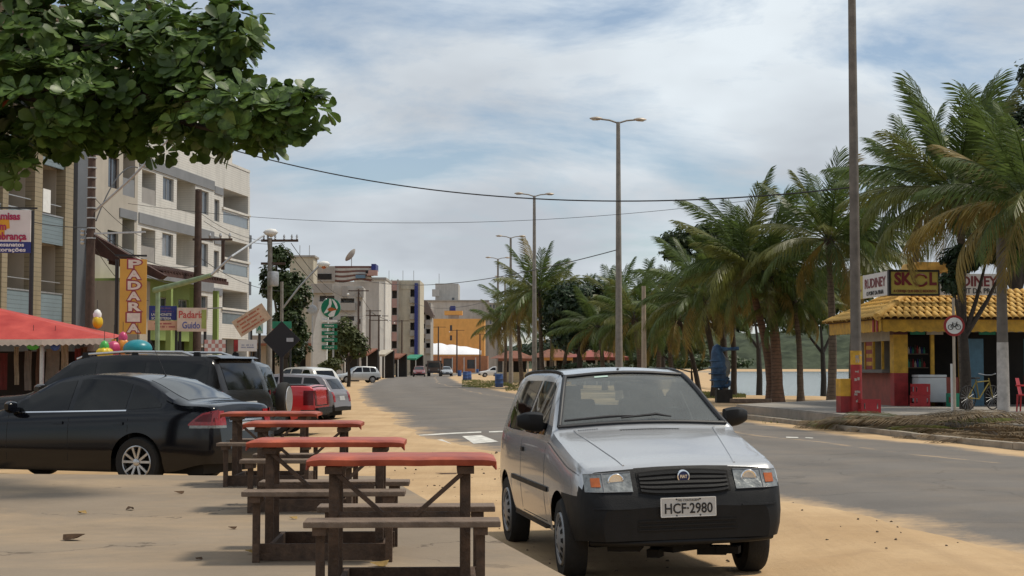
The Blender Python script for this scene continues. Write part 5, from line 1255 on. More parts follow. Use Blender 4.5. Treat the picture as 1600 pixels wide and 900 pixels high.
# things standing at the kiosk
m_fz = mat('freezer white', (.50, .52, .53), .4, 0, .06, 4)
def kpt(x, y, z=0):
    return kc + Vector((cos(KR) * x - sin(KR) * y, sin(KR) * x + cos(KR) * y, z))
t = thing('chest_freezer', 'white chest freezer standing in the kiosk doorway', 'freezer', kpt(1.0, -.12), KR)
mb = MB(); mb.b2(-.42, .42, -.3, .3, .12, .84); mb.build('cabinet', m_fz, t, bevel=.02)
mb = MB(); mb.b2(-.43, .43, -.31, .31, .85, .93); mb.build('lid', m_fz, t, bevel=.02)
for sx in (-.36, .36):
    mb = MB(); mb.b2(sx - .03, sx + .03, -.28, .28, 0, .12); mb.build('foot', m_dark, t)
m_crate = mat('red crate plastic', (.36, .02, .025), .45, 0, .12, 6)
def crate(label, loc, rz, m=m_crate, letter=None, sc=1.):
    t = thing('bottle_crate', label, 'crate', loc, rz, 'drink crates at the kiosk'); t.scale = (sc,) * 3
    for z0, z1 in ((0, .09), (.22, .30)):
        for x0, x1, y0, y1 in ((-.22, .22, -.16, -.145), (-.22, .22, .145, .16), (-.22, -.205, -.145, .145), (.205, .22, -.145, .145)):
            mb = MB(); mb.b2(x0, x1, y0, y1, z0, z1); mb.build('side_band', m, t)
    for x0, y0 in ((-.19, -.153), (.19, -.153), (-.19, .153), (.19, .153)):
        mb = MB(); mb.b2(x0 - .03, x0 + .03, y0 - .008, y0 + .008, .09, .22); mb.build('corner_post', m, t)
    mb = MB(); mb.b2(-.2, .2, -.14, .14, .005, .02); mb.build('bottom', m, t)
    mb = MB(); mb.b2(-.13, .13, -.157, -.149, .09, .22); mb.build('side_panel', m, t)
    for i in range(3):
        mb = MB(); mb.lathe([(.03, 0), (.033, .16), (.012, .22), (.012, .27), (.001, .27)], (-.12 + .12 * i, 0, .02), n=8); mb.build('bottle', m_darkin, t)
    return t
b0 = kpt(.55, -.6)
crate('red bottle crate at the bottom of the stack by the kiosk post', b0, KR + .05, sc=1.1)
crate('red bottle crate on top of the stack by the kiosk post', b0 + Vector((.02, .01, .335)), KR - .04, sc=1.1)
pz = Vector((XA(1356, 38.8), 38.8, SLAB_Z)); crate('red bottle crate lying at the foot of the painted lamp column', pz, .1, sc=1.15)
crate('dark green crate on the ground in front of the kiosk door', kpt(1.55, -1.0), KR, m_green, sc=1.3)
# red and yellow litter bin beside the column
t = thing('litter_bin', 'square bin painted yellow above and red below left of the lamp column', 'bin', (XA(1322, 39.2), 39.2, SLAB_Z), .1)
mb = MB(); mb.b2(-.22, .22, -.2, .2, 0, .42); mb.build('lower_half', m_red, t, bevel=.01)
mb = MB(); mb.b2(-.222, .222, -.202, .202, .42, .86); mb.build('upper_half', m_yel, t, bevel=.01)
# no-cycling sign
t = thing('road_sign', 'round no-cycling sign with red rim on a slim white post', 'sign', (XA(1490, 38.5), 38.5, .02), 0)
mb = MB(); mb.tube([(0, 0, 0), (0, 0, 3.15)], .035, 8); mb.build('post', m_pale, t)
zc = ZA(509, 38.5) - .02
mb = MB(); mb.b2(-.075, .0, .03, .07, 0, 1.5); mb.build('white_stake', m_white, t)
mb = MB(); mb.lathe([(.001, -.02), (.265, -.02), (.265, .0), (.001, .0)], (0, -.04, zc), axis='y', n=32); mb.build('disc', m_red, t, fixn=True)
mb = MB(); mb.lathe([(.001, -.028), (.205, -.028), (.205, -.02)], (0, -.04, zc), axis='y', n=32); mb.build('white_field', m_white, t, fixn=True)
bk = MB(); yy = -.075
for xx in (-.095, .095): bk.tube([(xx + .062 * cos(a), yy, zc - .035 + .062 * sin(a)) for a in [2 * pi * i / 18 for i in range(18)]], .008, 5, closed=True)
for a, b_ in (((-.095, -.035), (-.045, .045)), ((-.045, .045), (.06, .05)), ((-.045, .04), (.0, -.035)), ((.0, -.035), (.06, .05)), ((.05, .085), (.095, -.035)), ((-.095, -.035), (.0, -.035)), ((.05, .085), (.08, .09)), ((-.055, .075), (-.025, .075)), ((-.045, .045), (-.042, .075))):
    bk.bar((a[0], yy, zc + a[1]), (b_[0], yy, zc + b_[1]), .012, .012)
bk.build('bicycle_symbol', m_black, t)
# red plastic chair at the right edge
t = thing('plastic_chair', 'red plastic chair at the right edge beyond the whitewashed pole', 'chair', (XA(1602, 40), 40, SLAB_Z), R(60))
mb = MB(); mb.box((0, 0, .43), (.44, .42, .04)); mb.build('seat', m_crate, t, bevel=.012)
mb = MB(); rows = [[(-.22 + .44 * i / 6, .2 + .08 * j / 4 - .05 * abs(i - 3) / 3, .45 + .42 * j / 4) for i in range(7)] for j in range(5)]; mb.grid(rows); mb.build('backrest', m_crate, t, smooth=60)
for sx in (-.2, .2):
    for sy in (-.18, .18):
        mb = MB(); mb.tube([(sx, sy, .42), (sx * 1.1, sy * 1.15, 0)], [.028, .02], 6); mb.build('leg', m_crate, t)
    mb = MB(); mb.tube([(sx * 1.1, -.19, .43), (sx * 1.15, -.19, .66), (sx * 1.15, .22, .68)], .02, 6); mb.build('armrest', m_crate, t)
# parked bicycle leaning behind the sign
m_bik = mat('yellow bicycle paint', (.20, .15, .02), .5, 0, .1)
t = thing('bicycle', 'dull yellow framed bicycle leaning in the shade by the kiosk trunk', 'bicycle', (XA(1530, 41.5), 41.5, SLAB_Z), R(35))
for xx in (-.52, .52):
    mb = MB(); mb.tube([(xx + .32 * cos(a), 0, .33 + .32 * sin(a)) for a in [2 * pi * i / 26 for i in range(26)]], .018, 6, closed=True); w = mb.build('wheel', m_tyre, t, smooth=60)
    for q in range(8):
        a = pi * q / 8
        mb = MB(); mb.tube([(xx + .31 * cos(a), 0, .33 + .31 * sin(a)), (xx - .31 * cos(a), 0, .33 - .31 * sin(a))], .003, 4); mb.build('spoke', m_steel, w)
mb = MB()
for a, b_ in (((-.52, .33), (-.05, .30)), ((-.05, .30), (-.18, .82)), ((-.18, .75), (.36, .78)), ((-.05, .30), (.36, .72)), ((.36, .85), (.52, .33)), ((-.52, .33), (-.17, .75))): mb.tube([(a[0], 0, a[1]), (b_[0], 0, b_[1])], .018, 6)
mb.build('frame', m_bik, t)
mb = MB(); mb.box((-.19, 0, .86), (.24, .14, .05)); mb.build('saddle', m_dark, t, bevel=.015)
mb = MB(); mb.tube([(.30, -.28, .98), (.36, -.1, .94), (.36, .1, .94), (.30, .28, .98)], .014, 6); mb.build('handlebar', m_steel, t)
# a distant pair of kiosks under the palms
def small_kiosk(label, px, Y, w, m_roof, m_wall, zr=2.9, rz=.3, fasc=None):
    x = XA(px, Y); t = thing('beach_kiosk', label, 'kiosk', (x, Y, ground_z(x, Y)), rz, 'kiosks further along the beach')
    mb = MB(); mb.b2(-w / 2, w / 2, 0, 3, 0, .95); mb.build('counter_wall', m_wall, t)
    mb = MB(); mb.b2(-w / 2 + .1, w / 2 - .1, .6, 2.9, .95, 2.2); mb.build('dark_interior', m_darkin, t)
    for xx in (-w / 2, -w / 6, w / 6, w / 2 - .15):
        mb = MB(); mb.b2(xx, xx + .15, -.02, .13, 0, 2.25); mb.build('post', m_yel if fasc is None else m_offw, t)
    mb = MB(); mb.add([(-w / 2 - .6, -.7, 2.2), (w / 2 + .6, -.7, 2.2), (w / 2 + .6, 3.6, 2.2), (-w / 2 - .6, 3.6, 2.2), (-w / 5, 1.3, zr), (w / 5, 1.3, zr)], [(0, 1, 5, 4), (1, 2, 5), (2, 3, 4, 5), (3, 0, 4), (3, 2, 1, 0)]); mb.build('roof', m_roof, t)
    mb = MB(); mb.b2(-w / 2 - .55, w / 2 + .55, -.68, -.64, 1.95, 2.2); mb.build('awning', fasc or m_yel, t)
    return t
m_rtile = mat('red roof tile', (.19, .075, .045), .8, 0, .3, 2.5, .5, 12)
small_kiosk('small kiosk with red tiled roof and orange awning beneath the far palms', 874, 128, 2.6, m_rtile, m_yel, fasc=mat('orange awning', (.55, .25, .06), .6))
small_kiosk('pale kiosk with red tiles left of the orange awning kiosk', 806, 140, 2.4, m_rtile, mat('sand yellow wall', (.45, .38, .24), .8), rz=.2, fasc=m_rtile)
small_kiosk('dark red kiosk half hidden by palms behind the silver car roof', 940, 122, 3.0, m_kwall, mat('grey blue wall', (.13, .15, .17), .8), rz=.3, fasc=m_kwall, zr=2.75)
# ------------------------------------------------------------------ blue barrels on the verge
m_barrel = mat('blue plastic barrel', (.03, .075, .22), .5, 0, .25, 4)
def barrel(px, py, label, tilt=0, h=.92):
    p = G(px, py); t = thing('barrel', label, 'barrel', (p.x, p.y, ground_z(p.x, p.y) - .01), rnd(0, 3), 'blue litter barrels along the verge'); t.rotation_euler.x = tilt
    mb = MB(); mb.lathe([(.27, 0), (.29, .03), (.29, .28), (.305, .30), (.29, .32), (.29, .58), (.305, .60), (.29, .62), (.285, h - .04), (.27, h), (.25, h), (.25, .1), (.001, .1)], n=20); mb.build('drum', m_barrel, t, smooth=40)
    mb = MB(); mb.lathe([(.275, h - .02), (.298, h - .01), (.298, h + .015), (.27, h + .02)], n=20); mb.build('rim', m_barrel, t, smooth=40)
barrel(780, 605, 'nearest blue barrel on the verge left of the silver car roof', R(-4))
barrel(727, 594.5, 'blue barrel in the middle group on the verge', R(3))
barrel(733, 594, 'blue barrel right behind its neighbour in the verge group', R(-5))
barrel(718, 588, 'farther blue barrel at the left end of the verge group', 0)
barrel(746, 583, 'small distant blue barrel before the white car', 0)
# ------------------------------------------------------------------ blue sea-horse sculpture on a block
t = thing('sculpture', 'blue sea-horse sculpture with a long snout on a dark block by the lagoon', 'sculpture', (XA(1130, 62), 62, -.02), 0)
m_sea = mat('sculpture blue', (.02, .05, .12), .5, 0, .5, 4, .4, 14, col2=(.035, .085, .16)); m_sea2 = mat('sculpture belly', (.16, .17, .16), .6, 0, .35, 5, .4, 14)
mb = MB(); mb.b2(-.32, .32, -.3, .3, 0, .55); mb.build('block', mat('dark stone block', (.03, .026, .022), .9, 0, .3, 4), t, bevel=.03)
mb = MB(); mb.b2(.32, .75, -.2, .2, 0, .14); mb.build('step', mat('dark stone block', (.03, .026, .022)), t)
s_ = 62 / F
def sp_(px, py): return ((px - 1130) * s_, 0, ZA(py, 62) + .02)
mb = MB(); mb.tube([sp_(1121, 607), sp_(1122, 600), sp_(1123, 588), sp_(1124, 575), sp_(1122, 562), sp_(1120, 551), sp_(1121, 543), sp_(1123, 539)], [.16, .22, .30, .34, .31, .24, .20, .10], 14); body_ = mb.build('body', m_sea, t, smooth=60)
mb = MB(); mb.tube([sp_(1128, 594), sp_(1132, 582), sp_(1132, 568), sp_(1128, 556)], [.12, .22, .24, .10], 12); mb.build('belly', m_sea2, t, smooth=60)
mb = MB(); mb.tube([sp_(1126, 546), sp_(1138, 545.5), sp_(1154, 544.5)], [.11, .065, .085], 10); mb.build('snout', m_sea, t, smooth=60)
mb = MB(); pts = []
for i in range(18):
    a = -pi * .5 - i / 17 * pi * 1.7; r = 8.5 * (1 - .5 * i / 17); pts.append(sp_(1135 + cos(a) * r * .9, 597 - sin(a) * -r))
mb.tube([sp_(1122, 606)] + pts, [.16] + [.15 - .006 * i for i in range(18)], 10); mb.build('tail', m_sea, t, smooth=60)
for i in range(6):
    f = i / 5; q = Vector(sp_(1121, 604 - 50 * f)); mb = MB(); rr_ = .24 + .12 * sin(pi * f); mb.tube([(q.x + rr_ * cos(a), rr_ * sin(a), q.z) for a in [2 * pi * j / 14 for j in range(14)]], .03, 5, closed=True); mb.build('rib', m_sea, body_, smooth=60)
mb = MB(); mb.plateXZ([(-.36, 1.75), (-.22, 1.9), (-.22, 1.2), (-.40, 1.35)], -.04, .04); mb.build('fin', m_sea, t, bevel=.01)
# timber logs by the sculpture
o = MB(); o.box((0, 0, .12), (1.6, .35, .16)); o.box((-.6, 0, .02), (.2, .3, .1)); o.box((.6, 0, .02), (.2, .3, .1)); o = o.build('bench_log', m_bench, None, bevel=.03, loc=(XA(1172, 60), 60, 0), rot=(0, 0, -.2)); tag(o, 'low weathered timber log lying near the thick palm trunk', 'log')
# ------------------------------------------------------------------ buildings on the left
m_brick = None
def siding(name, col, gap=.11, dark=.75, hz=True):
    """plaster or tile cladding with thin horizontal joints"""
    m = mat(name, col, .75, 0, .09, 1.1)
    t, b, o = nodes_of(m); c = N(t, 'ShaderNodeTexCoord'); s_ = N(t, 'ShaderNodeSeparateXYZ'); L(t, c.outputs['Object'], s_.inputs[0])
    fr = MA(t, 'FRACT', MA(t, 'DIVIDE', s_.outputs[2], gap)); ln = MA(t, 'LESS_THAN', fr, .14)
    src = b.inputs['Base Color'].links[0].from_socket
    st = N(t, 'ShaderNodeMapping'); st.inputs['Scale'].default_value = (1.4, 1.4, .16); L(t, c.outputs['Object'], st.inputs[0])
    streak = ramp(t, pnoise(t, st.outputs[0], 1.3, 6, .6), [(.5, (0, 0, 0)), (.78, (.5, .5, .5))])
    c1 = mixc(t, streak, src, tuple(x * .55 for x in col))
    L(t, mixc(t, MA(t, 'MULTIPLY', ln, .8), c1, tuple(x * dark for x in col)), b.inputs['Base Color'])
    bp = N(t, 'ShaderNodeBump'); bp.inputs['Strength'].default_value = .35; bp.inputs['Distance'].default_value = .02; bp.invert = True
    L(t, ln, bp.inputs['Height']); L(t, bp.outputs[0], b.inputs['Normal']); return m
def stained(name, col, amt=.5):
    m = mat(name, col, .85, 0, .1, .8); t, b, o = nodes_of(m); c = N(t, 'ShaderNodeTexCoord'); src = b.inputs['Base Color'].links[0].from_socket
    st = N(t, 'ShaderNodeMapping'); st.inputs['Scale'].default_value = (1.2, 1.2, .12); L(t, c.outputs['Object'], st.inputs[0])
    f = ramp(t, pnoise(t, st.outputs[0], 1.0, 7, .62), [(.46, (0, 0, 0)), (.8, (amt,) * 3)])
    L(t, mixc(t, f, src, tuple(x * .42 for x in col)), b.inputs['Base Color']); return m
m_whiteT = siding('white tile cladding', (.60, .58, .54), .12, .66)
m_plainW = stained('white render stained', (.62, .595, .55), .45)
m_beige = stained('beige render', (.40, .35, .285), .4)
m_brickT = siding('ochre brick cladding', (.27, .225, .15), .16, .55)
m_band = mat('grey band paint', (.20, .205, .215), .7, 0, .12, 1)
m_recess = stained('recess wall yellowish', (.46, .40, .29), .3)
m_recess2 = stained('recess wall grey', (.30, .285, .27), .3)
m_blueb = siding('blue balcony boards', (.17, .22, .245), .14, .6)
m_greycol = mat('blue grey render', (.115, .125, .14), .8, 0, .15, 1)
m_frame = mat('window frame', (.30, .30, .29), .5)
m_curt = mat('window curtain', (.22, .24, .27), .8, 0, .2, 3)
class Bld:
    def __init__(s, name, label, origin, ang, z0=0, cat='building'):
        """origin: near corner of the street facade, ang: bearing of the facade (from +Y to +X); local x runs along the facade away, -y faces the street"""
        s.a = ang; s.t = thing(name, label, cat, (origin[0], origin[1], z0), pi / 2 - ang)
    def facade(s, Ln, z0, z1, holes, m, depth=10, y=0, x0=0, name='wall', ends=True):
        xs = sorted(set([x0, x0 + Ln] + [h[0] for h in holes] + [h[1] for h in holes])); zs = sorted(set([z0, z1] + [h[2] for h in holes] + [h[3] for h in holes])); mb = MB()
        def inh(x, z): return any(h[0] < x < h[1] and h[2] < z < h[3] for h in holes)
        for i in range(len(xs) - 1):
            for j in range(len(zs) - 1):
                if not inh((xs[i] + xs[i + 1]) / 2, (zs[j] + zs[j + 1]) / 2):
                    mb.add([(xs[i], y, zs[j]), (xs[i + 1], y, zs[j]), (xs[i + 1], y, zs[j + 1]), (xs[i], y, zs[j + 1])], [(0, 1, 2, 3)])
        a, b, d = x0, x0 + Ln, y + depth
        mb.add([(a, y, z0), (b, y, z0), (b, d, z0), (a, d, z0), (a, y, z1), (b, y, z1), (b, d, z1), (a, d, z1)], [(3, 0, 4, 7), (1, 2, 6, 5), (2, 3, 7, 6), (4, 5, 6, 7)])
        for h in holes:
            r = h[4] if len(h) > 4 else .14; xa, xb, za, zb = h[:4]
            mb.add([(xa, y, za), (xb, y, za), (xb, y, zb), (xa, y, zb), (xa, y + r, za), (xb, y + r, za), (xb, y + r, zb), (xa, y + r, zb)], [(0, 4, 5, 1), (1, 5, 6, 2), (2, 6, 7, 3), (3, 7, 4, 0)])
        o = mb.build(name, m, s.t)
        return o
    def window(s, xa, xb, za, zb, y=.10, m=None, n=2, par=None, curtain=False):
        w = MB(); t_ = .05
        w.b2(xa, xa + t_, y, y + .05, za, zb); w.b2(xb - t_, xb, y, y + .05, za, zb); w.b2(xa + t_, xb - t_, y, y + .05, za, za + t_); w.b2(xa + t_, xb - t_, y, y + .05, zb - t_, zb)
        for i in range(1, n): xx = xa + (xb - xa) * i / n; w.b2(xx - .02, xx + .02, y + .003, y + .047, za + t_, zb - t_)
        f = w.build('window', m or m_frame, par or s.t)
        for i in range(n):
            p = MB(); x0 = xa + t_ + (xb - xa - 2 * t_) * i / n; x1 = xa + t_ + (xb - xa - 2 * t_) * (i + 1) / n
            p.b2(x0 + .012, x1 - .012, y + .022, y + .03, za + t_, zb - t_); p.build('pane', m_winglass if not (curtain and i == 0) else m_curt, f)
        return f
    def box(s, x0, x1, y0, y1, z0, z1, m, name, bevel=0, par=None):
        mb = MB(); mb.b2(x0, x1, y0, y1, z0, z1); return mb.build(name, m, par or s.t, bevel=bevel)
def at_line(px, X0, Y0, a):
    """where the sight line through column px meets a facade line; returns distance along it from (X0,Y0)"""
    k_ = (px - 800) / F; d = (sin(a), cos(a)); s_ = (k_ * Y0 - X0) / (d[0] - k_ * d[1]); return s_, Y0 + s_ * d[1]
# ---- white stepped flats
aC = R(8); oC = (-18.06, 70.0)
def cx_(px): return at_line(px, *oC, aC)[0]
C = Bld('apartment_building', 'white four-storey flats with grey bands and recessed balconies behind the bakery', oC, aC)
holes = []; wins = []; recs = []
for fl, (zs_) in enumerate((9.72, 6.92, 4.12, 1.4)):
    wins.append((cx_(252), cx_(269), zs_, zs_ + 1.15)); wins.append((cx_(310), cx_(324), zs_ - .15, zs_ + 1.1)); wins.append((cx_(333), cx_(341), zs_ - .35, zs_ + .85))
    recs.append((cx_(219), cx_(241), zs_ - .45, zs_ + 1.15, 1.3)); recs.append((cx_(274), cx_(303), zs_ - .30, zs_ + 1.45, 1.3)); recs.append((cx_(347), cx_(386), zs_ - .30, zs_ + 1.62, 1.5))
LC = cx_(388)
C.facade(LC, 0, 12.75, [w + (.14,) for w in wins] + recs, m_whiteT, 11)
for w in wins: C.window(*w, curtain=random.random() < .4)
for i, r_ in enumerate(recs):
    col = i % 3; mm = (m_recess2, m_recess, m_recess2)[col]
    C.box(r_[0] + .01, r_[1] - .01, r_[4] - .05, r_[4] + .05, r_[2], r_[3], mm, 'recess_wall')
    if col != 1:
        C.box(r_[0] + .6, r_[0] + 1.5, r_[4] - .09, r_[4] - .05, r_[2], r_[3] - .35, m_winglass, 'balcony_door')
    if col == 2:
        b_ = C.box(r_[0] + .02, r_[1] - .02, .03, .07, r_[2] + .02, r_[2] + .62, mat('balcony glass', (.17, .20, .225), .15, 0, .1, 2, spec=.7), 'balcony_panel')
        C.box(r_[0], r_[1], -.01, .09, r_[2] + .62, r_[2] + .70, m_white, 'handrail', par=b_)
    elif col == 0:
        C.box(r_[0] + .02, r_[1] - .02, .03, .08, r_[2], r_[2] + .75, m_recess2, 'balcony_panel')
for z in (11.0, 8.25, 5.45, 2.65):
    C.box(cx_(214), cx_(332), -.06, .0, z, z + .5, m_band, 'band'); 
    C.box(cx_(333), cx_(346), -.05, .0, z - .12, z + .28, m_band, 'band')
    C.box(cx_(345), LC, -.10, 0, z - .85, z + .05 - .9 + .12, m_plainW, 'slab_edge')
C.facade(cx_(412) - LC - .2, 0, 12.3, [(LC + .9, LC + 1.5, z, z + 1.35) for z in (8.9, 6.1, 3.3)] + [(LC + 2.1, LC + 2.9, z - .3, z + 1.5, .8) for z in (8.9, 6.1, 3.3)], m_plainW, 9, y=.9, x0=LC + .01, name='rear_wing')
for z in (8.9, 6.1, 3.3):
    C.window(LC + .9, LC + 1.5, z, z + 1.35, 1.0, n=1); C.box(LC + 2.1, LC + 2.9, 1.65, 1.72, z - .3, z + 1.5, m_darkin, 'recess_wall'); C.box(LC + 2.05, LC + 2.95, .78, .88, z - .35, z + .45, m_greycol, 'balcony_panel')
# penthouse
C.facade(13.5, 12.76, 15.2, [(cx_(349) , cx_(357), 13.3, 14.6)], m_plainW, 6, y=2.4, x0=cx_(300), name='penthouse')
C.box(cx_(300) - .3, LC + .3, 2.0, 9, 15.2, 15.4, m_plainW, 'penthouse_roof')
C.window(cx_(349), cx_(357), 13.3, 14.6, 2.5)
C.box(.0, LC, -.03, .22, 12.76, 12.9, m_plainW, 'coping')
# ---- flats with blue balconies, brick pilasters; beige stair block
aA = R(8); oA = (-17.4, 45.2)
def ax_(px): return at_line(px, *oA, aA)[0]
Bb = Bld('apartment_building', 'flats at the left edge with blue balcony fronts between ochre brick pilasters', oA, aA)
LA = ax_(101); rec = []
for z in (3.35, 6.05, 8.75, 11.4):
    for p0, p1 in ((-95, -15), (-6, 36), (48, 84)): rec.append((ax_(p0), ax_(p1), z, z + 2.35, 1.4))
Bb.facade(LA, 0, 14.2, rec, m_beige, 11)
for i, r_ in enumerate(rec):
    Bb.box(r_[0] + .01, r_[1] - .01, 1.36, 1.44, r_[2], r_[3], m_beige, 'recess_wall')
    Bb.box(r_[0] + .5, r_[0] + 1.3, 1.30, 1.36, r_[2], r_[2] + 1.95, m_winglass if i % 2 else m_curt, 'balcony_door')
    b_ = Bb.box(r_[0] - .05, r_[1] + .05, -.28, -.20, r_[2] - .35, r_[2] + .62, m_blueb, 'balcony_front')
    Bb.box(r_[0] - .05, r_[1] + .05, -.30, -.18, r_[2] + .62, r_[2] + .67, m_steel, 'handrail', par=b_)
    if i % 3: Bb.box(r_[0] + .1, r_[1] - .1, -.26, -.22, r_[2] + 1.02, r_[2] + 1.05, m_steel, 'upper_rail', par=b_)
    Bb.box(r_[0], r_[1], -.2, 1.36, r_[2] - .12, r_[2] - .01, m_beige, 'balcony_slab')
for p0, p1 in ((-15, -6), (36, 48), (84.5, 97)):
    Bb.box(ax_(p0), ax_(p1), -.35, -.0, 0, 14.3, m_brickT, 'pilaster')
Bb.box(ax_(50), ax_(62), -.33, -.29, 6.75, 7.55, m_white, 'hanging_notice')
S2 = Bld('apartment_building', 'narrow beige stair block with tall brown windows right of the blue balconies', (oA[0] + sin(aA) * (LA + .05), oA[1] + cos(aA) * (LA + .05)), aA)
LB = ax_(212) - LA
def bx_(px): return ax_(px) - LA - .05
w2 = [(bx_(166), bx_(183), z, z + 1.2) for z in (8.35, 5.5)] + [(bx_(101), bx_(104.5), z, z + 1.5) for z in (7.9, 5.2)] + [(bx_(124), bx_(131), z, z + 1.3) for z in (8.0, 5.2)]
r2 = [(bx_(189), bx_(208), z, z + 1.9, .8) for z in (8.2, 5.4, 2.6)]
S2.facade(LB, 0, 13.4, [w + (.16,) for w in w2] + r2, stained('pale beige render', (.43, .385, .325), .35), 10)
m_brnf = mat('brown window frame', (.05, .03, .025), .6)
for w in w2: S2.window(*w, m=m_brnf, n=2)
for r_ in r2:
    S2.box(r_[0], r_[1], .75, .85, r_[2], r_[3], m_recess2, 'recess_wall'); S2.box(r_[0], r_[1], .02, .1, r_[2], r_[2] + .7, m_band, 'balcony_panel')
S2.box(bx_(106), bx_(123), -.30, 0, 0, 13.6, m_greycol, 'grey_column')
S2.box(bx_(184), bx_(211), -.04, 0, 7.3, 7.65, m_band, 'band')
S2.box(bx_(150), bx_(189), -.55, -.0, 2.6, 2.85, m_darkin, 'shop_canopy')
# dark shop openings under the flats
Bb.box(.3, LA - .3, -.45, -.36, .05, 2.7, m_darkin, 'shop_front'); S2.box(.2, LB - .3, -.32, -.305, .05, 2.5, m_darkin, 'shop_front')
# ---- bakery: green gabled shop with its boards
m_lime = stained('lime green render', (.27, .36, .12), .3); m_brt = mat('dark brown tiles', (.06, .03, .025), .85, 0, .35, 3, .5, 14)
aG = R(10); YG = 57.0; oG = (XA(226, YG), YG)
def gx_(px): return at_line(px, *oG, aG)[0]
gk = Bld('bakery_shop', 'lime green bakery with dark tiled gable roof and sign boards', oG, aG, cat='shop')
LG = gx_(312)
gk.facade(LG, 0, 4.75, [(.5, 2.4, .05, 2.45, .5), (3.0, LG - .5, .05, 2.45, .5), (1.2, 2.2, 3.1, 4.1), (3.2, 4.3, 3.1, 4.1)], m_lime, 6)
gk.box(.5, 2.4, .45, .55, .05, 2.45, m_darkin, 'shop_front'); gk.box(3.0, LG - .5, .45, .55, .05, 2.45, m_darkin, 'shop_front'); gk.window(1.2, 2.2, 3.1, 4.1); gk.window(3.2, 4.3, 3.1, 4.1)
for x in (.3, 2.6, LG - .4): gk.box(x, x + .18, -.9, -.7, 0, 4.5, m_lime, 'porch_post')
mb = MB(); mb.add([(-1.0, -1.1, 4.75), (LG + .3, -1.1, 4.75), (LG + .3, 1.0, 5.2), (-1.0, 1.0, 5.2), (-1.0, -1.1, 4.9), (LG + .3, -1.1, 4.9), (LG + .3, 1.0, 5.35), (-1.0, 1.0, 5.35)], [(0, 3, 2, 1), (4, 5, 6, 7), (0, 1, 5, 4), (1, 2, 6, 5), (2, 3, 7, 6), (3, 0, 4, 7)]); rf2 = mb.build('roof', m_brt, gk.t)
for i in range(24):
    mb = MB(); x = -.95 + i * (LG + 1.2) / 24; mb.tube([(x, -1.12, 4.93), (x, 1.0, 5.38)], .075, 6); mb.build('tile_row', m_brt, rf2, smooth=60)
mb = MB(); mb.prism([(-1.1, 4.6), (3.1, 6.2), (3.1, 6.9), (2.6, 6.9), (-1.3, 4.75)], .35, Matrix.Translation((-1.3, 0, 0)) @ Matrix(((0, 0, 1, 0), (1, 0, 0, 0), (0, 1, 0, 0), (0, 0, 0, 1)))); mb.build('gable_board', m_brt, gk.t, fixn=True)
gk.box(-.9, .0, -.2, 5, 0, 4.6, m_beige, 'side_wall')
def board(name, label, px0, px1, py0, py1, Y, rz, m, posts=True, th=.08, cat='sign', yaw=0, post_m=None, lean=0):
    """upright sign board; returns root (origin at board centre bottom on the ground) and plate; local face looks to -y"""
    c = A((px0 + px1) / 2, (py0 + py1) / 2, Y); w = (px1 - px0) / F * Y / max(.3, cos(rz)); h = (py1 - py0) / F * Y
    z0 = ground_z(c.x, c.y); t = thing(name, label, cat, (c.x, c.y, z0), rz); zc = c.z - z0
    mb = MB(); mb.box((0, 0, zc), (w, th, h)); pl_ = mb.build('panel', m, t, bevel=.004)
    if posts:
        for sx in ((-.42, .42) if posts is True else posts):
            q = MB(); q.tube([(sx * w, th, 0), (sx * w, th, zc + h / 2)], .05, 8); q.build('post', post_m or m_dark, t)
    return t, pl_, w, h, zc
m_orangeS = mat('orange yellow sign', (.62, .33, .06), .5, 0, .1, 2); m_padr = mat('bakery letter rim', (.30, .05, .06), .5); m_padw = mat('letter cream', (.66, .55, .48), .5)
t, pl_, w, h, zc = board('shop_sign', 'tall orange vertical sign spelling PADARIA in cream letters', 188, 228, 405, 522, 41, R(12), m_orangeS, posts=(-.62,), th=.14)
for i, ch in enumerate('PADARIA'):
    z = zc + h / 2 - h * (i + .5) / 7
    text(ch, .32, m_padr, pl_, (.02, -.074, z), bold=.035, width=.42, name='letter_rim', ext=.002); text(ch, .30, m_padw, pl_, (.02, -.080, z), bold=.012, width=.34, name='letter', ext=.003)
mb = MB(); mb.bar((-w * .7, 0, zc + h / 2 + .1), (w * .5, 0, zc + h / 2 + .1), .06, .05); mb.build('hanger', m_dark, t)
# bakery boards
t, pl_, w, h, zc = board('shop_sign', 'navy blue board with faded white lines beside the PADARIA sign', 234, 275, 478, 500, 52, R(14), m_navy, posts=False)
print_lines(pl_, mat('faded mauve print', (.13, .07, .16), .6), -w * .38, w * .42, zc, zc + h * .45, -.042, 2, 5)
for i, s_ in enumerate(('LANCHONETE', 'SORVETERIA')): text(s_, .12, m_offw, pl_, (-.05, -.045, zc - h * .12 - i * .13), bold=.003, width=w * .72)
t, pl_, w, h, zc = board('shop_sign', 'long peach board under the navy board on the bakery', 232, 277, 501, 516, 52, R(14), mat('peach board', (.55, .33, .22), .6), posts=(-.45, .45)); print_lines(pl_, m_padr, -w * .3, w * .42, zc - h * .3, zc + h * .35, -.042, 2, 8)
t, pl_, w, h, zc = board('shop_sign', 'pale board reading Padaria Guido with red and blue letters', 278, 322, 481, 518, 52, R(14), mat('pale pink board', (.58, .46, .38), .6), posts=(-.4, .45))
text('Padaria', .34, mat('sign red', (.45, .07, .06), .5), pl_, (-.03, -.045, zc + .16), bold=.006, width=w * .85); text('Guido', .32, mat('sign blue', (.08, .10, .30), .5), pl_, (-.03, -.045, zc - .2), bold=.006, width=w * .6)
mb = MB(); mb.b2(w * .32, w * .48, -.05, -.042, zc - .3, zc + .34); mb.build('print_patch', mat('print green', (.30, .34, .10), .6), pl_)
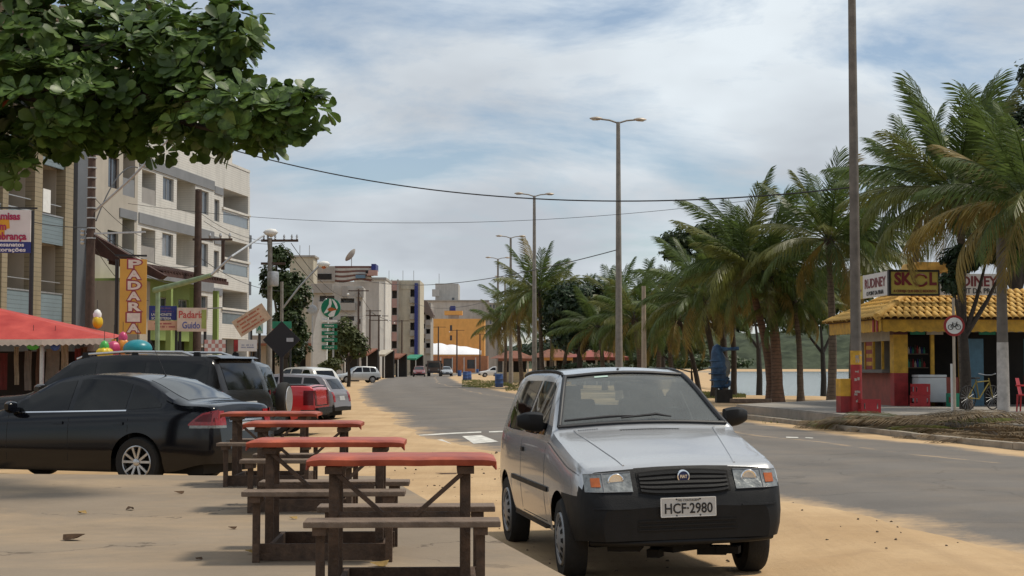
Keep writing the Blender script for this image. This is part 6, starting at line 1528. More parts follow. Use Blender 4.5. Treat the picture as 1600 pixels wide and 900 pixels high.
# sign at the very left
t, pl_, w, h, zc = board('shop_sign', 'white and navy souvenir shop sign cut by the left picture edge', -34, 47, 328, 378, 36, R(6), m_sw, posts=(.51,))
mb = MB(); mb.box((0, 0, zc - h / 2 - .13), (w, .08, .26)); nb_ = mb.build('navy_strip', m_navy, t)
m_or2 = mat('sign orange', (.60, .30, .02), .5)
mb = MB(); mb.plateXZ([(-.55, zc - .28), (.02, zc - .28), (.02, zc - .08), (.14, zc - .06), (.12, zc + .16), (-.55, zc + .2)], -.046, -.04); mb.build('print_patch', m_or2, pl_)
m_mag = mat('sign magenta', (.35, .02, .08), .5)
for s_, z, wd, xx in (('camisas', zc + .22, .62, .06), ('com', zc - .02, .36, -.12), ('lembrança', zc - .25, .88, .08)): text(s_, .24, m_mag, pl_, (xx, -.052, z), bold=.008, width=wd)
for s_, z, wd in (('artesanatos', zc - h / 2 - .07, .74), ('decorações', zc - h / 2 - .19, .82)): text(s_, .13, m_white, nb_, (.1, -.046, z), bold=.003, width=wd)
mb = MB(); mb.bar((-w / 2, 0, zc + h / 2 + .05), (w * .62, 0, zc + h / 2 + .05), .04, .04); mb.build('top_rail', m_dark, t)
# slanting board, white board, banner
t, pl_, w, h, zc = board('shop_sign', 'tilted peach notice board on a thin post right of the bakery', 366, 420, 486, 514, 50, R(10), mat('peach notice', (.50, .36, .25), .6, 0, .2, 4), posts=False)
pl_.rotation_euler = (0, R(-33), 0); pl_.location = Vector((0, 0, zc)) - Euler((0, R(-33), 0)).to_matrix() @ Vector((0, 0, zc))
print_lines(pl_, mat('worn red print', (.36, .10, .05), .6), -w * .45, w * .45, zc - h * .42, zc + h * .42, -.042, 4, 9)
mb = MB(); mb.tube([(0, .06, 0), (0, .06, zc)], .035, 6); mb.build('post', m_dark, t)
t, pl_, w, h, zc = board('shop_sign', 'white board with red end panel low between bakery and poles', 366, 401, 531, 549, 48, R(10), m_sw, posts=(-.45, .45)); mb = MB(); mb.b2(-w / 2, -w * .32, -.046, -.041, zc - h / 2, zc + h / 2); mb.build('red_end', m_red, pl_); print_lines(pl_, mat('faded blue print', (.20, .22, .32), .6), -w * .2, w * .4, zc - h * .25, zc + h * .15, -.042, 2, 10)
t, pl_, w, h, zc = board('banner', 'pink and white chequered banner beside the bakery', 320, 352, 531, 550, 50, R(10), mat('pink banner', (.50, .24, .22), .7), posts=(-.48, .48), cat='banner')
for i in range(6):
    for j in range(3):
        if (i + j) % 2: mb = MB(); mb.b2(-w / 2 + w * i / 6, -w / 2 + w * (i + 1) / 6, -.047, -.042, zc - h / 2 + h * j / 3, zc - h / 2 + h * (j + 1) / 3); mb.build('chequer', m_sw, pl_)
# pharmacy-green canopy shop
t, pl_, w, h, zc = board('shop_canopy', 'green fascia with a salmon band over a shop right of the power pole', 420, 455, 503, 514, 62, R(8), m_green, posts=(-.45, .45), th=1.2, cat='canopy'); mb = MB(); mb.box((0, 0, zc - h / 2 - .08), (w, 1.21, .14)); mb.build('salmon_band', mat('salmon band', (.50, .22, .15), .6), t)
t, pl_, w, h, zc = board('shop_sign', 'small pale sign with a letter A beside the power pole', 400, 411, 506, 521, 55, R(8), mat('pale teal sign', (.40, .48, .44), .6), posts=(0,)); text('A', .25, m_green, pl_, (0, -.045, zc), bold=.006)
# back of a black diamond road sign
t = thing('road_sign', 'back of a black diamond road sign on a dark post behind the parked cars', 'sign', (XA(440, 36), 36, -.1), 0)
zc = ZA(531, 36) + .1; r_ = .44
mb = MB(); mb.plateXZ([(-r_, zc), (0, zc - r_), (r_, zc), (0, zc + r_)], 0, .02); mb.build('plate', m_black, t); mb = MB(); mb.tube([(0, .05, 0), (0, .05, zc + .3)], .045, 8); mb.build('post', m_black, t); mb = MB(); mb.box((.2, -.01, zc - .0), (.16, .02, .09)); mb.build('bracket', m_steel, t)
# green pole with arm by the bakery
t = thing('gate_pole', 'light green pipe post with a slanting arm before the bakery', 'post', (XA(246, 46), 46, -.05), 0)
m_gp = mat('pale green pipe', (.22, .30, .18), .6, 0, .2, 5); hz_ = ZA(451, 46)
mb = MB(); mb.tube([(0, 0, 0), (0, 0, hz_)], .07, 10); mb.build('post', m_gp, t); mb = MB(); e = A(330, 427, 44) - Vector((t.location.x, t.location.y, 0)); mb.tube([(-.1, 0, hz_), e * .5 + Vector((0, 0, hz_ * .5)), e], [.085, .08, .06], 10); mb.build('arm', m_gp, t)
e2 = A(362, 398, 44) - Vector((t.location.x, t.location.y, 0)); mb = MB(); mb.tube([e, e2, A(412, 365, 46) - Vector((t.location.x, t.location.y, 0))], [.04, .035, .03], 8); mb.build('arm_tip', m_steel, t)
# red market canopy with inflatable toys
YC = 33.5
m_canr = mat('red canopy cloth', (.36, .025, .02), .7, 0, .15, 2, col2=(.42, .06, .045)); 
t = thing('market_canopy', 'red market stall canopy with scalloped pale edge at the left', 'canopy', (XA(60, YC), YC, -.1), 0)
def cz(px, py, Y): v = A(px, py, Y); return (v.x - t.location.x, v.y - t.location.y, v.z + .1)
mb = MB(); ap = cz(-120, 455, YC + 1.4); fl_ = cz(-260, 531, YC - .6); fr2 = cz(178, 529, YC); bk_ = cz(190, 524, YC + 3.2); bl = cz(-260, 520, YC + 3.2); fm = cz(66, 531, YC - .4)
mb.add([ap, fl_, fm, fr2, bk_, bl], [(0, 1, 2), (0, 2, 3), (0, 3, 4), (0, 4, 5), (0, 5, 1)]); mb.build('cloth', m_canr, t, fixn=True)
mb = MB(); seg = 46; P0, P1 = Vector(fl_), Vector(fr2); top_ = []; bot_ = []
for i in range(seg * 2 + 1):
    f = i / (seg * 2); q = P0.lerp(Vector(fm), min(1, f / .74)) if f < .74 else Vector(fm).lerp(P1, (f - .74) / .26); top_.append(q + Vector((0, -.01, .01))); bot_.append(q + Vector((0, -.02, -.10 - (.035 if i % 2 else 0))))
mb.grid([top_, bot_]); mb.build('valance', mat('pale valance', (.50, .42, .36), .7), t)
for px in (178, 66, -100):
    mb = MB(); q = Vector(cz(px, 530, YC)); mb.tube([(q.x, q.y, 0), (q.x, q.y, q.z)], .05, 8); mb.build('post', m_orangeS if px == 178 else m_steel, t)
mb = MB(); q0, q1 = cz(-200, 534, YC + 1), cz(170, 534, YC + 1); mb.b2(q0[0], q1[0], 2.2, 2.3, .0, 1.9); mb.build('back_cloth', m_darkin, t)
def toy(px, py, Y, label, rx, rz, m, lobes=0, stem=None):
    c = A(px, py, Y); z0 = c.z - rz; o = thing('inflatable_toy', label, 'toy', (c.x, c.y, z0), rnd(0, 3), 'inflatable toys hung at the stall')
    mb = MB(); rows = []
    for i in range(13):
        th = pi * i / 12; rows.append([((1 + .12 * (cos(lobes * a) if lobes else 0)) * rx * sin(th) * cos(a), (1 + .12 * (cos(lobes * a) if lobes else 0)) * rx * sin(th) * sin(a), rz - rz * cos(th)) for a in [2 * pi * j / 24 for j in range(25)]])
    mb.grid(rows); mb.build('body', m, o, smooth=60, fixn=True)
    if stem is not None: q = MB(); q.lathe([(.09, 0), (.10, .08), (.06, .16), (.001, .19)], (0, 0, rz * 2 - .05), n=10); q.build('valve', stem, o, smooth=60)
    q = MB(); q.tube([(0, 0, rz * 2), (0, 0, rz * 2 + .35)], .006, 4); q.build('string', m_wire, o); return o
m_teal = mat('teal vinyl', (.01, .20, .24), .35, 0, .08, 3); m_yv = mat('yellow vinyl', (.62, .44, .02), .35, 0, .08, 3); m_pv = mat('pink vinyl', (.50, .05, .14), .35, 0, .08, 3); m_gv = mat('green vinyl', (.06, .35, .06), .35, 0, .08, 3); m_ov = mat('orange vinyl', (.60, .22, .03), .35, 0, .08, 3)
toy(215, 545, 33, 'large teal inflatable ball hung beside the orange post', .31, .20, m_teal)
toy(163, 551, 32.5, 'yellow lobed inflatable toy with a green knob under the canopy', .17, .12, m_yv, 7, m_gv)
toy(178, 545, 33.2, 'pink inflatable toy between the yellow one and the orange post', .14, .17, m_pv, 5)
toy(192, 541, 33.3, 'orange and pink inflatable toy right of the orange post', .13, .18, m_ov, 4, m_pv)
toy(52, 540, 33.5, 'green inflatable toy hanging under the red canopy', .13, .10, m_gv, 5)
toy(86, 541, 33.6, 'small blue inflatable toy under the canopy', .10, .10, m_blue, 0)
toy(152, 503, 36, 'yellow duck-like inflatable standing above the canopy edge', .12, .16, m_yv, 3, m_white)
# goods and post figures in the stall shade
random.seed(9)
m_g1 = mat('muted cream cloth', (.30, .27, .21), .85, 0, .2, 6); m_g2 = mat('muted brown cloth', (.09, .05, .035), .85, 0, .2, 6); m_g3 = mat('muted grey cloth', (.16, .15, .14), .85, 0, .2, 6); m_g4 = mat('muted wine cloth', (.12, .025, .025), .85, 0, .2, 6); m_g5 = mat('faded blue cloth', (.08, .11, .17), .85, 0, .2, 6)
GL = ((6, m_g4, 'wine red cloth hanging in the stall, leftmost'), (26, m_g1, 'tall cream cloth strip hanging in the stall near the left edge'), (44, m_g3, 'grey cloth hanging in the stall right of the cream strip'), (62, m_g2, 'brown cloth hanging before the stall post'), (82, m_g3, 'wide grey cloth hanging in the middle of the stall'), (101, m_g1, 'narrow cream cloth hanging right of the middle of the stall'), (122, m_g4, 'narrow wine red cloth hanging near the right of the stall'), (131, m_g2, 'dark brown cloth hanging near the dark pole'), (143, m_g5, 'faded blue cloth hanging at the right end of the stall'))
for i, (px, mm, lb) in enumerate(GL):
    c = A(px, 562, 35); o = MB(); w_, h_ = (rnd(.12, .2), rnd(.7, 1.0)) if i != 4 else (.34, .9); rows = [[(-w_ / 2 + w_ * jj / 6, .02 * sin(jj * 2.1 + kk + i), h_ * kk / 5) for jj in range(7)] for kk in range(6)]
    o.grid(rows); o.bar((-w_ * .55, 0, h_ + .008), (w_ * .55, 0, h_ + .008), .016, .016)
    o = o.build('hanging_cloth', mm, None, smooth=50, loc=(c.x, c.y, rnd(.9, 1.05)), rot=(0, 0, rnd(-.3, .3))); tag(o, lb, 'cloth', 'cloths hung in the stall')
# ---- petrol-station totem with round emblem
YT = 88
t = thing('station_totem', 'white curved petrol station totem with green panels and a round emblem', 'sign', (XA(510, YT), YT, 0), 0)
def tp(px, py): v = A(px, py, YT); return (v.x - t.location.x, v.z)
mb = MB(); L1 = [tp(489, 600), tp(488, 575), tp(488.5, 545), tp(490, 520), tp(494, 497), tp(501, 476), tp(509, 466), tp(514, 474), tp(512, 500), tp(510.5, 530), tp(510, 570), tp(510, 600)]
mb.plateXZ(L1, 0, .5); mb.build('curved_blade', m_white, t, fixn=True)
m_pg = mat('emblem green', (.0, .17, .09), .4, 0, .05); cE = tp(517, 481); rE = 15 / F * YT
mb = MB(); mb.lathe([(.001, -.06), (rE, -.06), (rE, .10), (.001, .10)], (cE[0], 0, cE[1]), axis='y', n=40); em = mb.build('emblem_disc', m_pg, t, fixn=True)
def eshape(pts, m, y): q = MB(); q.plateXZ([(cE[0] + a * rE, cE[1] + b * rE) for a, b in pts], y - .01, y); q.build('emblem_mark', m, em, fixn=True)
eshape([(-.15, .95), (.05, .9), (.1, .45), (-.05, -.1), (-.35, -.5), (-.75, -.6), (-.45, -.15), (-.2, .35)], m_white, -.065)
eshape([(.1, .93), (.35, .8), (.62, .45), (.75, .0), (.6, -.2), (.45, .2), (.28, .55)], m_white, -.066)
eshape([(.15, -.3), (.55, -.25), (.35, -.9), (-.1, -.95), (-.3, -.75)], m_white, -.067)
eshape([(-.35, -.15), (-.1, .05), (.25, .0), (.75, -.22), (.35, -.28), (.1, -.35), (-.2, -.35)], m_orange, -.075)
for i, (a_, b_) in enumerate(((500, 503.5), (506, 512.5), (517.5, 524), (528, 534.5), (539.5, 546))):
    x0, z1 = tp(503, a_); x1, z0 = tp(527, b_); mb = MB(); mb.b2(x0, x1, -.12, -.02, z0, z1); q = mb.build('price_panel', m_white if i == 0 else m_pg, t)
    if i: text(('POUSADA', 'LANCHONETE', 'FARMÁCIA', 'LAVA JATO')[i - 1], .13, m_white, q, ((x0 + x1) / 2, -.125, (z0 + z1) / 2), bold=.003, width=(x1 - x0) * .6)
mb = MB(); x0, z1 = tp(515, 470); mb.tube([(x0 + .2, .2, 0), (x0 + .2, .2, z1)], .05, 8); mb.build('support_pole', m_steel, t)
# satellite-like dish lamp on a pole beside totem
t, zt = plain_pole(488, 452, 92, 'slim pole carrying a round grey dish before the grey flats', .06, m_steel, name='dish_pole', cat='pole'); mb = MB(); mb.lathe([(.001, .05), (.2, .03), (.32, -.06), (.30, -.075), (.001, .0)], (0, -.1, zt - 1.25), axis='y', n=20); mb.build('dish', m_steel, t, smooth=60)
# ---- mid-distance blocks
def block(label, px0, Y0, px1, Y1, top_py, m, floors, fh=2.8, cols=(), name='apartment_building', depth=14, cat='building'):
    x0, x1 = XA(px0, Y0), XA(px1, Y1); a = atan2(x1 - x0, Y1 - Y0); b = Bld(name, label, (x0, Y0), a, cat=cat); b.L = math.hypot(x1 - x0, Y1 - Y0); b.H = ZA(top_py, (Y0 + Y1) / 2)
    b.px = lambda px: at_line(px, x0, Y0, a)[0]; return b
m_gry = stained('grey render', (.33, .31, .285), .45); m_pink = mat('pink balcony paint', (.40, .25, .22), .8, 0, .12, 1); m_bei2 = stained('sandy render', (.46, .42, .33), .45); m_gry2 = stained('pale grey render', (.44, .42, .39), .45)
# pale tower and slab behind orange building, facing the viewer
def front_block(label, px0, px1, py_top, Y, m, holes=(), depth=14, name='apartment_building', py_bot=None, rz=0):
    x0, x1 = XA(px0, Y), XA(px1, Y); b = Bld(name, label, (x0, Y), pi / 2 - rz); b.H = ZA(py_top, Y); b.L = x1 - x0; hs = [(XA(a, Y) - x0, XA(c, Y) - x0, ZA(e, Y), ZA(d, Y), .25) for a, c, d, e in holes]
    b.facade(b.L, 0, b.H, hs, m, depth)
    for h in hs: b.box(h[0], h[1], .2, .25, h[2], h[3], m_winglass, 'window')
    return b
# cream tower and striped roof block
def fx(b, px): return (px - 800) / F * b.Y - b.x0
def fz(b, py): return ZA(py, b.Y)
def fblock(label, px0, px1, py_top, Y, m, holes=(), depth=10, rz=0, deep=.9, back=None):
    x0 = XA(px0, Y); b = Bld('apartment_building', label, (x0, Y), pi / 2 - rz); b.Y = Y; b.x0 = x0; b.H = ZA(py_top, Y); b.L = XA(px1, Y) - x0
    hs = [(fx(b, a), fx(b, c), fz(b, e_), fz(b, d), deep) for a, c, d, e_ in holes]; b.facade(b.L, 0, b.H, hs, m, depth)
    for h in hs: b.box(h[0] + .01, h[1] - .01, deep - .08, deep, h[2], h[3], back or m_darkin, 'recess_wall')
    b.hs = hs; return b
def fbox(b, px0, px1, py0, py1, y0, y1, m, name, par=None): return b.box(fx(b, px0), fx(b, px1), y0, y1, fz(b, py1), fz(b, py0), m, name, par=par)
b = fblock('cream block with a water tank behind the grey flats', 452, 489, 402, 195, m_bei2, [(458, 461, 470, 478), (470, 473, 470, 478)], 4, deep=.2); b.box(-.2, b.L + .2, -.2, 4.2, b.H, b.H + .25, m_gry, 'roof_slab')
for px in (466, 481): mb = MB(); mb.tube([(fx(b, px), 1, b.H), (fx(b, px), 1, b.H + 1.6)], .05, 5); mb.build('aerial', m_steel, b.t)
b = fblock('block with brown and white striped roof wall and a dish above the flats', 490, 592, 440, 222, m_gry2, [], 8); m_str = mat('brown stripe', (.15, .075, .06), .8)
fbox(b, 490, 523, 416, 440, -.3, 5, m_gry, 'roof_house'); fbox(b, 496, 518, 428, 437, -.36, -.3, m_darkin, 'roof_opening')
nS = 7
for i in range(nS):      # wavy stripes run across the roof wall
    mb = MB(); P_t, P_b = [], []
    for q in range(25):
        f = q / 24; px = 522 + (580 - 522) * f; wv_ = 1.6 * sin(f * 7.0) - 1.5 * f
        P_t.append((fx(b, px), -.02 * (i % 2), fz(b, 415.5 + 3.5 * i + wv_ * (i / nS)))); P_b.append((fx(b, px), -.02 * (i % 2), fz(b, 415.5 + 3.5 * (i + 1) + .15 + wv_ * ((i + 1) / nS))))
    mb.grid([P_t, P_b]); mb.grid([[(x, 4, z) for x, y, z in P_t], P_t]); mb.build('roof_stripe', m_str if i % 2 == 0 else m_gry2, b.t)
fbox(b, 580, 587, 412.5, 422, -.3, 4, m_navy, 'blue_end'); fbox(b, 574, 590, 423, 431, -1.2, -.05, m_pink, 'pink_tank'); fbox(b, 572, 576, 423, 428, -1.25, -1.2, m_darkin, 'tank_window'); fbox(b, 556, 571, 430, 435, -.8, -.05, mat('blue water tank', (.12, .20, .28), .6), 'water_tank')
mb = MB(); dz_ = fz(b, 414); xm = fx(b, 547); mb.tube([(xm, 1.5, dz_ - .5), (xm, 1.5, dz_ + 1.1)], .07, 6); d1 = mb.build('dish_mast', m_steel, b.t)
mb = MB(); mb.lathe([(.001, -.30), (.45, -.26), (.8, -.12), (1.1, .08), (1.07, .11), (.78, -.08), (.45, -.21), (.001, -.25)], n=24); mb.build('dish', m_gry2, d1, smooth=60, loc=(xm - .1, 1.3, dz_ + 1.5), rot=(R(-12), R(-52), 0))
# grey flats with balconies
b = fblock('grey flats with deep balconies behind the station totem', 488, 566, 447, 182, m_gry2, [(499, 522, 462, 480), (499, 522, 490, 508), (499, 522, 518, 536), (532, 553, 466, 482), (532, 553, 494, 510), (532, 553, 522, 538), (532, 553, 550, 566), (560, 563, 470, 478), (560, 563, 498, 506), (560, 563, 526, 534)], 9, R(3), 1.4, m_recess2)
for i, h in enumerate(b.hs):
    if h[1] - h[0] > 1: b.box(h[0] - .15, h[1] + .15, -.7, 0, h[2] - .25, h[2] + .65, m_gry if i % 2 else m_gry2, 'balcony_front'); b.box(h[0] + .3, h[0] + 1.0, 1.26, 1.32, h[2], h[3] - .2, m_winglass, 'balcony_door')
fbox(b, 486, 520, 444, 458, -.8, -.01, m_gry, 'roof_parapet'); fbox(b, 534, 542, 447, 463, -.5, -.01, m_recess2, 'roof_box'); fbox(b, 557, 568, 450, 465, -.9, -.01, m_gry, 'roof_parapet')
# white blank-walled block
b = fblock('white block with a large blank wall left of the pink balconies', 553, 602, 437, 240, m_plainW, [(553.6, 557, 440, 447), (567, 569.5, 520, 528)], 12, deep=.3); b.box(-.2, b.L + .1, -.3, 12, b.H, b.H + .35, m_gry, 'roof_slab')
# block with pink balconies
hp_ = [(604, 620, y, y + 12) for y in (454, 480, 506, 532, 556)] + [(641, 647.5, y, y + 20) for y in (452, 478, 504, 530, 554)]
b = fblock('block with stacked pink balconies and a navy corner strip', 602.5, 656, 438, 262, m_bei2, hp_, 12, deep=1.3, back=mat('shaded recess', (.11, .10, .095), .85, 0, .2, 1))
for i, y in enumerate((439, 466, 492, 518, 544)): fbox(b, 603.5, 612, y + 1, y + 15, -.9, -.01, m_pink, 'balcony_front'); fbox(b, 612.5, 620.5, y + 1, y + 15, -.8, -.01, m_pink, 'balcony_front')
for y in (464, 490, 516, 542): fbox(b, 640.5, 648, y, y + 9, -.5, -.01, m_gry, 'balcony_front')
for p0, p1 in ((602.5, 604), (612, 613), (620.5, 623)): fbox(b, p0, p1, 437, 582, -.75, -.62, m_gry, 'fin_wall')
fbox(b, 648, 653, 443, 582, -.8, -.01, m_navy, 'navy_strip'); fbox(b, 626, 640, 441, 452, -.1, -.01, m_bei2, 'parapet')
for px in (606, 628, 645): mb = MB(); x_ = fx(b, px); mb.tube([(x_, 2, b.H), (x_, 2, b.H + 1.8)], .05, 5); mb.build('aerial', m_steel, b.t)
# brownish stepped block
b = fblock('brownish stepped block right of the navy strip', 655, 673, 473, 300, m_gry, [(657, 664, y, y + 10) for y in (484, 506, 528)] + [(666, 672, y, y + 10) for y in (492, 514, 536)], 10, deep=1)
for h in b.hs: b.box(h[0] - .1, h[1] + .1, -.6, 0, h[2] - .8, h[2] + .3, m_recess2, 'balcony_front')
mb = MB(); mb.prism([(fx(b, 655), fz(b, 476)), (fx(b, 658), fz(b, 468)), (fx(b, 668), fz(b, 471)), (fx(b, 678), fz(b, 492)), (fx(b, 676), fz(b, 497)), (fx(b, 655), fz(b, 482))], 6, Matrix.Translation((0, 4.5, 0)) @ Matrix.Rotation(pi / 2, 4, 'X')); mb.build('sloping_roof', mat('brown slate', (.14, .11, .10), .8), b.t, fixn=True)
b = front_block('wide pale slab block behind the orange building', 664, 764, 471, 430, m_gry2, [(702, 712, 480, 486)]); b.box(-.3, b.L, -.3, 14, b.H, b.H + .4, m_gry, 'roof_slab')
b = front_block('pale tower above the orange building', 680, 716, 443, 445, m_gry2, [(681, 686, 452, 458), (706, 710, 465, 471)]); b.box(-.9, 1.2, -.5, 2, ZA(463, 445), ZA(452, 445), m_gry2, 'tower_bay'); mb = MB(); mb.tube([(1, 2, b.H), (1, 2, b.H + 3)], .08, 5); mb.build('aerial', m_steel, b.t)
b = front_block('grey flats with columns of windows right of the pale slab', 763, 782, 473, 420, m_gry, [(765 + 5 * i, 768 + 5 * i, y, y + 6) for i in range(3) for y in (476, 488, 500, 512, 524)])
m_orb = stained('orange render', (.66, .35, .105), .25)
b = front_block('flat-roofed orange building closing the end of the street', 670, 757, 498, 380, m_orb, [(703, 706.5, 508, 517), (703, 706.5, 524, 532)]); b.box(-1.2, 0, 0, 8, 0, ZA(512, 380), m_orb, 'side_wing')
b.box(XA(694, 380) - XA(670, 380), XA(722, 380) - XA(670, 380), 1, 5, b.H + 1.0, b.H + 2.0, m_orb, 'tank_house'); b.box(XA(700, 380) - XA(670, 380), XA(716, 380) - XA(670, 380), 1.4, 4.6, b.H, b.H + 1.0, m_gry, 'tank_base'); b.box(XA(703, 380) - XA(670, 380), XA(711, 380) - XA(670, 380), 1.2, 4, b.H + 2.0, b.H + 3.2, m_navy, 'water_tank')
b = fblock('low beige shop row with dark doorways behind the parked cars', 388, 486, 524, 104, m_beige, [(394, 408, 545, 585), (416, 430, 545, 585), (440, 456, 545, 585), (464, 478, 545, 585)], 5, deep=.6); b.box(-.3, b.L + .2, -1.2, 0, b.H - .7, b.H - .55, m_rtile, 'porch_roof')
for i in range(4): fbox(b, 391 + 24 * i, 409 + 24 * i, 533, 540, -.08, -.01, (m_kcream, m_green, m_sw, m_blueb)[i], 'fascia_board')
# white peaked tent
t = thing('white_tent', 'white peaked tent before the orange building', 'tent', (XA(708, 365), 365, 0), 0)
mb = MB(); rows = []
for i in range(23):
    f = i / 22; px = 668 + 84 * f; arch_ = 14 * (1 - f) ** .6 * (.82 + .18 * abs(cos(f * 13))) + 6
    row = []
    for j in range(5):
        g = j / 4; v = A(px, 556 - arch_ * sin(pi * .5 * (1 - abs(2 * g - 1) ** 2)) - 2, 365); row.append((v.x - t.location.x, -4 + 8 * g, v.z))
    rows.append(row)
mb.grid(rows); mb.build('roof_cloth', mat('white tent cloth', (.80, .80, .82), .6, 0, .04, 2), t, smooth=60)
for px in (672, 690, 708, 726, 744):
    mb = MB(); x_ = XA(px, 365) - t.location.x; mb.tube([(x_, -4, 0), (x_, -4, 3.6)], .12, 6); mb.build('post', m_steel, t)
b = front_block('low brick wall shops under the white tent', 672, 762, 556, 372, mat('brick orange wall', (.38, .17, .09), .8, 0, .2, .8), [(693, 708, 560, 575), (730, 742, 562, 576)])
# row of shop awnings down the left side of the street
GA = 'shop awnings along the far left side'
def awning(px0, px1, py, Y, label, m):
    x0, x1 = XA(px0, Y), XA(px1, Y); zt = ZA(py, Y); t = thing('shop_awning', label, 'awning', ((x0 + x1) / 2, Y, 0), R(-25), GA); w = (x1 - x0) / 2
    mb = MB(); mb.add([(-w, 0, zt + .6), (w, 0, zt + .6), (w, -2.2, zt), (-w, -2.2, zt), (-w, 0, zt + .5), (w, 0, zt + .5), (w, -2.2, zt - .25), (-w, -2.2, zt - .25)], [(0, 1, 2, 3), (3, 2, 6, 7), (4, 7, 6, 5), (0, 3, 7, 4), (1, 5, 6, 2), (0, 4, 5, 1)]); mb.build('cloth', m, t, fixn=True)
    for xx in (-w + .1, w - .1): mb = MB(); mb.tube([(xx, -2.1, 0), (xx, -2.1, zt)], .06, 6); mb.build('post', m_offw, t)
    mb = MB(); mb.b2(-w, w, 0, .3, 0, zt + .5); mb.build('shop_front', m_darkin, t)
awning(563, 592, 553, 168, 'red tiled shop awning before the white block', m_rtile); awning(596, 616, 554, 195, 'cream shop awning right of the red tiled one', m_kcream); awning(617, 636, 559, 212, 'short red awning at the end of the shop row', m_rtile); awning(640, 662, 560, 240, 'dark green awning far down the shop row', m_green)
awning(535, 560, 556, 150, 'dull brown awning behind the silver hatchback', m_brt)
# a walker in orange by the shops
t = G(637, 583.5); 
def person(label, loc, h, top_m, leg_m, skin, rz=0):
    o = thing('person', label, 'person', loc, rz); me = bpy.data.meshes.new('body'); k = h / 1.75
    V = [(0, 0, .92), (0, 0, 1.15), (0, 0, 1.40), (0, 0, 1.52), (0, -.01, 1.64), (.1, 0, .90), (.11, -.10, .48), (.12, .02, .06), (.12, -.12, .03), (-.1, 0, .90), (-.11, .12, .48), (-.12, .22, .08), (-.12, .10, .03), (.2, 0, 1.40), (.26, .05, 1.12), (.27, -.08, .88), (-.2, 0, 1.40), (-.26, -.05, 1.12), (-.27, -.14, .90)]
    E_ = [(0, 1), (1, 2), (2, 3), (3, 4), (0, 5), (5, 6), (6, 7), (7, 8), (0, 9), (9, 10), (10, 11), (11, 12), (2, 13), (13, 14), (14, 15), (2, 16), (16, 17), (17, 18)]
    Rr = [.15, .15, .16, .06, .105, .10, .065, .05, .04, .10, .065, .05, .04, .07, .05, .035, .07, .05, .035]
    me.from_pydata([(x * k, y * k, z * k) for x, y, z in V], E_, []); b_ = obj('body', me, o)
    b_.modifiers.new('skin', 'SKIN'); b_.modifiers.new('sub', 'SUBSURF').levels = 1; b_.modifiers['sub'].render_levels = 1
    for i, sv_ in enumerate(me.skin_vertices[0].data): sv_.radius = (Rr[i] * k, Rr[i] * k * .85); sv_.use_root = (i == 0)
    me.materials.append(skin)
    for nm, m, r0, pts in (('shirt', top_m, .175, [(0, 0, .95), (0, 0, 1.2), (0, 0, 1.42), (0, 0, 1.48)]),):
        q = MB(); q.tube([Vector(p) * k for p in pts], [r0 * k, .18 * k, .19 * k, .09 * k], 12); q.build(nm, m, o, smooth=60)
    q = MB(); q.tube([(0, 0, .72 * k), (0, 0, .97 * k)], [.19 * k, .175 * k], 12); q.build('shorts', leg_m, o, smooth=60)
    q = MB(); q.lathe([(.001, .125), (.07, .11), (.108, .05), (.112, 0), (.09, -.04)], (0, .012 * k, 1.66 * k), n=12); q.build('hair', m_black, o, smooth=60)
    return o
skin_ = mat('brown skin', (.20, .11, .07), .6, 0, .1)
person('small distant person in an orange shirt by the shop row', (t.x, t.y, 0), 1.72, mat('orange shirt', (.65, .16, .02), .8), m_navy, skin_, .5)
# ------------------------------------------------------------------ vegetation
m_pg1 = mat('palm green', (.050, .084, .020), .42, 0, .35, 1.5, kind='leaf', trans=.42, col2=(.092, .132, .032))
m_pg2 = mat('palm olive', (.095, .115, .026), .42, 0, .35, 1.5, kind='leaf', trans=.42, col2=(.15, .16, .038))
m_pg3 = mat('palm dry yellow', (.16, .125, .030), .6, 0, .35, 1.5, kind='leaf', trans=.25, col2=(.23, .165, .04))
m_trunk = mat('palm trunk', (.115, .088, .066), .9, 0, .35, 5, .6, 25)
def ringed(m):
    t, b, o = nodes_of(m); c = N(t, 'ShaderNodeTexCoord'); s_ = N(t, 'ShaderNodeSeparateXYZ'); L(t, c.outputs['Object'], s_.inputs[0])
    q = MA(t, 'FRACT', MA(t, 'ADD', MA(t, 'MULTIPLY', s_.outputs[2], 7.0), MA(t, 'MULTIPLY', pnoise(t, c.outputs['Object'], 2, 4), 1.2)))
    f = MA(t, 'LESS_THAN', q, .22); src = b.inputs['Base Color'].links[0].from_socket
    L(t, mixc(t, MA(t, 'MULTIPLY', f, .6), src, (.05, .038, .03)), b.inputs['Base Color'])
    bp = next(n for n in t.nodes if n.type == 'BUMP'); L(t, MA(t, 'ADD', bp.inputs['Height'].links[0].from_socket, MA(t, 'MULTIPLY', q, .8)), bp.inputs['Height'])
ringed(m_trunk)
m_trunk2 = mat('reddish palm trunk', (.15, .088, .058), .9, 0, .3, 5, .6, 25)
ringed(m_trunk2)
m_bark = mat('dark bark', (.045, .035, .027), .9, 0, .35, 6, .6, 25)
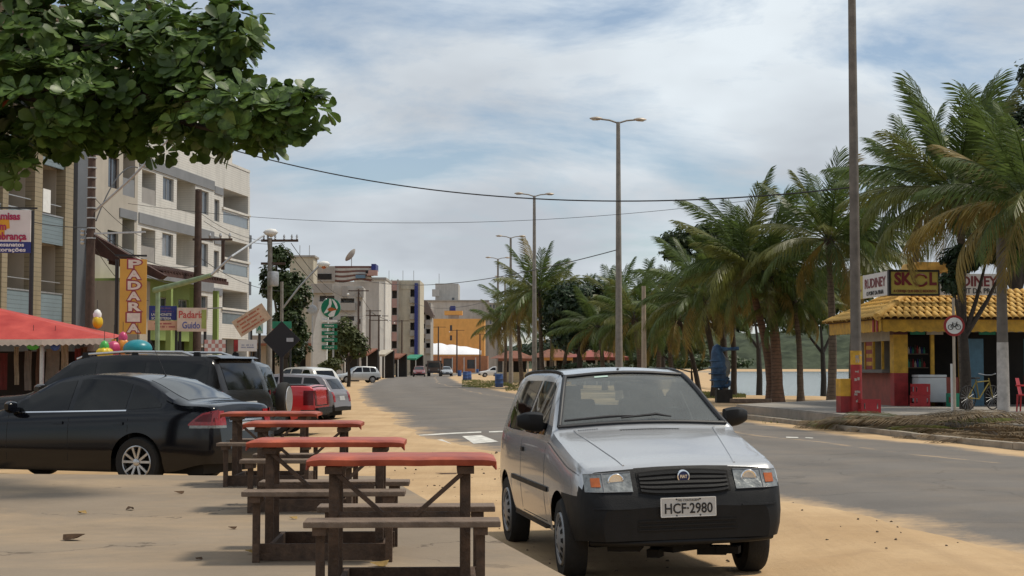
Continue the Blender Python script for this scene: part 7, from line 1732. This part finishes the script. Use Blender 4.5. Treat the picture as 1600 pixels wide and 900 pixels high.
def frond_mesh(name, L_, droop, mtl, seed, hang=.9, nl=42, twist=0):
    random.seed(seed); mb = MB(); P = []; x = z = 0; n = 16
    for i in range(n + 1):
        f = i / n; th = -droop * f ** 1.5; P.append(Vector((x, 0, z))); x += cos(th) * L_ / n; z += sin(th) * L_ / n
    def at_(f):
        q = f * n; i = min(n - 1, int(q)); return P[i].lerp(P[i + 1], q - i), (P[i + 1] - P[i]).normalized()
    mb.tube(P, [.030 * (1 - .85 * i / n) * L_ / 3 for i in range(n + 1)], 4)
    for i in range(nl):
        f = .16 + .83 * i / (nl - 1); c, t_ = at_(f); up = Vector((0, 1, 0)).cross(t_) * -1
        ll = L_ * (.29 * sin(pi * (.16 + .74 * (f - .16) / .83)) ** .8 + .02)
        for sg in (1, -1):
            l2 = ll * rnd(.85, 1.12); sw = rnd(.55, .8) + .35 * f; dn = hang * rnd(.35, .75) + twist * sg
            d1 = (Vector((0, sg, 0)) * cos(sw) + t_ * sin(sw)); d1 = (d1 * cos(dn) - Vector((0, 0, 1)) * sin(dn)).normalized()
            d2 = (d1 * .75 + Vector((0, 0, -1)) * (.25 + .45 * hang) + Vector((-.10, 0, 0))).normalized()
            w = t_ * .019 * L_ / 3 * 1.2; a = c; b = c + d1 * l2 * .55; e = b + d2 * l2 * .45
            mb.add([a - w * .7, a + w * .7, b + w, b - w, e], [(0, 1, 2, 3), (3, 2, 4)])
    me = mb.mesh(name); me.materials.append(mtl); return me
FR = {}
for nm, m in (('g', m_pg1), ('o', m_pg2), ('y', m_pg3)):
    FR[nm] = [frond_mesh('frond', 3.2, d, m, i * 7 + ord(nm), hg, 58, tw) for i, (d, hg, tw) in enumerate(((.35, .35, 0), (.8, .8, .1), (1.25, 1.0, -.1), (1.65, 1.15, 0), (2.0, 1.3, .15)))]
GP = 'coconut palms along the beach'
def palm(base, crown, Rf, label, n=22, tr=.16, tm=None, seed=1, dry=.15, spear=False, wind=.25, flat=1.0, second=None):
    random.seed(seed); n = int(n * 1.35); dry *= .55; bx, by, bz = base; cx0, cy0, cz0 = crown
    t = thing('palm_tree', label, 'palm tree', base, 0, GP); c = Vector((cx0 - bx, cy0 - by, cz0 - bz)); h = c.z
    mb = MB(); pts = []; rad = []
    for i in range(15):
        f = i / 14; b_ = f * f * (1.6 - .6 * f); pts.append((c.x * b_ + .05 * sin(f * 5 + seed), c.y * b_, h * f)); rad.append(tr * (1.35 - .35 * min(1, f / .10)) * (1 - .38 * f) * (1 + .05 * (i % 2)))
    mb.tube(pts, rad, 10); mb.build('trunk', tm or m_trunk, t, smooth=60)
    cr = MB(); cr.lathe([(.001, -.35), (tr * 1.1, -.25), (tr * 1.3, .0), (tr * .9, .25), (.001, .5)], c, n=10); cr.build('crown_heart', m_bark, t, smooth=60)
    k = Rf / 3.2
    for i in range(n):
        f = (i + .5) / n; az = i * 2.39996 + rnd(-.25, .25); el = R(84) - R(112) * f ** .85 + rnd(-.12, .12)
        isdry = f > 1 - dry or random.random() < dry * .3
        kind = 'y' if isdry else ('o' if random.random() < .15 + .4 * f else 'g'); vi = min(4, max(0, int(f * 3.6 + rnd(-.6, .9))))
        if el > R(60): vi = min(vi, 1)
        o = bpy.data.objects.new('frond', FR[kind][vi]); COL.objects.link(o); o.parent = t; o.location = c + Vector((cos(az), sin(az), 0)) * tr * .5
        sc = k * rnd(.82, 1.12) * (1.0 if el > 0 else .9)
        az2 = az + wind * sin(az - pi)      # sea wind bends everything a little to the left
        o.rotation_euler = (rnd(-.25, .25), -el * flat, az2); o.scale = (sc, sc, sc)
    if spear:
        for q in range(3):
            o = bpy.data.objects.new('frond', FR['g'][0]); COL.objects.link(o); o.parent = t; o.location = c; o.rotation_euler = (0, -R(82 - q * 9), q * 2.3); o.scale = (k * .95,) * 3
    return t
def gpt(px, Y): x = XA(px, Y); return (x, Y, ground_z(x, Y) - .03)
palm(gpt(1508, 43)[:2] + (.2,), A(1497, 300, 43), 3.3, 'tallest coconut palm standing over the kiosk roof', 30, .15, m_trunk, 3, .25, True, second=None)
palm((XA(1640, 36), 36, .2), A(1612, 318, 36), 3.0, 'coconut palm cut by the right picture edge with low yellowing fronds', 26, .15, m_trunk, 8, .35)
palm(gpt(1299, 58), A(1296, 375, 58), 3.3, 'palm with a straight dark trunk left of the painted lamp column', 28, .17, m_trunk, 12, .12)
palm(gpt(1216, 62), A(1196, 432, 62), 3.4, 'palm with the thick reddish trunk, right stem of a pair by the water', 24, .24, m_trunk2, 17, .1)
palm((XA(1203, 62.6), 62.6, -.05), A(1166, 405, 62.6), 3.3, 'palm with a reddish trunk, left stem of the thick pair', 22, .19, m_trunk2, 19, .12)
palm(gpt(1252, 62), A(1240, 478, 62), 2.3, 'small young palm with a slim leaning trunk by the water', 20, .14, m_trunk, 23, .08)
palm(gpt(1332, 66), A(1335, 405, 66), 3.0, 'palm behind the lamp column near the kiosk', 22, .15, m_trunk, 29, .1)
palm(gpt(1116, 72), A(1098, 468, 72), 3.3, 'palm with a dark leaning trunk beside the blue sculpture', 26, .17, m_bark, 31, .22)
palm(gpt(1146, 74), A(1140, 455, 74), 3.0, 'palm with a straight dark trunk right of the blue sculpture', 24, .15, m_bark, 37, .18)
palm(gpt(1092, 80), A(1060, 500, 80), 2.8, 'shorter palm left of the sculpture with drooping fronds', 22, .14, m_bark, 41, .2)
palm(gpt(1000, 88), A(992, 500, 88), 3.3, 'dense low palm behind the pale cement post', 26, .18, m_trunk, 43, .12)
palm(gpt(945, 94), A(935, 512, 94), 3.0, 'palm left of the tallest lamp with fronds down to the kiosk roof', 24, .17, m_trunk, 47, .15)
palm(gpt(848, 104), A(842, 458, 104), 3.5, 'high palm beside the second lamp with pale hanging fronds', 26, .18, m_trunk, 53, .3)
palm(gpt(815, 116), A(808, 488, 116), 3.3, 'palm with dry hanging fronds left of the second lamp', 24, .18, m_trunk, 59, .35)
palm(gpt(790, 135), A(789, 510, 135), 3.2, 'leftmost coconut palm of the beach row by the far kiosk', 22, .17, m_trunk, 61, .35)
palm(gpt(880, 112), A(888, 515, 112), 2.9, 'palm before the dark round tree in the far row', 20, .17, m_trunk, 67, .2)
palm(gpt(1050, 100), A(1045, 520, 100), 2.8, 'far palm between the pale post and the sculpture', 20, .16, m_trunk, 71, .15)
palm(gpt(968, 100), A(965, 478, 100), 3.3, 'palm directly behind the tallest lamp in the far row', 24, .17, m_trunk, 73, .2)
palm(gpt(1030, 92), A(1030, 492, 92), 3.2, 'palm right of the pale cement post in the far row', 24, .17, m_trunk, 79, .2)
palm(gpt(905, 104), A(910, 500, 104), 3.0, 'palm in front of the dark round far tree', 22, .16, m_trunk, 83, .2)
palm(gpt(1425, 52), A(1435, 300, 52), 3.0, 'palm behind the kiosk left of the tallest palm', 18, .15, m_trunk, 97, .1)
palm(gpt(860, 120), A(866, 475, 120), 3.2, 'palm between the second lamp and the dark round tree', 22, .16, m_trunk, 101, .2)
# leaf-cloud trees
def crown_leaves(mb, blobs, n, ls, seed, up=.4, dens_out=.6):
    random.seed(seed); wt = [b[3] * b[4] * b[5] for b in blobs]; tot = sum(wt)
    for b_, w in zip(blobs, wt):
        cx1, cy1, cz1, rx, ry, rz = b_
        for i in range(int(n * w / tot)):
            while True:
                d = Vector((rnd(-1, 1), rnd(-1, 1), rnd(-1, 1)))
                if .01 < d.length <= 1: break
            r = d.length; d.normalize(); r = r ** dens_out; nn = .72 + .42 * noise.noise((d.x * 2.3 + cx1, d.y * 2.3 + cy1, d.z * 2.3 + cz1)) + .18 * noise.noise((d.x * 7 + cx1, d.y * 7, d.z * 7))
            c = Vector((cx1 + d.x * rx * r * nn * 1.2, cy1 + d.y * ry * r * nn * 1.2, cz1 + d.z * rz * r * nn * 1.2))
            nrm = (d + Vector((rnd(-.8, .8), rnd(-.8, .8), rnd(-.3, .8) + up))).normalized(); u = nrm.cross(Vector((rnd(-1, 1), rnd(-1, 1), rnd(-1, 1)))).normalized(); v = nrm.cross(u); s1, s2 = ls * rnd(.7, 1.3), ls * rnd(.4, .7)
            mb.add([c - u * s1 * .5, c + v * s2 * .5 + nrm * s1 * .08, c + u * s1 * .5, c - v * s2 * .5 + nrm * s1 * .08], [(0, 1, 2, 3)])
m_lf1 = mat('broad leaf green', (.030, .052, .016), .45, 0, .45, 1.2, kind='leaf', trans=.25, col2=(.058, .088, .026))
m_lf2 = mat('dark leaf green', (.016, .032, .013), .45, 0, .4, 1.2, kind='leaf', trans=.2, col2=(.030, .055, .020))
m_lf3 = mat('olive leaf', (.05, .065, .02), .5, 0, .4, 1.2, kind='leaf', trans=.25, col2=(.085, .10, .03))
def tree(label, px, Y, blobs_px, n, ls, m, seed, tr=.2, fork=None, z0=None, group='broad-leaved trees', dens=.6, name='broadleaf_tree'):
    """blobs_px: (px, py, rx_px, rz_px, dy)"""
    x = XA(px, Y); zb = ground_z(x, Y) - .05 if z0 is None else z0
    t = thing(name, label, 'tree', (x, Y, zb), 0, group); blobs = []
    for bpx, bpy_, rx, rz, dy in blobs_px:
        c = A(bpx, bpy_, Y + dy); s_ = (Y + dy) / F; blobs.append((c.x - x, dy, c.z - zb, rx * s_, rx * s_ * .8, rz * s_))
    mb = MB(); crown_leaves(mb, blobs, n, ls, seed, dens_out=dens); o = mb.build('crown', m, t); tag(o, kind='stuff')
    zt = min(b[2] for b in blobs)
    fk = Vector((0, 0, max(.8, zt * .6))) if fork is None else Vector(fork)
    mb = MB(); mb.tube([(0, 0, 0), fk * .5 + Vector((.05, 0, 0)), fk], [tr * 1.2, tr, tr * .8], 8); mb.build('trunk', m_bark, t, smooth=60)
    for b_ in blobs:
        mb = MB(); e = Vector(b_[:3]); mid = fk.lerp(e, .5) + Vector((0, 0, -.1 * e.z * .3)); mb.tube([fk, mid, e, e + Vector((0, 0, b_[5] * .6))], [tr * .6, tr * .4, tr * .2, .02], 6); mb.build('limb', m_bark, t, smooth=60)
    return t
tree('dark round tree in the far row between the two tall lamps', 905, 100, [(905, 478, 55, 42, 0), (870, 495, 30, 35, 2), (945, 472, 38, 36, 2), (900, 520, 45, 30, 1), (960, 500, 30, 30, 3)], 12000, .34, m_lf2, 5)
tree('spreading tree with open branches left of the tall palms', 1130, 76, [(1085, 372, 42, 22, 0), (1060, 395, 30, 16, 0), (1125, 400, 40, 34, 1), (1105, 440, 42, 30, 1), (1150, 370, 36, 26, 2), (1085, 470, 34, 22, 0), (1165, 450, 40, 40, 3), (1048, 372, 22, 12, 0), (1110, 358, 30, 12, 0)], 10500, .25, m_lf1, 11, .2)
tree('low broad tree between the far palms', 1050, 108, [(1048, 520, 40, 22, 0), (1020, 540, 36, 18, 2), (1080, 535, 36, 20, 2)], 4000, .3, m_lf1, 13, .15)
tree('tall broad tree behind the kiosk reaching the right edge', 1590, 50, [(1590, 215, 46, 60, 0), (1545, 260, 62, 50, 1), (1610, 120, 26, 40, 0), (1560, 180, 50, 26, 2), (1640, 280, 70, 70, 1), (1590, 330, 80, 50, 2), (1525, 345, 48, 40, 3)], 11000, .25, m_lf2, 17, .25)
tree('dark tree whose leaves hang over the kiosk signs', 1506, 42.5, [(1488, 442, 20, 22, 0), (1502, 405, 34, 24, .5), (1545, 392, 34, 22, .5), (1578, 398, 26, 20, .5)], 3800, .17, m_lf2, 19, .14)
tree('green tree behind the power pole right of the white flats', 445, 72, [(448, 450, 30, 34, 0), (440, 402, 20, 18, 0), (462, 462, 24, 34, 2), (450, 505, 30, 34, 0), (430, 396, 14, 12, 0), (425, 440, 22, 30, 2), (466, 520, 18, 28, 0)], 8000, .24, m_lf1, 23, .18)
tree('olive bushy tree behind the station totem', 545, 110, [(540, 525, 24, 30, 0), (560, 540, 18, 25, 0), (525, 545, 22, 25, 2)], 3600, .3, m_lf3, 29, .12)
tree('yellow green shrub at the foot of the totem', 515, 86, [(520, 570, 14, 12, 0), (505, 575, 10, 10, 0)], 900, .2, m_lf3, 31, .06, name='shrub')
tree('dark shrubs beside the bakery forecourt', 470, 78, [(460, 545, 22, 24, 0), (448, 558, 18, 18, 0)], 2600, .22, m_lf2, 37, .1, name='shrub')
tree('distant green mass behind the far kiosks', 960, 150, [(900, 545, 80, 22, 0), (1000, 545, 70, 22, 0), (840, 550, 50, 18, 0)], 5000, .45, m_lf2, 41, .2)
tree('low scrub along the lagoon behind the sculpture', 1080, 130, [(1080, 562, 60, 14, 0), (1010, 560, 50, 14, 4), (1140, 566, 40, 10, 6)], 3500, .4, m_lf1, 43, .1, name='shrub')
tree('round broad tree behind the thick palm pair', 1185, 96, [(1175, 455, 50, 38, 0), (1215, 480, 46, 34, 2), (1150, 490, 44, 30, 2)], 6500, .3, m_lf2, 47, .18)
tree('broad tree behind the palms left of the lamp column', 1285, 98, [(1280, 470, 48, 34, 0), (1325, 455, 42, 36, 2), (1250, 500, 40, 24, 2)], 6000, .3, m_lf1, 53, .18)
tree('broad tree filling the far row right of the pale post', 1035, 118, [(1030, 498, 46, 34, 0), (990, 512, 44, 30, 2), (1070, 505, 36, 30, 2)], 6500, .34, m_lf2, 59, .18)
tree('low dark bush in front of the far kiosks', 905, 112, [(905, 577, 34, 13, 0), (950, 576, 30, 12, 2), (860, 580, 18, 10, 0)], 2600, .22, m_lf2, 61, .06, name='shrub')
# ---- the sea almond overhead: big obovate leaves in rosettes
m_alm = mat('sea almond leaf', (.038, .078, .016), .42, 0, .4, 2.5, kind='leaf', trans=.28, col2=(.090, .150, .030), spec=.4)
m_alm2 = mat('sea almond leaf young', (.11, .18, .036), .42, 0, .3, 2.5, kind='leaf', trans=.3, col2=(.15, .22, .048), spec=.4)
m_almr = mat('sea almond leaf red', (.35, .06, .02), .45, 0, .2, 3, kind='leaf', trans=.2)
random.seed(21); YT_ = 16.0; tb = Vector((XA(-260, YT_ + .5), YT_ + .5, -.1))
alm = thing('sea_almond_tree', 'sea almond tree with big glossy leaves reaching in from the upper left', 'tree', tb, 0)
def apx(px, py, dy): v = A(px, py, YT_ + dy); return v - tb
# outline: blobs in picture columns/rows with depth
AB = [(60, 150, 130, 85, 0), (180, 110, 130, 95, .4), (290, 90, 105, 75, .2), (350, 170, 110, 62, -.2), (440, 175, 70, 40, -.4), (360, 50, 50, 42, 0), (250, 190, 120, 55, .8), (100, 200, 130, 40, .6), (10, 60, 120, 80, .3), (160, 20, 130, 50, 1.0), (480, 165, 38, 22, -.5), (-120, 120, 150, 110, .5), (395, 215, 50, 30, .2), (20, 260, 20, 26, -.3), (-60, 230, 90, 50, .5), (60, 232, 60, 16, .9), (-20, -60, 160, 70, .5), (-260, 40, 160, 120, .5)]
ros = []
for bi, (px, py, rx, rz, dy) in enumerate(AB):
    cnt = int(rx * rz / 82) + 5
    for i in range(cnt):
        while True:
            d = Vector((rnd(-1, 1), rnd(-1, 1), rnd(-1, 1)))
            if .2 < d.length <= 1: break
        r = d.length; d.normalize(); r = r ** .45
        c = apx(px + d.x * rx * r, py - d.z * rz * r, dy + d.y * rx * r / F * YT_ * 1.15); ros.append((c, d))
leaves = []
for c, d in ros:
    ax_d = (d * .7 + Vector((0, -.15, .75)) + Vector((rnd(-.35, .35), rnd(-.35, .35), rnd(-.2, .2)))).normalized()
    u = ax_d.cross(Vector((.3, .8, .1))).normalized(); v = ax_d.cross(u); nl = random.randint(6, 9); ph = rnd(0, 6)
    for j in range(nl):
        a = ph + j * 2.39996; op = rnd(.75, 1.35); out = (u * cos(a) + v * sin(a)); dirv = (ax_d * cos(op) + out * sin(op) + Vector((0, 0, -.22))).normalized()
        nrm = (ax_d * sin(op) - out * cos(op)); nrm = (nrm - dirv * nrm.dot(dirv)).normalized(); side = nrm.cross(dirv)
        Ln = rnd(.13, .215) * (1 - .25 * (j / nl)); m3 = Matrix((dirv, side, nrm)).transposed(); yg = random.random() < .20 and j < 4
        leaves.append((c + dirv * .03, m3, Ln, 1 if yg else 0))
lfm = []
for m in (m_alm, m_alm2, m_almr):
    V, Fc = leaf_pts(1.0, .66, .18, curl=-.10); q = MB(); q.add(V, Fc); me = q.mesh('leaf'); me.materials.append(m); me.polygons.foreach_set('use_smooth', [True] * len(me.polygons)); lfm.append(me)
# nearest leaves in view become parts of their own, the rest one foliage mesh
def score(l):
    p = l[0] + tb; d = p - Vector((0, 0, CH)); px = 800 + F * d.x / d.y; py = HZ - F * d.z / d.y
    return (1e3 if -20 < px < 560 and -20 < py < 300 else 0) - d.y
order = sorted(range(len(leaves)), key=lambda i: -score(leaves[i])); top_l = set(order[:300])
rest = (MB(), MB()); Vb, Fb = leaf_pts(1.0, .66, .18, curl=-.10)
for i, (c, m3, Ln, yg) in enumerate(leaves):
    if i in top_l:
        o = bpy.data.objects.new('leaf', lfm[2] if i == order[150] else lfm[yg]); COL.objects.link(o); o.parent = alm; mm = m3.to_4x4() @ Matrix.Scale(Ln, 4); mm.translation = c; o.matrix_local = mm
    else: rest[yg].add([c + m3 @ (Vector(p) * Ln) for p in Vb], Fb)
rr0 = MB(); rr0.add(rest[0].v, rest[0].f); rr0.cur = 1; rr0.add(rest[1].v, rest[1].f)
o = rr0.build('foliage', [m_alm, m_alm2], alm, smooth=180); tag(o, kind='stuff')
mb = MB(); mb.tube([(0, 0, 0), (.15, 0, 2), (.4, -.1, 4.2), (.9, -.2, 5.4)], [.26, .22, .17, .10], 10); mb.build('trunk', m_bark, alm, smooth=60)
for px, py, dy in ((60, 210, .2), (240, 200, .2), (380, 215, 0), (470, 185, -.4), (200, 120, .5), (340, 70, .1), (20, 255, -.2)):
    e = apx(px, py, dy); s0 = Vector((.5, -.1, 4.4)); mb = MB(); mb.tube([s0, s0.lerp(e, .4) + Vector((0, 0, .25)), s0.lerp(e, .75) + Vector((0, 0, .15)), e], [.10, .07, .045, .015], 6); mb.build('limb', m_bark, alm, smooth=60)
# ------------------------------------------------------------------ cut palm fronds heaped along the kerb
m_fd = mat('withered frond', (.10, .072, .040), .8, 0, .4, 2, kind='leaf', trans=.12, col2=(.17, .12, .066)); FD = [frond_mesh('frond', 2.6, .15, m_fd, 90 + i, .25, 40) for i in range(2)] + [frond_mesh('frond', 2.6, .2, m_pg2, 95, .25, 40)]
HPN = 80
hp = thing('frond_heap', 'long heap of cut withered palm fronds lying along the far kerb', 'frond heap', (XA(1430, 33), 33.0, 0), 0); random.seed(14)
for i in range(HPN):
    px = rnd(1345, 1590); Y = interp([(1290, 37), (1400, 34.5), (1600, 28.5)])(px) + rnd(-.5, .7); p = Vector((XA(px, Y), Y, 0.06 + rnd(0, .34) * sin(pi * max(0, min(1, (px - 1330) / 270))))) - hp.location
    o = bpy.data.objects.new('frond', FD[2] if i % 9 == 0 else FD[i % 2]); COL.objects.link(o); o.parent = hp; o.location = p; o.rotation_euler = (rnd(-.5, .5), rnd(-.16, .02), R(-40) + rnd(-.5, .5) + (pi if random.random() < .45 else 0)); sc = rnd(.45, .8); o.scale = (sc, sc, sc * .8)
# ------------------------------------------------------------------ grass tufts on the verge
m_gr = mat('verge grass', (.09, .12, .03), .7, 0, .35, 2, kind='leaf', trans=.2, col2=(.15, .16, .05))
mb = MB(); random.seed(33)
def grass_patch(px0, px1, py0, py1, n, h):
    for i in range(n):
        p = G(rnd(px0, px1), rnd(py0, py1)); z = ground_z(p.x, p.y) - .01
        if noise.noise((p.x * .6, p.y * .25, 3)) < -.12: continue
        a = rnd(0, 6.28); w = rnd(.01, .03); hh = h * rnd(.5, 1.2); dx, dy = cos(a) * w, sin(a) * w; ln = rnd(-.5, .5) * hh
        mb.add([(p.x - dx, p.y - dy, z), (p.x + dx, p.y + dy, z), (p.x + ln, p.y + ln * .5, z + hh)], [(0, 1, 2)])
grass_patch(722, 800, 594, 606, 7000, .14); grass_patch(790, 860, 598, 612, 3000, .14); grass_patch(1085, 1165, 612, 622, 6000, .12); grass_patch(1190, 1320, 648, 662, 260, .08)
tag(mb.build('grass', m_gr), 'patchy green grass on the sandy verge', 'grass', kind='stuff')
